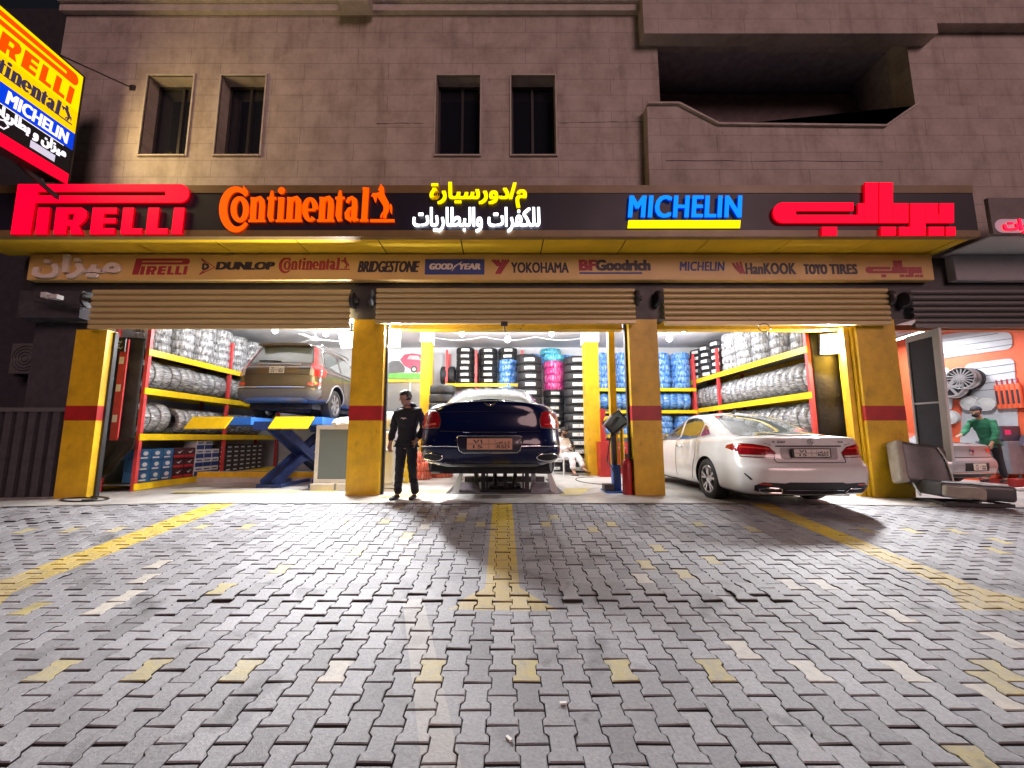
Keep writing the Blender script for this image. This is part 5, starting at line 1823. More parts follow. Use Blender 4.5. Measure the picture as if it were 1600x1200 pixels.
    for s in (-1, 1):
        pts = [(s * 0.44, 0.255), (s * 0.46, 0.315), (s * 0.66, 0.325), (s * 0.74, 0.305), (s * 0.70, 0.255), (s * 0.44, 0.255)]
        e = obj('exhaust_trim', wr.path(pts, 0.013, 'rear', 0.012), 'chrome', d, sm=60)
        obj('exhaust_opening', wr.lay(pts[:-1], 'rear', 0.010), 'seam', e)
        obj('bumper_vent', wr.lay([(s * 0.83, 0.42), (s * 0.885, 0.50), (s * 0.88, 0.515), (s * 0.81, 0.43)], 'rear', 0.005, 0.03), 'seam', car)
        obj('reflector', wr.lay([(s * 0.60, 0.36), (s * 0.74, 0.365), (s * 0.74, 0.38), (s * 0.60, 0.375)], 'rear', 0.009, 0.03), 'tail_bright', d)
    obj('roof_antenna', MB().tube([(0, 1.95, 1.47), (0, 1.90, 1.50), (0, 1.86, 1.525)], [0.03, 0.02, 0.006], 8), 'black', co, sm=60)
    obj('underbody', MB().box((-0.74, 0.4, 0.17), (0.74, 4.4, 0.26)), 'underbody', car)
    for s in (-1, 1):
        obj('mirror', MB().box((s * 0.93 - 0.07, 3.05, 0.98), (s * 0.93 + 0.09, 3.17, 1.10), bev=0.03), pm, car, sm=60)
        for y in (yw0, yw1): wheel(car, s * 0.795, y, rw, 0.235, s, 'five_twin')
    return car


make_white_sedan()


# ---------------------------------------------------------------- dark blue sedan on the lift
def make_blue_sedan():
    LZ = 0.43
    car = thing('raised_sedan', 'dark blue luxury sedan raised on the lift with oval exhausts', 'car', (-0.17, 5.5, LZ), 0)
    pm = mat('midnight_blue_paint', (0.002, 0.005, 0.040), 0.25, 0.0, vary=0.05, coat=0.75, spec=0.12)
    L = 5.3
    rows = [(0.155, 0.42, L - 0.3, 0.76, 0.40, 0.22, 0.4, 0.3, 0.06, 0.2),
            (0.20, 0.20, L - 0.15, 0.86, 0.42, 0.30, 0.45, 0.4, 0.08, 0.2),
            (0.27, 0.06, L - 0.05, 0.945, 0.42, 0.36, 0.5, 0.5, 0.10, 0.22),
            (0.36, 0.015, L, 0.985, 0.44, 0.40, 0.5, 0.5, 0.10, 0.22),
            (0.48, 0.00, L, 0.99, 0.44, 0.40, 0.5, 0.5, 0.10, 0.22),
            (0.60, 0.03, L - 0.02, 0.985, 0.44, 0.42, 0.5, 0.5, 0.10, 0.22),
            (0.72, 0.075, L - 0.1, 0.985, 0.46, 0.45, 0.5, 0.5, 0.10, 0.22),
            (0.86, 0.10, L - 0.25, 0.975, 0.48, 0.48, 0.5, 0.5, 0.10, 0.22),
            (0.95, 0.10, L - 0.4, 0.935, 0.48, 0.50, 0.5, 0.5, 0.10, 0.22),
            (1.01, 0.11, L - 0.5, 0.88, 0.48, 0.50, 0.5, 0.5, 0.10, 0.22),
            (1.045, 0.15, L - 0.6, 0.81, 0.46, 0.50, 0.5, 0.5, 0.08, 0.22),
            (1.055, 0.24, L - 0.7, 0.72, 0.42, 0.46, 0.5, 0.5, 0.06, 0.22)]

    def warp(x, y, z):
        k_ = max(0.0, min(1.0, (z - 0.5) / 0.4))
        if z > 0.9: z += 0.04 * math.exp(-((x) / 0.5) ** 2) * (z - 0.9) / 0.15 * max(0, 1 - y / 1.2)
        if y > 3.4: z -= 0.08 * k_ * ((y - 3.4) / 1.8) ** 1.6
        return (x, y, z)
    body = car_shell(rows, warp, crown=0.02).mesh('body')
    body.materials.append(pm)
    rw, yw0, yw1 = 0.36, 1.16, 4.32
    cuts = [MB().lathe([(0, s * 0.64), (0.41, s * 0.64), (0.41, s * 1.3), (0, s * 1.3)], 40, 'X', (0, y, rw)) for y in (yw0, yw1) for s in (-1, 1)]
    body = boolean_cut(body, cuts)
    smooth(body, 30)
    gh = [(0.98, 0.50, 4.15, 0.80, 0.34, 0.5, 0.3, 0.5, 0.18, 0.25),
          (1.07, 0.68, 3.92, 0.78, 0.34, 0.5, 0.3, 0.5, 0.18, 0.25),
          (1.22, 1.02, 3.50, 0.725, 0.34, 0.5, 0.3, 0.5, 0.20, 0.25),
          (1.37, 1.45, 3.12, 0.66, 0.34, 0.5, 0.3, 0.5, 0.22, 0.25),
          (1.455, 1.82, 2.9, 0.59, 0.30, 0.42, 0.3, 0.4, 0.20, 0.22),
          (1.485, 2.1, 2.7, 0.50, 0.25, 0.30, 0.25, 0.3, 0.15, 0.2)]
    cab = car_shell(gh, None, crown=0.03).mesh('cabin')
    cab.materials.append(pm)
    smooth(cab, 40)
    bo = obj('body', body, [], car)
    co = obj('cabin', cab, [], car)
    wr = Wrap([body, cab])
    rwn = [(-0.58, 1.10), (0, 1.095), (0.58, 1.10), (0.665, 1.13), (0.60, 1.25), (0.50, 1.40), (0.42, 1.455), (0, 1.47), (-0.42, 1.455), (-0.50, 1.40), (-0.60, 1.25), (-0.665, 1.13)]
    obj('rear_window', wr.lay(rwn, 'rear', 0.005), mat('pale_glass', (0.26, 0.29, 0.27), 0.06, spec=0.9, coat=1.0), co, sm=60)
    for side in ('left', 'right'):
        for w in ([(1.75, 1.05), (2.55, 1.04), (2.53, 1.39), (2.2, 1.42), (1.95, 1.36)], [(2.63, 1.04), (3.7, 1.03), (3.3, 1.25), (2.95, 1.38), (2.63, 1.40)]):
            obj('side_window', wr.lay(w, side, 0.005), 'side_glass', co, sm=60)
    # square-shouldered red lamps
    for s in (-1, 1):
        x0, x1 = s * 0.70, s * 0.955
        pl = [(s * 0.69, 0.70), (s * 0.90, 0.69), (s * 0.978, 0.72), (s * 0.978, 0.86), (s * 0.935, 0.935), (s * 0.78, 0.94), (s * 0.70, 0.91), (s * 0.67, 0.80)]
        lo = obj('tail_lamp', wr.lay(pl, 'rear', 0.012, 0.04), 'tail_red', car, sm=60)
        obj('lamp_ring', wr.path(pl + [pl[0]], 0.009, 'rear', 0.008), 'black', lo, sm=60)
        obj('lamp_bar', wr.path([(s * 0.74, 0.75), (s * 0.91, 0.75)], 0.010, 'rear', 0.014), 'tail_bright', lo, sm=60)
        # chrome body-side strip to the plate surround
        obj('chrome_strip', wr.path([(s * 0.42, 0.455), (s * 0.60, 0.462), (s * 0.96, 0.455)], 0.010, 'rear', 0.004), 'chrome', bo, sm=60)
        # oval exhausts
        cx, cz = s * 0.775, 0.315
        ep = ell(cx, cz, 0.150, 0.047, 28)
        e = obj('exhaust_trim', wr.path(ep + [ep[0]], 0.010, 'rear', 0.010, step=0.02), 'chrome', car, sm=60)
        obj('exhaust_opening', wr.lay(ell(cx, cz, 0.142, 0.040, 28), 'rear', 0.007, 0.04), 'seam', e)
        for i in range(2):
            obj('parking_sensor', wr.lay(ell(s * (0.45 + 0.3 * i), 0.535, 0.012, 0.012, 10), 'rear', 0.004, 0.02), 'black', bo)
        obj('exhaust_silencer', MB().tube([(s * 0.50, 0.75, 0.13), (s * 0.88, 0.60, 0.16)], 0.085, 12), 'underbody', car, sm=60)
    # winged badge, row of small lettering, chrome plate surround
    wb = MB()
    for s in (-1, 1):
        for i in range(4): wb.beam((s * 0.012, 0, 0.01 - i * 0.006), (s * (0.085 - i * 0.014), 0, 0.032 - i * 0.013), 0.008, 0.007, up=(0, 1, 0))
    wb.lathe([(0.0, -0.006), (0.018, -0.003), (0.018, 0.003), (0, 0.006)], 16, 'Y')
    obj('winged_badge', wb, 'chrome', car, loc=(0, 0.098, 1.012))
    dots = MB()
    for i in range(5): dots.lathe([(0, -0.004), (0.010, -0.001), (0.010, 0.004)], 10, 'Y', (-0.075 + i * 0.037, 0.083, 0.722))
    obj('badge_dot', dots, 'chrome', car)
    obj('boot_seam', wr.path([(-0.68, 0.66), (-0.3, 0.648), (0.3, 0.648), (0.68, 0.66)], 0.006, 'rear', 0.0), 'seam', bo)
    obj('chrome_strip', wr.path([(-0.36, 0.642), (0.36, 0.642)], 0.006, 'rear', 0.004), 'chrome', bo)
    obj('boot_seam', wr.path([(-0.73, 0.92), (-0.3, 0.925), (0.3, 0.925), (0.73, 0.92)], 0.003, 'rear', 0.0), 'seam', bo)
    sr = [(-0.36, 0.375), (0.36, 0.375), (0.40, 0.40), (0.44, 0.52), (0.43, 0.585), (0.40, 0.595), (-0.40, 0.595), (-0.43, 0.585), (-0.44, 0.52), (-0.40, 0.40)]
    obj('plate_surround', wr.path(sr + [sr[0]], 0.008, 'rear', 0.006), 'chrome', car, sm=60)
    obj('plate_recess', wr.lay(sr, 'rear', 0.003), mat('recess_blue', (0.003, 0.005, 0.02), 0.4, coat=0.5), bo)
    plate(car, 0, 0.488, 0.60, 0.145, -0.016, 'plate_tan')
    obj('bumper_valance', wr.lay([(-0.62, 0.165), (0.62, 0.165), (0.70, 0.205), (0.60, 0.225), (-0.60, 0.225), (-0.70, 0.205)], 'rear', 0.005), 'black', car)
    obj('underbody', MB().box((-0.74, 0.62, 0.05), (0.74, 4.7, 0.2)), 'underbody', car)
    for s in (-1, 1):
        obj('mirror', MB().box((s * 1.0 - 0.08, 3.3, 1.02), (s * 1.0 + 0.09, 3.42, 1.15), bev=0.03), pm, car, sm=60)
        for y in (yw0, yw1): wheel(car, s * 0.845, y, rw, 0.25, s, 'multi')
    return car


make_blue_sedan()


# ---------------------------------------------------------------- brown SUV on the tall lift
def make_suv():
    car = thing('raised_suv', 'brown SUV with tall red tail lamps raised on the blue scissor lift', 'SUV', (-5.06, 9.02, 1.43), 0)
    pm = paint('bronze_brown_paint', (0.088, 0.064, 0.050), 0.35, 0.34, 0.15)
    L = 4.8
    rows = [(0.34, 0.14, L - 0.25, 0.80, 0.30, 0.22, 0.4, 0.3, 0.07, 0.2),
            (0.40, 0.05, L - 0.1, 0.90, 0.30, 0.26, 0.45, 0.4, 0.08, 0.2),
            (0.52, 0.00, L, 0.945, 0.30, 0.28, 0.5, 0.5, 0.08, 0.22),
            (0.66, 0.00, L, 0.955, 0.30, 0.28, 0.5, 0.5, 0.08, 0.22),
            (0.72, 0.035, L, 0.952, 0.28, 0.26, 0.5, 0.5, 0.07, 0.22),
            (0.85, 0.055, L - 0.03, 0.95, 0.26, 0.24, 0.5, 0.5, 0.07, 0.22),
            (1.02, 0.075, L - 0.15, 0.945, 0.26, 0.24, 0.5, 0.5, 0.07, 0.22),
            (1.12, 0.09, L - 0.3, 0.925, 0.26, 0.24, 0.5, 0.5, 0.07, 0.22),
            (1.17, 0.12, L - 0.45, 0.88, 0.26, 0.24, 0.5, 0.5, 0.07, 0.22)]

    def warp(x, y, z):
        k_ = max(0.0, min(1.0, (z - 0.6) / 0.4))
        if y > 3.5: z -= 0.08 * k_ * ((y - 3.5) / 1.3) ** 1.6
        return (x, y, z)
    body = car_shell(rows, warp, crown=0.01).mesh('body')
    body.materials.append(pm)
    rw, yw0, yw1 = 0.365, 1.12, 3.98
    cuts = [MB().lathe([(0, s * 0.62), (0.43, s * 0.62), (0.43, s * 1.3), (0, s * 1.3)], 40, 'X', (0, y, rw + 0.02)) for y in (yw0, yw1) for s in (-1, 1)]
    body = boolean_cut(body, cuts)
    smooth(body, 30)
    gh = [(1.08, 0.09, 3.72, 0.915, 0.26, 0.24, 0.3, 0.5, 0.07, 0.25),
          (1.20, 0.15, 3.45, 0.895, 0.26, 0.24, 0.3, 0.5, 0.07, 0.25),
          (1.40, 0.27, 3.08, 0.835, 0.26, 0.26, 0.3, 0.5, 0.07, 0.25),
          (1.58, 0.38, 2.80, 0.775, 0.26, 0.26, 0.3, 0.5, 0.07, 0.25),
          (1.68, 0.42, 2.62, 0.73, 0.25, 0.26, 0.3, 0.5, 0.06, 0.25),
          (1.745, 0.42, 2.50, 0.66, 0.22, 0.22, 0.28, 0.45, 0.05, 0.22),
          (1.765, 0.50, 2.42, 0.58, 0.2, 0.2, 0.25, 0.4, 0.05, 0.2)]
    cab = car_shell(gh, None, crown=0.015).mesh('cabin')
    cab.materials.append(pm)
    smooth(cab, 40)
    bo = obj('body', body, [], car)
    co = obj('cabin', cab, [], car)
    wr = Wrap([body, cab])
    obj('rear_window', wr.lay([(-0.69, 1.275), (0.69, 1.275), (0.665, 1.42), (0.585, 1.655), (0, 1.67), (-0.585, 1.655), (-0.665, 1.42)], 'rear', 0.005), mat('suv_glass', (0.16, 0.19, 0.18), 0.06, spec=0.9, coat=1.0), co, sm=60)
    obj('wiper', wr.path([(0.02, 1.285), (-0.30, 1.31), (-0.50, 1.305)], 0.012, 'rear', 0.02), 'black', co)
    obj('spoiler', MB().prism([(-0.60, 1.70), (0.60, 1.70), (0.55, 1.745), (0, 1.76), (-0.55, 1.745)], 0.30, 0.60, 'Y'), pm, co)
    for s in (-1, 1):
        side = 'left' if s < 0 else 'right'
        # tall lamps: narrow strip beside the glass widening at the shoulder
        up = [(s * 0.735, 1.29), (s * 0.82, 1.25), (s * 0.755, 1.45), (s * 0.685, 1.67), (s * 0.615, 1.68), (s * 0.685, 1.44)]
        lo_ = [(s * 0.735, 1.29), (s * 0.725, 1.16), (s * 0.80, 1.09), (s * 0.81, 0.94), (s * 0.94, 0.945), (s * 0.945, 1.10), (s * 0.90, 1.20), (s * 0.82, 1.25)]
        lo = obj('tail_lamp', wr.lay(up, 'rear', 0.010, 0.05), 'tail_bright', car, sm=60)
        wr.lay(lo_, 'rear', 0.010, 0.05)
        obj('lower_lens', wr.lay(lo_, 'rear', 0.010, 0.05), 'tail_bright', lo, sm=60)
        obj('lamp_wrap', wr.lay([(0.18, 0.95), (0.40, 0.96), (0.46, 1.08), (0.34, 1.22), (0.20, 1.26)], side, 0.010, 0.05), 'tail_bright', lo, sm=60)
        obj('clear_lens', wr.lay([(s * 0.725, 1.16), (s * 0.80, 1.09), (s * 0.80, 0.95), (s * 0.725, 0.97)], 'rear', 0.012, 0.05), 'lens_clear', lo)
        obj('reflector', wr.lay([(s * 0.70, 0.735), (s * 0.93, 0.74), (s * 0.93, 0.80), (s * 0.70, 0.80)], 'rear', 0.008, 0.05), 'tail_bright', car)
        for w in ([(0.50, 1.24), (1.36, 1.21), (1.32, 1.60), (0.80, 1.61), (0.62, 1.55)], [(1.48, 1.21), (2.30, 1.19), (2.28, 1.61), (1.46, 1.61)], [(2.40, 1.19), (3.25, 1.17), (2.75, 1.57), (2.40, 1.60)]):
            obj('side_window', wr.lay(w, side, 0.005), 'car_glass', co, sm=60)
        obj('window_trim', wr.path([(0.44, 1.225), (0.50, 1.40), (0.60, 1.60), (0.80, 1.645)], 0.010, side, 0.004), 'chrome', co)
        obj('window_trim', wr.path([(0.44, 1.225), (1.4, 1.19), (3.3, 1.15)], 0.010, side, 0.004), 'chrome', co)
        obj('roof_rail', MB().tube([(s * 0.66, 0.7, 1.755), (s * 0.66, 0.8, 1.80), (s * 0.66, 2.4, 1.80), (s * 0.66, 2.5, 1.755)], 0.018, 8), 'steel', co, sm=60)
        obj('handle', MB().tube([(s * 0.93, 1.95, 1.03), (s * 0.975, 1.98, 1.035), (s * 0.975, 2.16, 1.035), (s * 0.93, 2.19, 1.03)], 0.014, 8), 'chrome', bo, sm=60)
        obj('door_seam', wr.path([(1.42, 1.15), (1.50, 0.8), (1.62, 0.45)], 0.006, side, 0.0), 'seam', bo)
        obj('arch_trim', wr.path([(yw0 + 0.455 * math.cos(R(a)), rw + 0.02 + 0.455 * math.sin(R(a))) for a in range(0, 181, 12)], 0.022, side, 0.0), 'grey', bo, sm=60)
    # dark lower bumper, silver skid strip, bright ledge
    obj('bumper_cover', wr.lay([(-0.86, 0.41), (0.86, 0.41), (0.94, 0.52), (0.95, 0.645), (-0.95, 0.645), (-0.94, 0.52)], 'rear', 0.006), mat('grey_bumper', (0.11, 0.12, 0.14), 0.5), car, sm=60)
    obj('skid_strip', wr.lay([(-0.66, 0.355), (0.66, 0.355), (0.72, 0.40), (0.58, 0.455), (-0.58, 0.455), (-0.72, 0.40)], 'rear', 0.011), 'steel', car, sm=60)
    obj('ledge_strip', wr.path([(-0.90, 0.685), (0.66, 0.685)], 0.013, 'rear', 0.004), 'chrome', bo)
    obj('tailgate', wr.lay([(-0.70, 0.735), (0.68, 0.735), (0.715, 1.0), (0.715, 1.18), (0.735, 1.265), (-0.735, 1.265), (-0.715, 1.18), (-0.715, 1.0)], 'rear', 0.007), pm, car, sm=60)
    obj('tailgate_seam', wr.path([(-0.71, 0.985), (0.71, 0.985)], 0.006, 'rear', 0.008), 'seam', car)
    obj('chrome_bar', wr.path([(-0.50, 1.215), (0.50, 1.215)], 0.017, 'rear', 0.014), 'chrome', car, sm=60)
    rcs = [(-0.45, 1.00), (0.45, 1.00), (0.50, 1.19), (-0.50, 1.19)]
    obj('plate_recess', wr.lay(rcs, 'rear', 0.010), paint('brown_recess', (0.12, 0.07, 0.035), 0.5, 0.35), car)
    plate(car, 0.0, 1.085, 0.335, 0.155, 0.063, 'plate_white')
    obj('underbody', MB().box((-0.72, 0.35, 0.22), (0.72, 4.3, 0.36)), 'underbody', car)
    obj('exhaust_silencer', MB().tube([(-0.55, 0.45, 0.30), (0.1, 0.55, 0.26)], 0.09, 12), 'steel', car, sm=60)
    obj('spare_well', MB().lathe([(0.0, 0.0), (0.34, 0), (0.36, 0.05), (0.36, 0.18), (0, 0.18)], 24, 'Z', (0.1, 0.75, 0.16)), 'underbody', car, sm=50)
    for s in (-1, 1):
        obj('mirror', MB().box((s * 0.98 - 0.08, 3.0, 1.15), (s * 0.98 + 0.1, 3.12, 1.32), bev=0.03), pm, car, sm=60)
        for y in (yw0, yw1): wheel(car, s * 0.81, y, rw, 0.24, s, 'seven')
    return car


make_suv()


# ---------------------------------------------------------------- grey coupe next door
def make_coupe():
    car = thing('grey_coupe', 'silver grey coupe parked inside the orange walled workshop', 'car', (10.66, 9.35, ground_z(10.5, 9)), R(10))
    pm = paint('silver_grey_paint', (0.33, 0.34, 0.36), 0.2, 0.3, 0.05)
    L = 4.6
    rows = [(0.20, 0.20, L - 0.25, 0.76, 0.36, 0.22, 0.4, 0.3, 0.10, 0.2),
            (0.28, 0.06, L - 0.10, 0.86, 0.38, 0.28, 0.45, 0.4, 0.11, 0.2),
            (0.44, 0.00, L, 0.90, 0.40, 0.30, 0.5, 0.5, 0.12, 0.22),
            (0.58, 0.01, L, 0.905, 0.40, 0.32, 0.5, 0.5, 0.12, 0.22),
            (0.66, 0.06, L - 0.05, 0.90, 0.40, 0.34, 0.5, 0.5, 0.12, 0.22),
            (0.82, 0.09, L - 0.2, 0.87, 0.40, 0.34, 0.5, 0.5, 0.12, 0.22),
            (0.92, 0.07, L - 0.4, 0.82, 0.42, 0.36, 0.5, 0.5, 0.12, 0.22),
            (0.955, 0.12, L - 0.5, 0.74, 0.42, 0.36, 0.5, 0.5, 0.12, 0.22)]
    body = car_shell(rows, None, crown=0.03).mesh('body')
    body.materials.append(pm)
    rw = 0.325
    cuts = [MB().lathe([(0, s * 0.6), (0.37, s * 0.6), (0.37, s * 1.3), (0, s * 1.3)], 36, 'X', (0, y, rw)) for y in (1.05, 3.7) for s in (-1, 1)]
    body = boolean_cut(body, cuts)
    smooth(body, 30)
    gh = [(0.90, 0.55, 3.4, 0.77, 0.3, 0.42, 0.3, 0.5, 0.18, 0.25), (1.08, 1.0, 3.0, 0.70, 0.3, 0.42, 0.3, 0.5, 0.18, 0.25), (1.26, 1.55, 2.6, 0.62, 0.3, 0.4, 0.3, 0.4, 0.18, 0.2), (1.32, 1.85, 2.4, 0.52, 0.25, 0.3, 0.25, 0.3, 0.12, 0.2)]
    cab = car_shell(gh, None, crown=0.03).mesh('cabin')
    cab.materials.append(pm)
    smooth(cab, 40)
    bo = obj('body', body, [], car)
    co = obj('cabin', cab, [], car)
    wr = Wrap([body, cab])
    obj('rear_window', wr.lay([(-0.58, 0.98), (0.58, 0.98), (0.45, 1.25), (-0.45, 1.25)], 'rear', 0.005), 'car_glass', co, sm=60)
    for s in (-1, 1):
        obj('tail_lamp', wr.lay([(s * 0.46, 0.80), (s * 0.80, 0.70), (s * 0.86, 0.75), (s * 0.80, 0.86), (s * 0.50, 0.86)], 'rear', 0.008, 0.05), 'tail_bright', car, sm=60)
        for y in (1.05, 3.7): wheel(car, s * 0.77, y, rw, 0.23, s, 'seven')
    rb = MB().lathe([(0.0, -0.012), (0.055, -0.008), (0.062, 0.0)], 24, 'Y')
    obj('round_badge', rb, 'chrome', car, loc=(0, 0.07, 0.80))
    obj('badge_field', MB().lathe([(0.0, -0.015), (0.032, -0.012)], 20, 'Y'), 'print_blue', car, loc=(0, 0.069, 0.80))
    obj('boot_seam', wr.path([(-0.8, 0.665), (0.8, 0.665)], 0.008, 'rear', 0.0), 'seam', bo)
    obj('plate_recess', wr.lay([(-0.34, 0.36), (0.34, 0.36), (0.34, 0.54), (-0.34, 0.54)], 'rear', 0.004), 'seam', bo)
    plate(car, 0.02, 0.455, 0.36, 0.15, -0.01, 'plate_white')
    obj('lower_trim', wr.path([(-0.6, 0.32), (0.6, 0.32)], 0.012, 'rear', 0.006), 'chrome', car)
    obj('bumper_insert', wr.lay([(-0.6, 0.23), (0.6, 0.23), (0.66, 0.30), (-0.66, 0.30)], 'rear', 0.006), 'black', car)
    obj('underbody', MB().box((-0.7, 0.4, 0.16), (0.7, 4.2, 0.24)), 'underbody', car)


make_coupe()
# ------------------------------------------------------------------ people
from mathutils import noise


def skin_mesh(name, verts, edges, root=0, sub=2, folds=0.0):
    """verts: (x, y, z, radius or (rx, ry)) joints; one continuous limb surface grown round the joined edges"""
    me = bpy.data.meshes.new(name)
    me.from_pydata([v[:3] for v in verts], edges, [])
    o = bpy.data.objects.new(name, me)
    C.objects.link(o)
    md = o.modifiers.new('skin', 'SKIN')
    md.use_smooth_shade = True
    sv = me.skin_vertices[0].data
    for i, v in enumerate(verts):
        r = v[3]
        sv[i].radius = r if isinstance(r, tuple) else (r, r)
        sv[i].use_root = i == root
    s = o.modifiers.new('sub', 'SUBSURF')
    s.levels = s.render_levels = sub
    dg = bpy.context.evaluated_depsgraph_get()
    dg.update()
    out = bpy.data.meshes.new_from_object(o.evaluated_get(dg))
    bpy.data.objects.remove(o)
    if folds:      # creases where the cloth bunches
        for v in out.vertices:
            p = v.co
            a = noise.noise(Vector((p.x * 7, p.y * 7, p.z * 16))) + 0.5 * noise.noise(Vector((p.x * 17 + 3, p.y * 17, p.z * 30)))
            v.co = p + v.normal * a * folds
    out.polygons.foreach_set('use_smooth', [True] * len(out.polygons))
    return out


def chain(V, E, start, pts):
    i = start
    for p in pts:
        V.append(p)
        E.append((i, len(V) - 1))
        i = len(V) - 1
    return i


def hand(V, E, wrist, d, palm_n, side, curl=0.5, r=1.0):
    """palm and five bent fingers from the wrist joint; d along the hand, palm_n out of the palm, thumb to side"""
    p = Vector(V[wrist][:3])
    d, n = Vector(d).normalized(), Vector(palm_n).normalized()
    s = d.cross(n).normalized() * side
    m = p + d * 0.055
    V.append((*m, (0.036 * r, 0.018 * r))); E.append((wrist, len(V) - 1))
    k = len(V) - 1
    for j, (o, ln) in enumerate(((0.030, .070), (0.010, .080), (-0.010, .075), (-0.028, .058))):
        b = p + d * 0.092 + s * o
        V.append((*b, 0.0095 * r)); E.append((k, len(V) - 1))
        q = len(V) - 1
        c = curl * (1 + 0.08 * j)
        t1 = b + (d * math.cos(c) + n * math.sin(c)) * ln * 0.5
        t2 = t1 + (d * math.cos(c * 2) + n * math.sin(c * 2)) * ln * 0.5
        chain(V, E, q, [(*t1, 0.0085 * r), (*t2, 0.0075 * r)])
    a = p + d * 0.035 + s * 0.036
    chain(V, E, k, [(*a, 0.012 * r), (*(a + d * 0.03 + s * 0.02 + n * 0.012), 0.0105 * r), (*(a + d * 0.055 + s * 0.022 + n * 0.025), 0.0085 * r)])


def head_parts(root, c, yaw, pitch=0.0, hair='short', beard=False, skin_='skin', s=1.0):
    """eyes, brows, mouth and hair set on the head (its surface belongs to the body)"""
    rot = Matrix.Rotation(yaw, 4, 'Z') @ Matrix.Rotation(pitch, 4, 'X')
    T = Matrix.Translation(c) @ rot
    e = MB()
    for sx in (-1, 1):
        bm = bmesh.new()
        bmesh.ops.create_uvsphere(bm, u_segments=10, v_segments=6, radius=0.011 * s, matrix=T @ Matrix.Translation((sx * 0.032 * s, -0.088 * s, 0.012 * s)))
        e.bm(bm)
    obj('eye', e, 'ink', root, sm=60)
    h = bmesh.new()
    bmesh.ops.create_uvsphere(h, u_segments=28, v_segments=18, radius=1.0)
    for v in h.verts:
        x, y, z = v.co
        wob = 1 + 0.05 * math.sin(11 * x + 7 * z) * math.sin(9 * y + 5 * x) + 0.03 * math.sin(23 * z + 17 * x)
        v.co = Vector((x * 0.089 * wob, y * 0.107 * wob + 0.008, z * 0.112 * wob + 0.030)) * s
    kill = [v for v in h.verts if (v.co.z < 0.045 * s and v.co.y < -0.035 * s) or v.co.z < -0.05 * s]
    bmesh.ops.delete(h, geom=kill, context='VERTS')
    bmesh.ops.transform(h, matrix=T, verts=h.verts[:])
    obj('hair', MB().bm(h), 'hair', root, sm=60)
    if beard:
        b = bmesh.new()
        bmesh.ops.create_uvsphere(b, u_segments=18, v_segments=12, radius=1.0)
        for v in b.verts: v.co = Vector((v.co.x * 0.066, v.co.y * 0.05 - 0.052, v.co.z * 0.045 - 0.072)) * s
        bmesh.ops.transform(b, matrix=T, verts=b.verts[:])
        obj('beard', MB().bm(b), 'hair', root, sm=60)


def head_verts(V, E, neck, c, yaw, pitch=0.0, s=1.0):
    """skull, nose, chin and ears as one surface with the neck"""
    rot = Matrix.Rotation(yaw, 3, 'Z') @ Matrix.Rotation(pitch, 3, 'X')
    P = lambda x, y, z: Vector(c) + rot @ (Vector((x, y, z)) * s)
    V.append((*P(0, 0.005, -0.055), (0.062 * s, 0.075 * s))); E.append((neck, len(V) - 1))
    a = len(V) - 1
    chain(V, E, a, [(*P(0, -0.055, -0.085), (0.036 * s, 0.028 * s))])
    i = chain(V, E, a, [(*P(0, 0.0, 0.015), (0.080 * s, 0.098 * s)), (*P(0, 0.004, 0.075), (0.072 * s, 0.088 * s)), (*P(0, 0.006, 0.115), (0.035 * s, 0.045 * s))])
    mid = a + 2
    chain(V, E, mid, [(*P(0, -0.095, -0.010), 0.014 * s), (*P(0, -0.118, -0.028), 0.011 * s)])
    for sx in (-1, 1): chain(V, E, mid, [(*P(sx * 0.086, 0.012, -0.005), (0.010 * s, 0.026 * s))])


# --- man in black standing beside the raised sedan
px = aX(633, 783, 6.86)
man = thing('person', 'standing man in black hoodie and black trousers looking aside', 'person', (px, 6.86, 0.003), R(-16))
V = [(0, 0, 0.96, (0.13, 0.10))]
E = []
ch = chain(V, E, 0, [(0, 0.01, 1.14, (0.10, 0.07)), (0, 0.01, 1.34, (0.12, 0.075)), (-0.005, 0.012, 1.46, (0.08, 0.065)), (-0.02, -0.01, 1.535, 0.052)])
neck = len(V) - 1
head_verts(V, E, neck, (-0.035, -0.03, 1.655), R(-38), R(8))
hands = []
for s, pts in ((-1, [(-0.19, 0.01, 1.42, 0.062), (-0.265, 0.02, 1.14, 0.045), (-0.275, -0.06, 0.90, 0.030)]), (1, [(0.19, 0.01, 1.42, 0.062), (0.285, 0.06, 1.16, 0.045), (0.215, -0.075, 0.955, 0.032)])):
    w = chain(V, E, 2, pts)
    hands.append((w, s))
for s, kx, ax, ky, fy in ((-1, -0.105, -0.115, -0.03, -0.06), (1, 0.115, 0.13, -0.02, 0.06)):
    a = chain(V, E, 0, [(s * 0.09, 0, 0.88, 0.085), (kx, ky, 0.50, 0.058), (ax, fy + 0.02, 0.09, 0.04), (ax + s * 0.015, fy - 0.08, 0.04, (0.022, 0.018))])
hand(V, E, hands[0][0], (0.05, -0.1, -1), (0.9, -0.3, 0), 1, 0.55)
hand(V, E, hands[1][0], (-0.5, -0.15, -0.8), (-0.3, 0.9, 0), -1, 0.4)
obj('body', skin_mesh('body', V, E), 'skin', man)
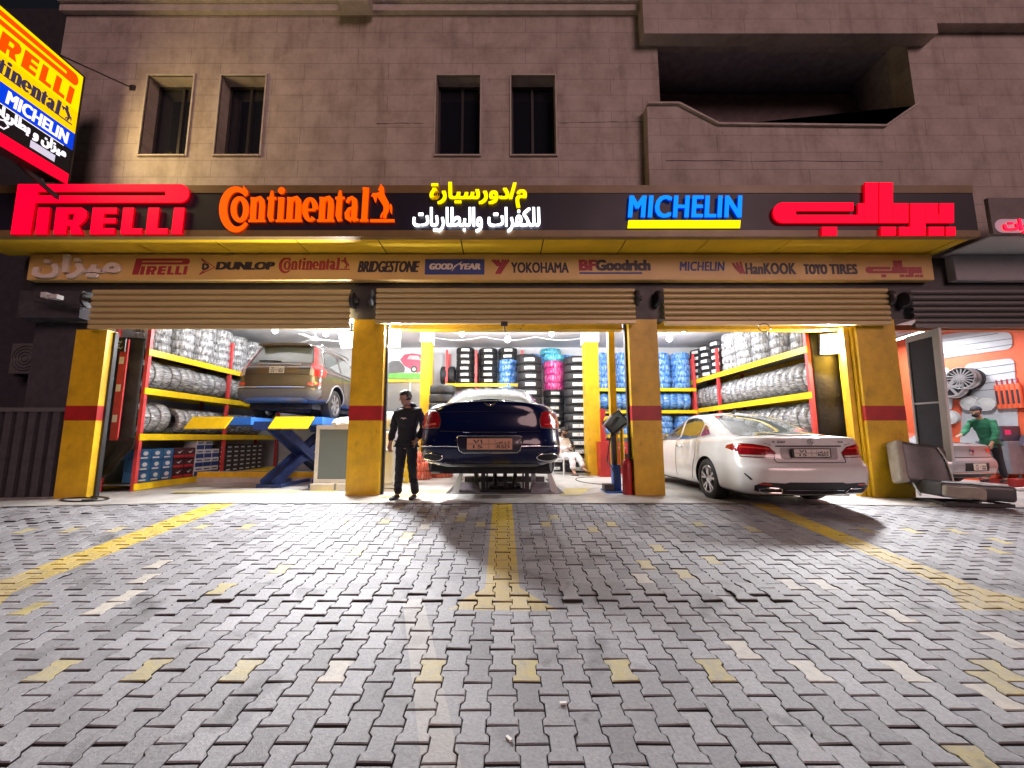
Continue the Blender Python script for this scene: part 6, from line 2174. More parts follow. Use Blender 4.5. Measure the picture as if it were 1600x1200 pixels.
# clothes follow the same joints, a little wider
V = [(0, 0, 1.0, (0.175, 0.135))]
E = []
chain(V, E, 0, [(0, 0.0, 0.90, (0.17, 0.13)), (0, 0.0, 0.84, (0.165, 0.125))])
chain(V, E, 0, [(0, 0.01, 1.16, (0.168, 0.128)), (0, 0.01, 1.35, (0.185, 0.128)), (-0.008, 0.015, 1.475, (0.115, 0.095)), (-0.015, 0.015, 1.525, (0.088, 0.085))])
for s, pts in ((-1, [(-0.20, 0.01, 1.42, 0.082), (-0.27, 0.02, 1.14, 0.068), (-0.277, -0.055, 0.925, 0.050)]), (1, [(0.20, 0.01, 1.42, 0.082), (0.29, 0.06, 1.16, 0.07), (0.22, -0.07, 0.975, 0.055)])):
    chain(V, E, 4, pts)
obj('hoodie', skin_mesh('hoodie', V, E, 0, 3, 0.016), 'blackcloth', man)
hd = bmesh.new()
bmesh.ops.create_uvsphere(hd, u_segments=18, v_segments=12, radius=1)
for v in hd.verts: v.co = Vector((v.co.x * 0.125 - 0.012, v.co.y * 0.085 + 0.085, v.co.z * 0.085 + 1.515))
obj('hood', MB().bm(hd), 'blackcloth', man, sm=60)
V = [(0, 0, 1.0, (0.145, 0.11))]
E = []
for s, kx, ax, ky, fy in ((-1, -0.105, -0.115, -0.03, -0.06), (1, 0.115, 0.13, -0.02, 0.06)):
    chain(V, E, 0, [(s * 0.095, 0, 0.86, 0.105), (kx, ky, 0.50, 0.078), (ax, fy + 0.02, 0.16, 0.066), (ax, fy + 0.015, 0.075, 0.064)])
obj('trousers', skin_mesh('trousers', V, E, 0, 3, 0.013), mat('black_trousers', (0.012, 0.012, 0.018), 0.85, bump=0.4, bscale=30), man)
for s, ax, fy in ((-1, -0.115, -0.06), (1, 0.13, 0.06)):
    V = [(ax, fy + 0.05, 0.05, (0.045, 0.04)), (ax, fy - 0.02, 0.05, (0.048, 0.042)), (ax + s * 0.015, fy - 0.12, 0.038, (0.046, 0.034)), (ax + s * 0.02, fy - 0.19, 0.03, (0.036, 0.026))]
    obj('shoe', skin_mesh('shoe', V, [(0, 1), (1, 2), (2, 3)]), 'black', man)
lg = MB()
ribbon(lg, [(-0.055, 1.315), (-0.02, 1.325), (0.0, 1.308), (0.02, 1.325), (0.055, 1.31)], [0.006, 0.02, 0.026, 0.02, 0.006], -0.002, 0.001)
obj('chest_emblem', lg, 'print_white', man, loc=(0, -0.132, -0.005))
head_parts(man, (-0.035, -0.03, 1.655), R(-38), R(8))

# --- man in a white robe on a plastic chair, looking at his phone
sx_, sy_ = aX(881, 720, 11.5), 11.5
ch_ = thing('plastic_chair', 'white plastic chair under the seated man in white', 'chair', (sx_, sy_, 0.002), R(35))
obj('seat', MB().box((-0.21, -0.21, 0.40), (0.21, 0.21, 0.435), bev=0.015), 'white', ch_)
obj('backrest', MB().box((-0.20, 0.19, 0.436), (0.20, 0.225, 0.82), bev=0.015), 'white', ch_)
for a in (-1, 1):
    for b_ in (-1, 1):
        obj('leg', MB().tube([(a * 0.18, b_ * 0.18, 0.40), (a * 0.22, b_ * 0.22, 0.0)], [0.022, 0.016], 8), 'white', ch_)
    obj('armrest', MB().tube([(a * 0.21, 0.2, 0.66), (a * 0.23, -0.12, 0.66), (a * 0.22, -0.18, 0.43)], 0.016, 8), 'white', ch_)
sm_ = thing('person', 'seated bearded man in a white robe reading a phone', 'person', (sx_, sy_, 0.003), R(35))
V = [(0, 0.02, 0.50, (0.14, 0.11))]
E = []
chain(V, E, 0, [(0, 0.07, 0.70, (0.10, 0.07)), (0, 0.06, 0.88, (0.11, 0.07)), (0, 0.03, 0.99, (0.06, 0.05)), (0, 0.01, 1.05, 0.05)])
head_verts(V, E, 4, (0, -0.03, 1.16), 0.0, R(24))
hh = []
for s, pts in ((-1, [(-0.18, 0.05, 0.94, 0.055), (-0.23, -0.03, 0.70, 0.042), (-0.05, -0.24, 0.72, 0.028)]), (1, [(0.18, 0.05, 0.94, 0.055), (0.23, -0.03, 0.70, 0.042), (0.06, -0.25, 0.73, 0.028)])):
    hh.append(chain(V, E, 2, pts))
chain(V, E, 0, [(-0.10, -0.05, 0.50, 0.085), (-0.12, -0.43, 0.50, 0.06), (-0.12, -0.48, 0.10, 0.04), (-0.13, -0.60, 0.04, (0.042, 0.026))])
chain(V, E, 0, [(0.10, -0.05, 0.50, 0.085), (0.06, -0.45, 0.54, 0.06), (0.12, -0.62, 0.18, 0.04), (0.14, -0.74, 0.12, (0.042, 0.026))])
hand(V, E, hh[0], (0.3, -1, 0.1), (0.1, 0.2, 1), -1, 0.6)
hand(V, E, hh[1], (-0.3, -1, 0.1), (-0.1, 0.2, 1), 1, 0.6)
obj('body', skin_mesh('body', V, E), 'skin', sm_)
V = [(0, 0.02, 0.51, (0.18, 0.14))]
E = []
chain(V, E, 0, [(0, 0.07, 0.70, (0.155, 0.12)), (0, 0.06, 0.88, (0.17, 0.118)), (0, 0.035, 0.99, (0.085, 0.078))])
for s, pts in ((-1, [(-0.185, 0.05, 0.935, 0.074), (-0.235, -0.03, 0.70, 0.065), (-0.07, -0.21, 0.72, 0.046)]), (1, [(0.185, 0.05, 0.935, 0.074), (0.235, -0.03, 0.70, 0.065), (0.08, -0.22, 0.73, 0.046)])): chain(V, E, 2, pts)
chain(V, E, 0, [(-0.10, -0.05, 0.50, 0.11), (-0.12, -0.43, 0.50, 0.088), (-0.12, -0.46, 0.28, 0.085), (-0.12, -0.47, 0.15, 0.08)])
chain(V, E, 0, [(0.10, -0.05, 0.50, 0.11), (0.06, -0.45, 0.54, 0.09), (0.10, -0.56, 0.33, 0.085), (0.12, -0.61, 0.22, 0.075)])
obj('robe', skin_mesh('robe', V, E, 0, 3, 0.014), mat('white_robe', (0.80, 0.80, 0.80), 0.85, bump=0.3, bscale=25), sm_)
for (x, y, z) in ((-0.13, -0.56, 0.035), (0.135, -0.70, 0.11)):
    obj('sandal', MB().box((x - 0.045, y - 0.13, z - 0.032), (x + 0.045, y + 0.10, z - 0.012), bev=0.008), 'black', sm_)
head_parts(sm_, (0, -0.03, 1.16), 0.0, R(24), beard=True)
ph = thing('phone', 'small dark phone held by the seated man in white', 'phone', (sx_, sy_, 0.003), R(35))
obj('case', MB().box((-0.036, -0.375, 0.735), (0.036, -0.30, 0.80), bev=0.006), 'black', ph)
obj('screen', MB().box((-0.032, -0.2985, 0.74), (0.032, -0.2975, 0.795)), mat('phone_screen', (0.02, 0.02, 0.03), 0.1), ph)

# --- man in green leaning over the grey coupe
gx, gy = 11.75, 10.0
gm = thing('person', 'man in a green shirt and dark cap leaning over the grey coupe', 'person', (gx, gy, -0.06), R(-78))
V = [(0, 0.0, 0.98, (0.13, 0.10))]
E = []
chain(V, E, 0, [(0, -0.05, 1.18, (0.10, 0.07)), (0, -0.14, 1.38, (0.11, 0.07)), (0, -0.19, 1.50, (0.07, 0.06)), (0, -0.24, 1.57, 0.052)])
head_verts(V, E, 4, (0, -0.30, 1.68), R(10), R(18))
hh = []
for s, pts in ((-1, [(-0.19, -0.16, 1.44, 0.062), (-0.24, -0.32, 1.20, 0.045), (-0.20, -0.56, 1.12, 0.03)]), (1, [(0.19, -0.16, 1.44, 0.062), (0.25, -0.20, 1.16, 0.045), (0.20, -0.30, 0.92, 0.03)])):
    hh.append(chain(V, E, 2, pts))
for s, fy in ((-1, -0.05), (1, 0.12)):
    chain(V, E, 0, [(s * 0.09, 0, 0.90, 0.085), (s * 0.10, fy * 0.5, 0.50, 0.058), (s * 0.11, fy + 0.02, 0.09, 0.04), (s * 0.12, fy - 0.08, 0.04, (0.022, 0.018))])
hand(V, E, hh[0], (0.1, -1, -0.1), (0, -0.1, -1), 1, 0.4)
hand(V, E, hh[1], (0, -0.3, -1), (-1, 0, 0), -1, 0.4)
obj('body', skin_mesh('body', V, E), 'skin', gm)
V = [(0, 0.0, 1.0, (0.17, 0.13))]
E = []
chain(V, E, 0, [(0, 0.02, 0.90, (0.165, 0.125)), (0, 0.02, 0.85, (0.16, 0.12))])
chain(V, E, 0, [(0, -0.05, 1.18, (0.165, 0.125)), (0, -0.14, 1.385, (0.185, 0.128)), (0, -0.185, 1.505, (0.11, 0.09))])
for s, pts in ((-1, [(-0.20, -0.16, 1.44, 0.082), (-0.245, -0.32, 1.20, 0.065), (-0.205, -0.52, 1.13, 0.048)]), (1, [(0.20, -0.16, 1.44, 0.082), (0.255, -0.20, 1.16, 0.065), (0.205, -0.28, 0.95, 0.048)])): chain(V, E, 4, pts)
obj('shirt', skin_mesh('shirt', V, E, 0, 3, 0.013), mat('green_shirt', (0.02, 0.15, 0.075), 0.8, vary=0.15, bump=0.3, bscale=30), gm)
V = [(0, 0, 1.0, (0.145, 0.11))]
E = []
for s, fy in ((-1, -0.05), (1, 0.12)): chain(V, E, 0, [(s * 0.095, 0, 0.87, 0.105), (s * 0.10, fy * 0.5, 0.50, 0.078), (s * 0.11, fy + 0.02, 0.10, 0.064)])
obj('trousers', skin_mesh('trousers', V, E), mat('dark_trousers', (0.02, 0.02, 0.028), 0.85), gm)
for s, fy in ((-1, -0.05), (1, 0.12)):
    V = [(s * 0.11, fy + 0.05, 0.05, (0.045, 0.04)), (s * 0.115, fy - 0.06, 0.045, (0.048, 0.04)), (s * 0.125, fy - 0.18, 0.032, (0.038, 0.028))]
    obj('shoe', skin_mesh('shoe', V, [(0, 1), (1, 2)]), 'black', gm)
head_parts(gm, (0, -0.30, 1.68), R(10), R(18), beard=True)
cpb = bmesh.new()
bmesh.ops.create_uvsphere(cpb, u_segments=20, v_segments=12, radius=1)
for v in cpb.verts: v.co = Vector((v.co.x * 0.098, v.co.y * 0.116 - 0.285, max(v.co.z, -0.1) * 0.105 + 1.725))
cpm = MB().bm(cpb)
obj('cap', cpm, mat('navy_cap', (0.012, 0.016, 0.04), 0.8), gm, sm=60)

# ------------------------------------------------------------------ lifts
lf = thing('scissor_lift', 'blue scissor lift with yellow end flaps under the brown SUV', 'car lift', (-4.85, 8.3, -0.01))
for x0, x1 in ((-1.28, -0.22), (0.28, 1.22)):
    rwy = obj('runway', MB().box((x0, 0, 1.27), (x1, 4.6, 1.425), bev=0.01), 'blue_lift', lf)
    fx = x0 - 0.10 if x0 < 0 else x0
    f = MB()
    w = 0.80 if x0 < 0 else 0.78
    f.add([(fx, -0.02, 1.43), (fx + w, -0.02, 1.43), (fx + w - 0.06, -0.16, 1.20), (fx - 0.06, -0.16, 1.20), (fx, 0.01, 1.415), (fx + w, 0.01, 1.415), (fx + w - 0.06, -0.14, 1.18), (fx - 0.06, -0.14, 1.18)],
          [(0, 1, 2, 3), (7, 6, 5, 4), (0, 4, 5, 1), (1, 5, 6, 2), (2, 6, 7, 3), (3, 7, 4, 0)])
    obj('end_flap', f, 'yellow_rack', rwy)
    for xo in (0.16, 0.44):
        xa = (-0.14 if x0 < 0 else 0.9) + xo * 0.9
        obj('scissor_arm', MB().beam((xa, 0.15, 0.08), (xa, 2.9, 1.24), 0.05, 0.19), 'navy_lift', lf)
        obj('scissor_arm', MB().beam((xa + 0.07, 0.15, 1.24), (xa + 0.07, 2.7, 0.08), 0.05, 0.19), 'navy_lift', lf)
    xa = 0.0 if x0 < 0 else 1.04
    obj('cross_tube', MB().tube([(xa, 1.47, 0.66), (xa + 0.35, 1.47, 0.66)], 0.055, 12), 'navy_lift', lf, sm=50)
    obj('hydraulic_ram', MB().tube([(xa + 0.16, 0.5, 0.2), (xa + 0.16, 2.2, 0.95)], 0.04, 10), 'steel', lf, sm=50)
    obj('base_frame', MB().box((xa - 0.05, 0.05, 0.0), (xa + 0.02, 3.2, 0.09)).box((xa + 0.38, 0.05, 0.0), (xa + 0.45, 3.2, 0.09)).box((xa + 0.021, 0.05, 0.0), (xa + 0.379, 0.15, 0.08)), 'navy_lift', lf)
for y_ in (0.1, 2.6): obj('cross_beam', MB().box((-0.219, y_, 1.16), (0.279, y_ + 0.2, 1.34)), 'navy_lift', lf)
kb = thing('pit_kerb', 'low concrete kerb with yellow edge behind the blue scissor lift', 'kerb', (-5.6, 9.6, 0))
obj('kerb_block', MB().box((-1.4, 0, -0.02), (1.9, 0.25, 0.22)), 'concrete', kb)
obj('painted_edge', MB().box((-1.4, -0.006, 0.10), (1.9, -0.001, 0.22)), 'yellow', kb)

l2 = thing('low_lift', 'grey low rise lift carrying the dark blue sedan', 'car lift', (0.05, 7.55, 0.0))
for s in (-1, 1):
    obj('ramp_plate', MB().add([(s * 0.46, 0, 0.004), (s * 0.90, 0, 0.004), (s * 0.84, 0.35, 0.17), (s * 0.50, 0.35, 0.17), (s * 0.46, 0.36, 0.0), (s * 0.9, 0.36, 0.0)], [(0, 1, 2, 3) if s > 0 else (3, 2, 1, 0), (0, 3, 4), (1, 5, 2), (3, 2, 5, 4)]), mat('worn_plate', (0.26, 0.22, 0.25), 0.45, 0.3, vary=0.3, vscale=7), l2)
    obj('side_plate', MB().add([(s * 0.98, 0.05, 0.0), (s * 0.84, 0.05, 0.0), (s * 0.76, 0.05, 0.40), (s * 0.82, 0.05, 0.40), (s * 0.98, 0.12, 0.0), (s * 0.84, 0.12, 0.0), (s * 0.76, 0.12, 0.40), (s * 0.82, 0.12, 0.40)],
        [(0, 1, 2, 3), (7, 6, 5, 4), (0, 4, 5, 1), (1, 5, 6, 2), (2, 6, 7, 3), (3, 7, 4, 0)]), 'ltgrey', l2)
    for xx, w in ((0.40, 0.075), (0.33, 0.03)):
        obj('lift_post', MB().box((s * xx - w / 2, 0.1, 0.0), (s * xx + w / 2, 0.18, 0.46)), 'dark', l2)
    obj('lift_arm', MB().beam((s * 0.55, 0.5, 0.1), (s * 0.62, 1.6, 0.42), 0.09, 0.08), 'grey', l2)
    obj('platform', MB().box((s * 0.42 if s > 0 else -0.86, 0.25, 0.40), (0.86 if s > 0 else -0.42, 2.3, 0.475)), 'dark', l2)
    obj('lift_ram', MB().tube([(s * 0.17, 0.3, 0.08), (s * 0.19, 0.35, 0.30), (s * 0.195, 0.36, 0.44)], [0.05, 0.04, 0.022], 10), 'black', l2, sm=50)
obj('centre_post', MB().box((-0.035, 0.25, 0.0), (0.035, 0.32, 0.47)), 'dark', l2)
obj('base_beam', MB().box((-0.45, 0.12, 0.0), (0.45, 0.36, 0.06)), 'dark', l2)
obj('pump_unit', MB().box((-0.30, 0.37, 0.0), (0.30, 0.9, 0.10), bev=0.01), 'dark', l2)
obj('base_beam', MB().box((-0.9, 1.9, 0.0), (0.9, 2.1, 0.12)), 'dark', l2)
obj('lift_beam', MB().box((-0.85, 2.3, 0.16), (0.85, 2.4, 0.24)), 'grey', l2)
ww = thing('floor_pit', 'shallow worn pit frame under the dark blue sedan', 'pit frame', (0.05, 7.5, 0))
obj('pit_frame', MB().box((-1.06, 0.0, 0.0), (-0.99, 2.6, 0.02)).box((0.99, 0.0, 0.0), (1.06, 2.6, 0.02)).box((-0.989, -0.02, 0.0), (0.989, 0.03, 0.018)), 'dark', ww)

# ------------------------------------------------------------------ things on the floor
fr = thing('glass_cabinet', 'white framed glass display cabinet standing on blocks beside the pillar', 'cabinet', (-3.18, 7.95, 0.14))
f = MB()
for x in (-0.36, 0.36): f.box((x - 0.03, -0.03, 0), (x + 0.03, 0.03, 1.10))
f.box((-0.329, -0.03, 0), (0.329, 0.03, 0.08)).box((-0.329, -0.03, 1.02), (0.329, 0.03, 1.10))
obj('door_frame', f, mat('cream_metal', (0.52, 0.49, 0.42), 0.45, vary=0.12), fr)
obj('case', MB().box((-0.39, 0.031, 0.0), (0.39, 0.55, 1.10)), mat('cream_case', (0.50, 0.47, 0.41), 0.5, vary=0.12), fr)
obj('glass_door', MB().box((-0.328, -0.005, 0.081), (0.328, 0.005, 1.019)), mat('greenish_glass', (0.14, 0.17, 0.17), 0.08, spec=0.8, coat=1.0), fr)
for i, (x, lab) in enumerate(((-3.38, 'grey concrete block under the glass cabinet, away from the pillar'), (-2.90, 'grey concrete block under the glass cabinet, next to the pillar'))):
    tag(obj('concrete_block', MB().box((-0.22, -0.13, 0), (0.22, 0.13, 0.14), bev=0.008), 'concrete', loc=(x, 7.98, 0.002)), lab, 'block', 'concrete blocks')
bg = thing('plastic_bag', 'crumpled white bag lying on top of the glass cabinet', 'bag', (-3.05, 8.1, 1.24))
b = bmesh.new()
bmesh.ops.create_icosphere(b, subdivisions=3, radius=1)
for v in b.verts:
    x, y, z = v.co
    k = 1 + 0.16 * math.sin(9 * x + 5 * z) * math.cos(8 * y)
    v.co = Vector((x * 0.28 * k, y * 0.2 * k, max(z, -0.35) * 0.12 * k + 0.042))
obj('bag_film', MB().bm(b), 'white', bg, sm=80)
wd = thing('water_dispenser', 'pale water dispenser on a block behind the man in black', 'water dispenser', (-2.16, 7.95, 0.14))
obj('cabinet', MB().box((-0.19, -0.15, 0), (0.13, 0.2, 0.98), bev=0.02), 'ltgrey', wd)
obj('bottle', MB().lathe([(0, 0.98), (0.06, 0.985), (0.13, 1.05), (0.135, 1.30), (0.10, 1.35), (0, 1.36)], 20, 'Z', (-0.03, 0, 0)), mat('pale_bottle', (0.45, 0.55, 0.55), 0.15, coat=1.0), wd, sm=50)
obj('drip_tray', MB().box((-0.14, -0.22, 0.60), (0.08, -0.151, 0.63)), 'grey', wd)
tag(obj('concrete_block', MB().box((-0.2, -0.13, 0), (0.2, 0.13, 0.06)).box((-0.2, -0.13, 0.075), (0.2, 0.13, 0.138)).box((-0.19, -0.12, 0.06), (-0.14, 0.12, 0.075)).box((0.14, -0.12, 0.06), (0.19, 0.12, 0.075)), 'concrete', loc=(-2.14, 7.9, 0.002)), 'hollow grey block under the water dispenser', 'block', 'concrete blocks')

# oil cartons behind the man
ocm = MB().box((-0.17, -0.13, 0), (0.17, 0.13, 0.19))
ocm.m = [0] * 6
ocm.add([(-0.13, -0.1315, 0.05), (0.10, -0.1315, 0.05), (0.10, -0.1315, 0.12), (-0.13, -0.1315, 0.12)], [(0, 1, 2, 3)], 1)
ocm.lathe([(0, -0.1325), (0.035, -0.1325)], 14, 'Y', (0.03, 0, 0.13), 2)
ome = ocm.mesh('oil_carton')
for m_ in ('yellow_rack', 'white', 'ink'): ome.materials.append(M[m_])
for c, x in enumerate((-2.62, -2.26)):
    for r_ in range((4, 5)[c]):
        o = bpy.data.objects.new('oil_carton', ome)
        C.objects.link(o)
        o.location = (x, 9.4, 0.004 + r_ * 0.193)
        o.rotation_euler = (0, 0, random.uniform(-0.06, 0.06))
        tag(o, f'yellow oil carton, {ORD[r_]} up in the stack {"beside the pillar" if c == 0 else "next to the orange tyres"} behind the man', 'box', 'yellow oil cartons')

tc = thing('tool_cart', 'red tool cart with open shelves under the blue tyre rack', 'tool cart', (2.78, 11.7, 0.0))
t = MB()
for x in (-0.24, 0.24):
    t.box((x - 0.015, -0.2, 0.06), (x + 0.015, 0.2, 0.92))
t.box((-0.224, 0.185, 0.06), (0.224, 0.2, 0.92))
obj('cart_frame', t, 'red_paint', tc)
for z in (0.08, 0.36, 0.64, 0.90):
    s = obj('shelf', MB().box((-0.224, -0.2, z), (0.224, 0.184, z + 0.02)), 'red_paint', tc)
    for k_ in range(3):
        x = -0.15 + 0.14 * k_
        if z > 0.85: continue
        obj('tool', MB().box((x - 0.03, -0.1, z + 0.021), (x + 0.04, 0.02, z + 0.06 + 0.03 * ((k_ * 7) % 3)), bev=0.008), ('yellow', 'ltgrey', 'black')[k_], s)
cb2 = thing('red_cabinet', 'closed red steel cabinet beside the open tool cart', 'cabinet', (3.32, 11.75, 0.0))
obj('case', MB().box((-0.25, -0.2, 0.0), (0.25, 0.2, 0.88), bev=0.01), 'red_paint', cb2)
obj('drawer', MB().box((-0.22, -0.214, 0.60), (0.22, -0.201, 0.84)), 'red_paint', cb2)
obj('handle', MB().box((-0.1, -0.23, 0.71), (0.1, -0.215, 0.73)), 'steel', cb2)
tch = thing('tyre_changer', 'red tyre changing machine post beside the yellow inner pillar', 'machine', (2.62, 10.75, 0.0))
obj('column', MB().box((-0.06, -0.05, 0.9), (0.06, 0.07, 1.75), bev=0.01), 'red_paint', tch)
obj('base_box', MB().box((-0.12, -0.15, 0.0), (0.26, 0.45, 0.9), bev=0.02), 'red_paint', tch)
obj('swing_arm', MB().beam((0, 0, 1.7), (0.45, -0.1, 1.72), 0.05, 0.06).beam((0.42, -0.1, 1.3), (0.42, -0.1, 1.75), 0.04, 0.04), 'steel', tch)
obj('gauge', MB().lathe([(0, -0.03), (0.09, -0.03), (0.1, 0.0), (0, 0.01)], 20, 'Y', (0.1, -0.1, 1.45)), 'yellow_rack', tch, sm=40)

al = thing('alignment_stand', 'wheel alignment console with tilted dark screen on a blue foot', 'console', (2.08, 7.75, 0.0))
obj('foot', MB().box((-0.20, -0.2, 0.0), (0.14, 0.3, 0.04)).box((-0.04, -0.05, 0.041), (0.10, 0.1, 0.50)), 'blue_lift', al)
obj('column', MB().box((-0.035, -0.03, 0.50), (0.045, 0.06, 1.16)), 'dark', al)
hdm = MB().box((-0.20, -0.04, -0.16), (0.20, 0.06, 0.16), bev=0.02)
hd_ = obj('head', hdm, 'black', al, loc=(0.05, -0.02, 1.28), rot=(R(-18), R(-38), R(-12)))
obj('screen', MB().box((-0.17, -0.046, -0.13), (0.17, -0.041, 0.13)), mat('dull_screen', (0.10, 0.115, 0.11), 0.15), hd_)
obj('handle_frame', MB().tube([(-0.12, -0.03, 1.02), (-0.20, -0.05, 1.22), (-0.04, -0.06, 1.42)], 0.016, 8), 'ltgrey', al, sm=60)
obj('hose', MB().tube([(-0.02 - 0.13 * math.sin(t * 0.55), -0.06 - 0.01 * t, 1.05 - 0.14 * t * (1 if t < 5 else 1) + 0.10 * math.cos(t * 1.3)) for t in range(7)], 0.012, 6), 'black', al, sm=60)
obj('clamp_box', MB().box((-0.22, -0.12, 0.041), (-0.05, 0.1, 0.16), bev=0.01), 'black', al)
obj('side_tube', MB().tube([(0.17, 0.05, 0.45), (0.17, 0.05, 1.22)], 0.04, 10), 'yellow', al, sm=50)
ex = thing('fire_extinguisher', 'red fire extinguisher standing against the yellow pillar', 'extinguisher', (2.21, 7.42, 0.0))
obj('cylinder', MB().lathe([(0, 0.0), (0.08, 0.0), (0.085, 0.02), (0.085, 0.52), (0.06, 0.60), (0.028, 0.63), (0.028, 0.66), (0, 0.66)], 24, 'Z'), 'red_paint', ex, sm=40)
obj('valve', MB().box((-0.02, -0.05, 0.661), (0.02, 0.04, 0.70)).box((-0.012, -0.09, 0.701), (0.012, 0.05, 0.715)), 'black', ex)
obj('hose', MB().tube([(0.02, -0.03, 0.68), (0.09, -0.06, 0.60), (0.10, -0.06, 0.35), (0.09, -0.05, 0.25)], 0.012, 6), 'black', ex, sm=60)
cbx = thing('floor_hose', 'thin black air hose looping on the floor beside the tool cart', 'hose', (0, 0, 0))
P = []
for i in range(60):
    t = i / 59
    P.append((2.4 - 0.9 * math.sin(t * 5.2) * (0.5 + t * 0.4) - 0.1, 10.6 - 2.6 * t + 0.25 * math.sin(t * 9), 0.014))
obj('tube', MB().tube(P, 0.011, 6), 'black', cbx, sm=60)

# discarded car seat outside the wide pillar
cs_ = thing('car_seat', 'discarded grey and beige car seat dumped outside the wide pillar', 'car seat', (7.10, 6.80, ground_z(7.1, 6.6)), R(-6))
def cushion(w, d, h, r=0.09, dent=0.0):
    bm = bmesh.new()
    bmesh.ops.create_cube(bm, size=1, matrix=Matrix.Diagonal((w, d, h, 1)))
    bmesh.ops.bevel(bm, geom=bm.edges[:], offset=r, segments=5, affect='EDGES', profile=0.6)
    bmesh.ops.subdivide_edges(bm, edges=[e for e in bm.edges if e.calc_length() > 0.15], cuts=4, use_grid_fill=True)
    for v in bm.verts:
        v.co.y += dent * math.sin(v.co.x / w * PI * 2) * 0.5
        v.co.z += 0.012 * math.sin(v.co.x * 14) * math.cos(v.co.y * 9)
    return MB().bm(bm)
M['seat_dark'] = mat('worn_seat_leather', (0.075, 0.075, 0.08), 0.4, vary=0.3, vscale=6, bump=0.2, bscale=25)
M['seat_beige'] = mat('seat_side_cloth', (0.36, 0.32, 0.26), 0.7, vary=0.2, vscale=6)
bk_ = obj('backrest', cushion(0.74, 0.20, 0.70, 0.085, 0.02), 'seat_dark', cs_, sm=60, loc=(-0.05, 0.25, 0.60), rot=(R(-14), R(8), 0))
obj('side_bolster', cushion(0.16, 0.24, 0.72, 0.07), 'seat_beige', bk_, sm=60, loc=(-0.34, 0.02, 0.0))
obj('piping', MB().tube([(0.22, -0.112, 0.30), (0.30, -0.112, 0.12), (0.34, -0.112, -0.12), (0.36, -0.10, -0.30)], 0.012, 6), 'white', bk_, sm=60)
obj('seat_cushion', cushion(0.95, 0.55, 0.24, 0.07), 'seat_dark', cs_, sm=60, loc=(0.22, -0.12, 0.23), rot=(0, R(4), R(-8)))
obj('cushion_side', cushion(0.50, 0.10, 0.18, 0.045), 'seat_beige', cs_, sm=60, loc=(-0.05, -0.42, 0.22), rot=(0, R(6), R(-10)))
obj('seat_rail', MB().beam((-0.35, -0.42, 0.05), (0.65, -0.36, 0.03), 0.05, 0.05).beam((-0.35, 0.1, 0.05), (0.65, 0.12, 0.03), 0.05, 0.05).beam((-0.3, -0.4, 0.06), (-0.28, 0.1, 0.06), 0.04, 0.03).beam((0.6, -0.36, 0.05), (0.6, 0.12, 0.05), 0.04, 0.03), 'dark', cs_)
obj('recliner_strut', MB().tube([(-0.30, 0.02, 0.12), (-0.32, 0.18, 0.42)], 0.018, 6), 'steel', cs_)
for i, (x, y, s) in enumerate(((6.98, 6.52, 0.10), (6.72, 6.6, 0.06))):
    b = bmesh.new()
    bmesh.ops.create_icosphere(b, subdivisions=2, radius=1)
    for v in b.verts: v.co = Vector((v.co.x * s, v.co.y * s * 0.6, max(v.co.z, -0.3) * s * 0.35 + 0.3 * s * 0.35)) * (1 + 0.2 * math.sin(v.co.x * 13 + v.co.y * 7))
    o = obj('paper_scrap', MB().bm(b), 'paper', loc=(x, y, ground_z(x, y) + 0.014))
    tag(o, ('larger crumpled white paper scrap under the discarded seat', 'smaller crumpled white scrap at the wide pillar foot')[i], 'litter', 'paper litter')

for i, (u, v) in enumerate(((880, 1101), (795, 1157))):
    p = hit_ground(u, v)
    o = obj('paper_scrap', MB().box((-0.018, -0.008, 0), (0.018, 0.008, 0.009), bev=0.002), 'paper', loc=(p.x, p.y, p.z + 0.004), rot=(0, 0, (0.1, -0.9)[i]))
    tag(o, ('flat white carton scrap lying on a paving joint', 'slim white cigarette end between two pavers near the pale strip')[i], 'litter', 'paper litter')

# framed dark panel swung out beside the wide pillar
TL, TR, BR, BL = at(1414, 527, 7.75), at(1466, 512, 7.15), at(1488, 722, 7.15), at(1434, 716, 7.75)
dp = thing('glazed_door', 'open white framed door with dark glass beside the wide pillar', 'door', (0, 0, 0))
nrm = (TR - TL).cross(BL - TL).normalized()
if nrm.y > 0: nrm = -nrm
def quadbar(mb, a, b, c, d, t):
    vs = [a, b, c, d, a - nrm * t, b - nrm * t, c - nrm * t, d - nrm * t]
    mb.add(vs, [(0, 1, 2, 3), (7, 6, 5, 4), (0, 4, 5, 1), (1, 5, 6, 2), (2, 6, 7, 3), (3, 7, 4, 0)])
L_ = lambda a, b, t: a + (b - a) * t
def inq(s, t): return L_(L_(TL, TR, s), L_(BL, BR, s), t)
f = MB()
quadbar(f, inq(0, 0), inq(0.0, 1), inq(0.06, 1), inq(0.06, 0), 0.05)
quadbar(f, inq(0.80, 0), inq(0.80, 1), inq(1, 1), inq(1, 0), 0.05)
quadbar(f, inq(0.061, 0), inq(0.061, 0.05), inq(0.799, 0.05), inq(0.799, 0), 0.05)
quadbar(f, inq(0.061, 0.555), inq(0.061, 0.567), inq(0.799, 0.567), inq(0.799, 0.555), 0.05)
quadbar(f, inq(0.061, 0.93), inq(0.061, 1), inq(0.799, 1), inq(0.799, 0.93), 0.05)
obj('door_frame', f, 'white', dp)
g = MB()
for t0, t1 in ((0.051, 0.554), (0.568, 0.929)): quadbar(g, inq(0.061, t0) - nrm * 0.02, inq(0.061, t1) - nrm * 0.02, inq(0.799, t1) - nrm * 0.02, inq(0.799, t0) - nrm * 0.02, 0.01)
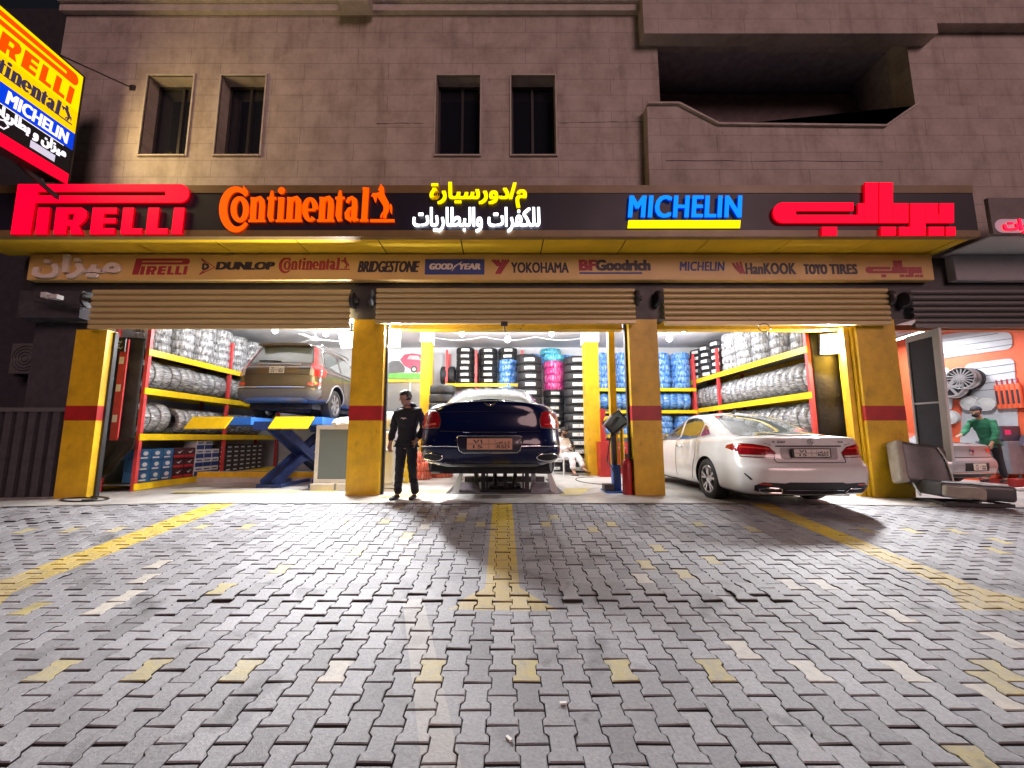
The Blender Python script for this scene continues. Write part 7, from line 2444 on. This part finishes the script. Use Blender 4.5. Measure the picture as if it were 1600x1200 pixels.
obj('dark_glazing', g, mat('dark_film_glass', (0.02, 0.022, 0.028), 0.18, spec=0.6), dp)

# clutter between the outer pillar and the red rack post
fm = thing('cream_frame', 'cream painted steel frame leaning inside the outer yellow pillar', 'frame', (-7.70, 7.90, 0))
obj('frame_bar', MB().beam((0.0, 0, 0.0), (-0.02, 0.02, 3.0), 0.10, 0.04, up=(0, 1, 0)), mat('cream_paint', (0.62, 0.54, 0.40), 0.5, vary=0.2), fm)
rp_ = thing('sticker_board', 'red stickered board standing beside the film covered rack end', 'board', (-7.50, 8.0, 0.95))
obj('panel', MB().box((-0.10, 0, 0), (0.05, 0.03, 2.0)), 'red_rack', rp_)
for i, z in enumerate((0.35, 0.95, 1.5)):
    obj('sticker', MB().box((-0.09, -0.003, z), (0.0, -0.0005, z + 0.14)), 'paper', rp_)
sg = thing('small_sign', 'small black hanging sign with white scrawl above the film covered rack end', 'sign', tuple(at(182, 539, 7.9)))
obj('sign_plate', MB().box((-0.17, 0, -0.13), (0.17, 0.02, 0.13)), 'black', sg)
for i, (x0, x1, z) in enumerate(((-0.12, 0.10, 0.06), (-0.10, 0.06, 0.0), (-0.13, 0.12, -0.06))):
    rb_ = MB()
    ribbon(rb_, [(x0 + (x1 - x0) * k_ / 8, z + 0.018 * ((-1) ** k_)) for k_ in range(9)], 0.012, -0.004, -0.0005)
    obj('scrawl', rb_, 'paper', sg)
def film_panel(x0, x1, z0, z1, y, label, seed):
    rnd = random.Random(seed)
    mb = MB()
    nx, nz = 14, 40
    for j in range(nz + 1):
        for i in range(nx + 1):
            s, t = i / nx, j / nz
            x, z = x0 + (x1 - x0) * s, z0 + (z1 - z0) * t
            mb.v.append((x, y - 0.10 * math.sin(PI * s) * (0.8 + 0.35 * abs(math.sin(t * PI * 4.6))) - rnd.uniform(0, 0.006), z))
    for j in range(nz):
        for i in range(nx):
            k_ = j * (nx + 1) + i
            mb.f.append((k_, k_ + 1, k_ + nx + 2, k_ + nx + 1)); mb.m.append(0)
    o = obj('film_cover', mb, 'black_film', sm=60)
    md = o.modifiers.new('thickness', 'SOLIDIFY')
    md.thickness = 0.01
    return tag(o, label, 'film cover', 'film covered rack ends')
M['black_film'] = mat('black_stretch_film', (0.016, 0.013, 0.012), 0.5, spec=0.3, bump=0.5, bscale=14, vary=0.4, vscale=5)
film_panel(LX0 - 0.12, LX1 - 0.06, 0.75, 3.0, 8.16, 'dark stretch film closing the rack end beside the outer yellow pillar', 1)
film_panel(RX0 + 0.05, RX1 + 0.18, 0.2, 3.4, 8.0, 'dark stretch film closing the rack end behind the white sedan', 2)
tp = MB()
for j in range(17):
    for i in range(17):
        s, t = i / 16, j / 16
        tp.v.append((-7.75 + 0.62 * s + 0.05 * math.sin(t * 5), 8.02 - 0.22 * t - 0.05 * math.sin(s * 11 + t * 3) * t, 1.0 - 0.78 * t * (0.8 + 0.2 * math.sin(s * 4))))
for j in range(16):
    for i in range(16):
        k_ = j * 17 + i
        tp.f.append((k_, k_ + 17, k_ + 18, k_ + 1)); tp.m.append(0)
o = obj('tarpaulin', tp, 'black_film', sm=60)
o.modifiers.new('thickness', 'SOLIDIFY').thickness = 0.008
tag(o, 'loose black plastic sheet hanging at the foot of the film covered rack end', 'plastic sheet')
cb = thing('power_cable', 'black cable looping on the paving at the outer pillar foot', 'cable', (0, 0, 0))
pts = []
for i in range(50):
    t = i / 49
    a = t * 2 * PI * 1.6
    u, v = 128 + 48 * math.sin(a) * (0.4 + 0.6 * t), 779 + 11 * math.cos(a) * (0.3 + 0.7 * t)
    p = hit_ground(u, min(v, 792)) if v > 788 else at(u, v, 7.3 - (v - 772) * 0.035)
    pts.append((p.x, p.y, ground_z(p.x, p.y) + 0.022))
obj('cord', MB().tube(pts, 0.013, 6), 'black', cb, sm=60)
hc = thing('hanging_cable', 'black cable hanging down the inside of the outer yellow pillar', 'cable', (0, 0, 0))
obj('cord', MB().tube([at(165, 640, 7.85), at(150, 700, 7.7), at(140, 735, 7.5), at(132, 772, 7.4)], 0.012, 6), 'black', hc, sm=60)

# poster and partition behind the man in black
pq = lambda u, v: (aX(u, v, 12.6), aZ(v, 12.6))
po = thing('wall_poster', 'large wall picture of a dark saloon and a red hatchback on grass', 'poster', (0, 12.6, 0))
obj('poster_sheet', MB().prism([pq(575, 546), pq(664, 546), pq(664, 592), pq(575, 592)], 0.0, 0.02, 'Y'), mat('poster_pale', (0.55, 0.55, 0.56), 0.5, vary=0.2, vscale=1.5), po)
obj('grass_print', MB().prism([pq(575, 583), pq(664, 583), pq(664, 591.9), pq(575, 591.9)], -0.004, -0.0005, 'Y'), mat('grass_print', (0.12, 0.42, 0.05), 0.5, vary=0.3), po)
cr = MB()
cr.prism([pq(598, 581), pq(598, 574), pq(604, 570), pq(612, 564), pq(624, 564), pq(630, 570), pq(633, 575), pq(632, 582), pq(600, 584)], -0.010, -0.005, 'Y')
obj('dark_saloon_print', cr, mat('dark_print', (0.06, 0.06, 0.065), 0.4, vary=0.3, vscale=8), po)
cr = MB()
cr.prism([pq(625, 562), pq(632, 554), pq(645, 552), pq(658, 554), pq(663, 564), pq(663, 578), pq(652, 583), pq(640, 576), pq(632, 572)], -0.0048, -0.001, 'Y')
obj('red_hatchback_print', cr, mat('red_print', (0.45, 0.03, 0.08), 0.4, vary=0.2, vscale=8), po)
wn_ = MB()
wn_.prism([pq(636, 561), pq(640, 555.5), pq(654, 556), pq(658, 563)], -0.009, -0.0052, 'Y')
obj('window_print', wn_, 'grey', po)
for u, v in ((647, 577),):
    p = pq(u, v)
    obj('wheel_print', MB().lathe([(0, -0.012), (0.11, -0.012), (0.11, -0.005)], 18, 'Y', (p[0], 0, p[1])), 'dark', po)
    obj('wheel_hub_print', MB().lathe([(0, -0.014), (0.06, -0.014), (0.06, -0.0125)], 18, 'Y', (p[0], 0, p[1])), 'grey', po)
pt_ = thing('office_partition', 'grey glazed office partition with yellow rail below the wall picture', 'partition', (0, 12.3, 0))
p0, p1 = pq(560, 600)[0], pq(664, 600)[0]
obj('lower_panel', MB().box((p0, 0, 0), (p1, 0.06, 1.75)), 'grey', pt_)
obj('glazing', MB().box((p0, 0.02, 1.75), (p1, 0.04, 2.66)), mat('grey_glazing', (0.22, 0.22, 0.22), 0.12, spec=0.7), pt_)
obj('rail', MB().box((p0, -0.02, 2.66), (p1, 0.08, 2.75)), 'yellow', pt_)
for t in (0.45, 0.8): obj('mullion', MB().box((p0 + (p1 - p0) * t, -0.01, 1.75), (p0 + (p1 - p0) * t + 0.05, 0.07, 2.66)), 'ltgrey', pt_)
fan = thing('ceiling_fan', 'white ceiling fan over the brown SUV', 'fan', (-5.1, 10.9, 3.62))
obj('motor', MB().lathe([(0, 0.36), (0.015, 0.36), (0.015, 0.1), (0.1, 0.08), (0.11, 0.0), (0, -0.02)], 16, 'Z'), 'white', fan, sm=40)
for k_ in range(3):
    a = k_ * 2 * PI / 3 + 0.4
    obj('blade', MB().beam((0.1 * math.cos(a), 0.1 * math.sin(a), 0.03), (0.62 * math.cos(a), 0.62 * math.sin(a), 0.03), 0.12, 0.008), 'white', fan)

# ------------------------------------------------------------------ the orange walled workshop next door
WA, WB = Vector((14.1, 7.0, 0)), Vector((11.7, 13.6, 0))
wdir = (WB - WA).normalized()
wnrm = Vector((-wdir.y, wdir.x, 0))
if wnrm.x > 0: wnrm = -wnrm


def onwall(u, v, off=0.0):
    o = cam.location
    d = at(u, v, 1.0) - Vector((0, 0, CZ))
    q = WA + wnrm * off
    t = (q - o).dot(wnrm) / d.dot(wnrm)
    return o + d * t


ow = thing('orange_wall', 'bright orange wall with grey slatted panels in the workshop next door', 'wall', (0, 0, 0))
def wallpoly(pts, off, t, mb=None):
    mb = mb or MB()
    n = len(pts)
    bm = bmesh.new()
    a = [bm.verts.new(p + wnrm * off) for p in pts]
    b = [bm.verts.new(p + wnrm * (off - t)) for p in pts]
    bm.faces.new(a); bm.faces.new(b)
    for i in range(n): bm.faces.new((a[i], a[(i + 1) % n], b[(i + 1) % n], b[i]))
    bmesh.ops.triangulate(bm, faces=[f for f in bm.faces if len(f.verts) > 4])
    bmesh.ops.recalc_face_normals(bm, faces=bm.faces[:])
    return mb.bm(bm)
obj('wall_face', wallpoly([WA + Vector((0, 0, -0.3)), WB + Vector((0, 0, -0.3)), WB + Vector((0, 0, 3.97)), WA + Vector((0, 0, 3.97))], 0, 0.2), 'orange', ow)
M['slat_panel'] = mat('grey_slat_panel', (0.50, 0.51, 0.55), 0.4, vary=0.06)
M['slat_line'] = mat('slat_groove', (0.14, 0.14, 0.16), 0.6)
def rounded(us):     # corners (u, v) -> softened outline on the wall
    P = [onwall(u, v) for u, v in us]
    out = []
    n = len(P)
    for i in range(n):
        a, b, c = P[i - 1], P[i], P[(i + 1) % n]
        r = 0.14
        p, q = b + (a - b).normalized() * r, b + (c - b).normalized() * r
        for k_ in range(5):
            t = k_ / 4
            out.append(p * (1 - t) ** 2 + b * 2 * t * (1 - t) + q * t * t)
    return out
for us, lines in (([(1420, 532), (1500, 519), (1581, 519), (1583, 545), (1420, 567)], [((1470, 534), (1560, 521)), ((1470, 544), (1582, 529)), ((1470, 555), (1583, 538))]),
                  ([(1508, 569), (1585, 559), (1594, 700), (1500, 700)], [((1520, 577), (1588, 568)), ((1535, 588), (1589, 580)), ((1540, 599), (1590, 592)), ((1520, 611), (1591, 606))]),
                  ([(1440, 574), (1484, 574), (1490, 640), (1440, 650)], [((1445, 584), (1486, 582)), ((1445, 612), (1488, 606))])):
    pn = obj('slat_panel', wallpoly(rounded(us), 0.022, 0.02), 'slat_panel', ow)
    for (a, b) in lines:
        p, q = onwall(*a), onwall(*b)
        obj('slat_groove', MB().beam(p + wnrm * 0.024, q + wnrm * 0.024, 0.006, 0.018), 'slat_line', pn)
hdr = thing('bay_header', 'orange and yellow lintel strip over the workshop next door', 'lintel', (0, 7.75, 0))
obj('header_beam', MB().box((7.5, 0, aZ(516, 7.75)), (13.7, 0.1, aZ(508, 7.75))), mat('orange_header', (0.85, 0.26, 0.10), 0.5), hdr)

def wheel_disc(u, v, r, off, style, label, m_, tilt=0.0):
    p = onwall(u, v, off)
    t = thing('alloy_wheel' if style != 'cap' else 'wheel_cover', label, 'wheel' if style != 'cap' else 'wheel cover', tuple(p), math.atan2(wnrm.y, wnrm.x) + PI / 2, 'wheels on the orange wall')
    d = MB().lathe([(r, 0.0), (r * 1.02, -0.03), (r * 0.96, -0.05), (r * 0.9, -0.03), (r * 0.88, 0.05), (r, 0.08)], 30, 'Y')
    obj('rim', d, m_, t, sm=40)
    s = MB()
    if style == 'cap':
        s.lathe([(0, -0.06), (r * 0.35, -0.05), (r * 0.9, -0.03)], 24, 'Y')
        for k_ in range(9):
            a = 2 * PI * k_ / 9
            s.lathe([(0.0, -0.062), (r * 0.07, -0.062)], 8, 'Y', (r * 0.66 * math.cos(a), 0, r * 0.66 * math.sin(a)))
    else:
        n = 18 if style == 'multi' else 6
        for k_ in range(n):
            a = 2 * PI * k_ / n
            s.beam((r * 0.1 * math.cos(a), -0.03, r * 0.1 * math.sin(a)), (r * 0.92 * math.cos(a), -0.025, r * 0.92 * math.sin(a)), 0.025 if n > 6 else 0.06, 0.02, up=(0, 1, 0))
        s.lathe([(0, -0.05), (r * 0.2, -0.045), (r * 0.22, -0.01)], 20, 'Y')
    obj('spoke_face', s, m_, t, sm=40)
    if style != 'cap': obj('rim_back', MB().lathe([(0, 0.03), (r * 0.88, 0.03)], 24, 'Y'), 'dark', t)


for i in range(3): wheel_disc(1501 + i * 6.5, 591 + i * 0.5, 0.29, 0.46 - i * 0.17, 'multi', ('silver many-spoked wheel, outermost of the upper three on the orange wall', 'silver many-spoked wheel, middle of the upper three on the orange wall', 'dark many-spoked wheel, innermost of the upper three on the orange wall')[i], 'alloy' if i < 2 else 'dark')
for i in range(3): wheel_disc(1484 + i * 5, 604 + i * 2, 0.28, 0.46 - i * 0.17, 'six', ('silver spoked wheel, outermost of the lower three by the glazed door', 'silver spoked wheel, middle of the lower three by the glazed door', 'dark spoked wheel, innermost of the lower three by the glazed door')[i], 'alloy' if i < 2 else 'dark')
for u, v, lab in ((1516, 630, 'film wrapped wheel cover above the cap of the man in green'), (1541, 631, 'film wrapped wheel cover beside the orange dampers'), (1484, 652, 'film wrapped wheel cover beside the glazed door')):
    wheel_disc(u, v, 0.19, 0.10, 'cap', lab, 'ltgrey')
for i in range(5):
    p = onwall(1558 + i * 8.5, 0, 0.1)
    t = thing('damper', f'orange shock absorber, {ORD[i]} from the wheel covers on the slatted panel', 'shock absorber', tuple(onwall(1560 + i * 8.2, 617 - i * 0.6, 0.09)), math.atan2(wnrm.y, wnrm.x) + PI / 2, 'shock absorbers on the wall')
    obj('damper_tube', MB().lathe([(0, -0.36), (0.05, -0.36), (0.055, -0.33), (0.055, 0.22), (0.05, 0.25), (0, 0.25)], 14, 'Z'), 'orange', t, sm=40)
    obj('damper_rod', MB().tube([(0, 0, 0.25), (0, 0, 0.38)], 0.018, 8), 'print_red', t)
    obj('damper_print', MB().box((-0.03, -0.058, -0.25), (0.01, -0.0555, 0.1)), 'print_dark', t)
# machine with a raised dark bonnet beyond the coupe
mc = thing('balancing_machine', 'dark grey wheel machine with pink lit panel next to the man in green', 'machine', tuple(at(1604, 757, 10.2)), R(12))
obj('cabinet', MB().box((-0.42, 0, 0.25), (0.45, 0.6, 1.05), bev=0.03), mat('machine_grey', (0.22, 0.22, 0.25), 0.45, vary=0.2), mc)
obj('display_head', MB().box((-0.45, 0.05, 1.06), (0.35, 0.4, 1.42), bev=0.03), mat('machine_dark', (0.07, 0.06, 0.09), 0.35), mc)
obj('display_panel', MB().box((-0.36, 0.043, 1.20), (-0.16, 0.049, 1.32)), glow('pink_panel', (0.6, 0.04, 0.14), 0.35), mc)
obj('wheel_hood', MB().lathe([(0.50, -0.12), (0.52, -0.1), (0.52, 0.12), (0.50, 0.14)], 20, 'Y', (0.45, -0.1, 0.75), a0=-1.2, a1=1.8), mat('hood_plastic', (0.13, 0.11, 0.16), 0.4), mc, sm=40)
obj('base_skid', MB().box((-0.45, 0.0, 0.0), (0.5, 0.6, 0.10)), 'red_paint', mc)
jk = thing('floor_jack', 'red floor jack with pale handle on the workshop floor next door', 'jack', (10.55, 8.35, ground_z(10.5, 8.3)), R(8))
obj('jack_body', MB().box((0.1, -0.12, 0.04), (0.75, 0.12, 0.16), bev=0.02), 'red_paint', jk)
obj('handle', MB().tube([(0.1, 0, 0.12), (-0.55, -0.05, 0.10)], 0.035, 10), 'ltgrey', jk, sm=50)
for x in (0.18, 0.66):
    for y in (-0.15, 0.13): obj('wheel', MB().lathe([(0, 0), (0.045, 0), (0.045, 0.03), (0, 0.03)], 14, 'Y', (x, y, 0.046)), 'black', jk)
cn = thing('oil_can', 'small red oil can standing by the floor jack', 'can', (10.75, 8.75, ground_z(10.7, 8.7)))
obj('can_body', MB().box((-0.12, -0.08, 0.0), (0.12, 0.08, 0.26), bev=0.03), 'red_paint', cn, sm=50)
obj('spout', MB().tube([(0.05, 0, 0.25), (0.08, 0, 0.36)], [0.03, 0.012], 8), 'black', cn)
# ------------------------------------------------------------------ lamps
M['lamp_white'] = glow('lamp_white', (1.0, 0.995, 0.98), 14.0)
M['bulb_white'] = glow('bulb_white', (1.0, 0.98, 0.94), 9.0)


def light(kind, name, parent, loc, power, col=(0.985, 0.985, 1.0), rot=None, **k):
    d = bpy.data.lights.new(name, kind)
    d.energy = power
    d.color = col
    for a, b in k.items(): setattr(d, a, b)
    o = bpy.data.objects.new(name, d)
    C.objects.link(o)
    o.parent = parent
    o.location = loc
    if rot: o.rotation_euler = rot
    return o


def flood(u, v, Y, label, power, yaw=0.0, tilt=R(32), size=(0.30, 0.26)):
    p = at(u, v, Y)
    t = thing('flood_lamp', label, 'flood lamp', tuple(p), yaw, 'flood lamps at the bay mouths')
    w, h = size
    hd = obj('lamp_housing', MB().box((-w / 2 - 0.02, 0.0, -h / 2 - 0.02), (w / 2 + 0.02, 0.07, h / 2 + 0.02), bev=0.01), 'dark', t, rot=(tilt, 0, 0))
    obj('lamp_glass', MB().box((-w / 2, -0.008, -h / 2), (w / 2, -0.001, h / 2)), 'lamp_white', hd)
    obj('lamp_bracket', MB().beam((0, 0.08, 0), (0, 0.12, 0.45), 0.03, 0.03), 'dark', t)
    light('AREA', 'flood_light', hd, (0, -0.03, 0), power, rot=(-PI / 2, 0, 0), shape='RECTANGLE', size=w, size_y=h)


flood(611, 529, 7.70, 'white flood lamp above the man in black', FLOOD, yaw=R(14), tilt=R(22), size=(0.36, 0.32))
flood(544, 531, 7.95, 'white flood lamp half hidden by the pillar over the SUV bay', FLOOD * 0.8, yaw=R(-10), tilt=R(25), size=(0.36, 0.32))
flood(1303, 537, 7.75, 'white flood lamp above the boot of the white sedan', FLOOD, yaw=R(-22), tilt=R(18), size=(0.42, 0.38))


def bulb(u, v, Y, label, power, r=0.075):
    p = at(u, v, Y)
    t = thing('ceiling_bulb', label, 'lamp', tuple(p), 0, 'bulbs under the shop ceiling')
    b = bmesh.new()
    bmesh.ops.create_uvsphere(b, u_segments=16, v_segments=10, radius=r)
    obj('bulb_globe', MB().bm(b), 'bulb_white', t, sm=80)
    obj('bulb_holder', MB().lathe([(0, r * 1.7), (0.03, r * 1.7), (0.035, r * 0.8), (0, r * 0.8)], 12, 'Z'), 'white', t, sm=40)
    if 3.97 - p.z > r * 1.7: obj('bulb_cord', MB().tube([(0, 0, r * 1.6), (0, 0, 3.975 - p.z)], 0.008, 6), 'ltgrey', t)
    light('POINT', 'bulb_light', t, (0, 0, -r * 1.15), power, shadow_soft_size=r)


bulb(601, 527, 10.0, 'round bulb beside the flood lamp above the man in black', BULB)
bulb(722, 521, 10.2, 'round bulb over the roof of the dark blue sedan, toward the poster', BULB)
bulb(793, 530, 9.6, 'round bulb on a long cord over the middle of the dark blue sedan', BULB)
bulb(862, 521, 10.2, 'round bulb under the ceiling before the tall black tyre stacks', BULB)
bulb(509, 521, 10.3, 'round bulb under the ceiling above the brown SUV roof', BULB)
bulb(430, 516, 9.7, 'round bulb hidden by the shutter over the brown SUV rear window', BULB)
bulb(1046, 529, 10.0, 'round bulb beside the pillar over the white sedan bay', BULB)
bulb(1068, 516, 10.6, 'round bulb near the ceiling of the white sedan bay', BULB)
bulb(1190, 511, 9.6, 'round bulb behind the shutter edge before the wrapped tyre rack', BULB)


def tube_light(loc, yaw, power, label):
    t = thing('strip_light', label, 'strip light', loc, yaw, 'strip lights next door')
    obj('strip_body', MB().box((-0.6, -0.05, 0.0), (0.6, 0.05, 0.06)), 'white', t)
    obj('strip_tube', MB().tube([(-0.58, 0, -0.03), (0.58, 0, -0.03)], 0.02, 10), 'lamp_white', t, sm=60)
    light('AREA', 'strip_glow', t, (0, 0, -0.06), power, col=(0.96, 0.97, 1.0), shape='RECTANGLE', size=1.1, size_y=0.1)


tube_light((10.6, 8.9, 3.85), R(80), STRIP, 'strip light over the grey coupe next door')
tube_light((11.4, 11.2, 3.85), R(80), STRIP, 'strip light beyond the man in green next door')
cabl = thing('ceiling_cable', 'drooping pale cable strung under the shop ceiling', 'cable', (0, 0, 0))
pts = []
for i in range(41):
    t = i / 40
    x = -2.0 + 4.4 * t
    pts.append((x, 11.2, 3.80 - 0.10 * abs(math.sin(t * PI * 3))))
obj('cord', MB().tube(pts, 0.012, 6), 'ltgrey', cabl, sm=60)
hk = thing('shutter_hook', 'twisted wire hook hanging from the shutter over the white sedan', 'wire', tuple(at(1194, 512, 7.15)))
obj('wire_loop', MB().tube([(-0.11 * math.cos(a), 0.01 * math.sin(3 * a), 0.07 * math.sin(a)) for a in [i * 2 * PI / 20 for i in range(21)]], 0.008, 6), 'dark', hk, sm=60)
obj('wire_tail', MB().tube([(0.05, 0, -0.06), (0.04, 0, -0.14), (0.06, 0, -0.2)], 0.007, 6), 'dark', hk, sm=60)
hk2 = thing('shutter_latch', 'dark steel latch under the shutter over the dark blue sedan', 'latch', tuple(at(788, 509, 7.15)))
obj('latch_plate', MB().box((-0.06, 0, 0.0), (0.06, 0.03, 0.08)), 'dark', hk2)
obj('latch_tail', MB().tube([(0, 0, 0.0), (0.01, 0, -0.12)], 0.012, 8), 'dark', hk2)
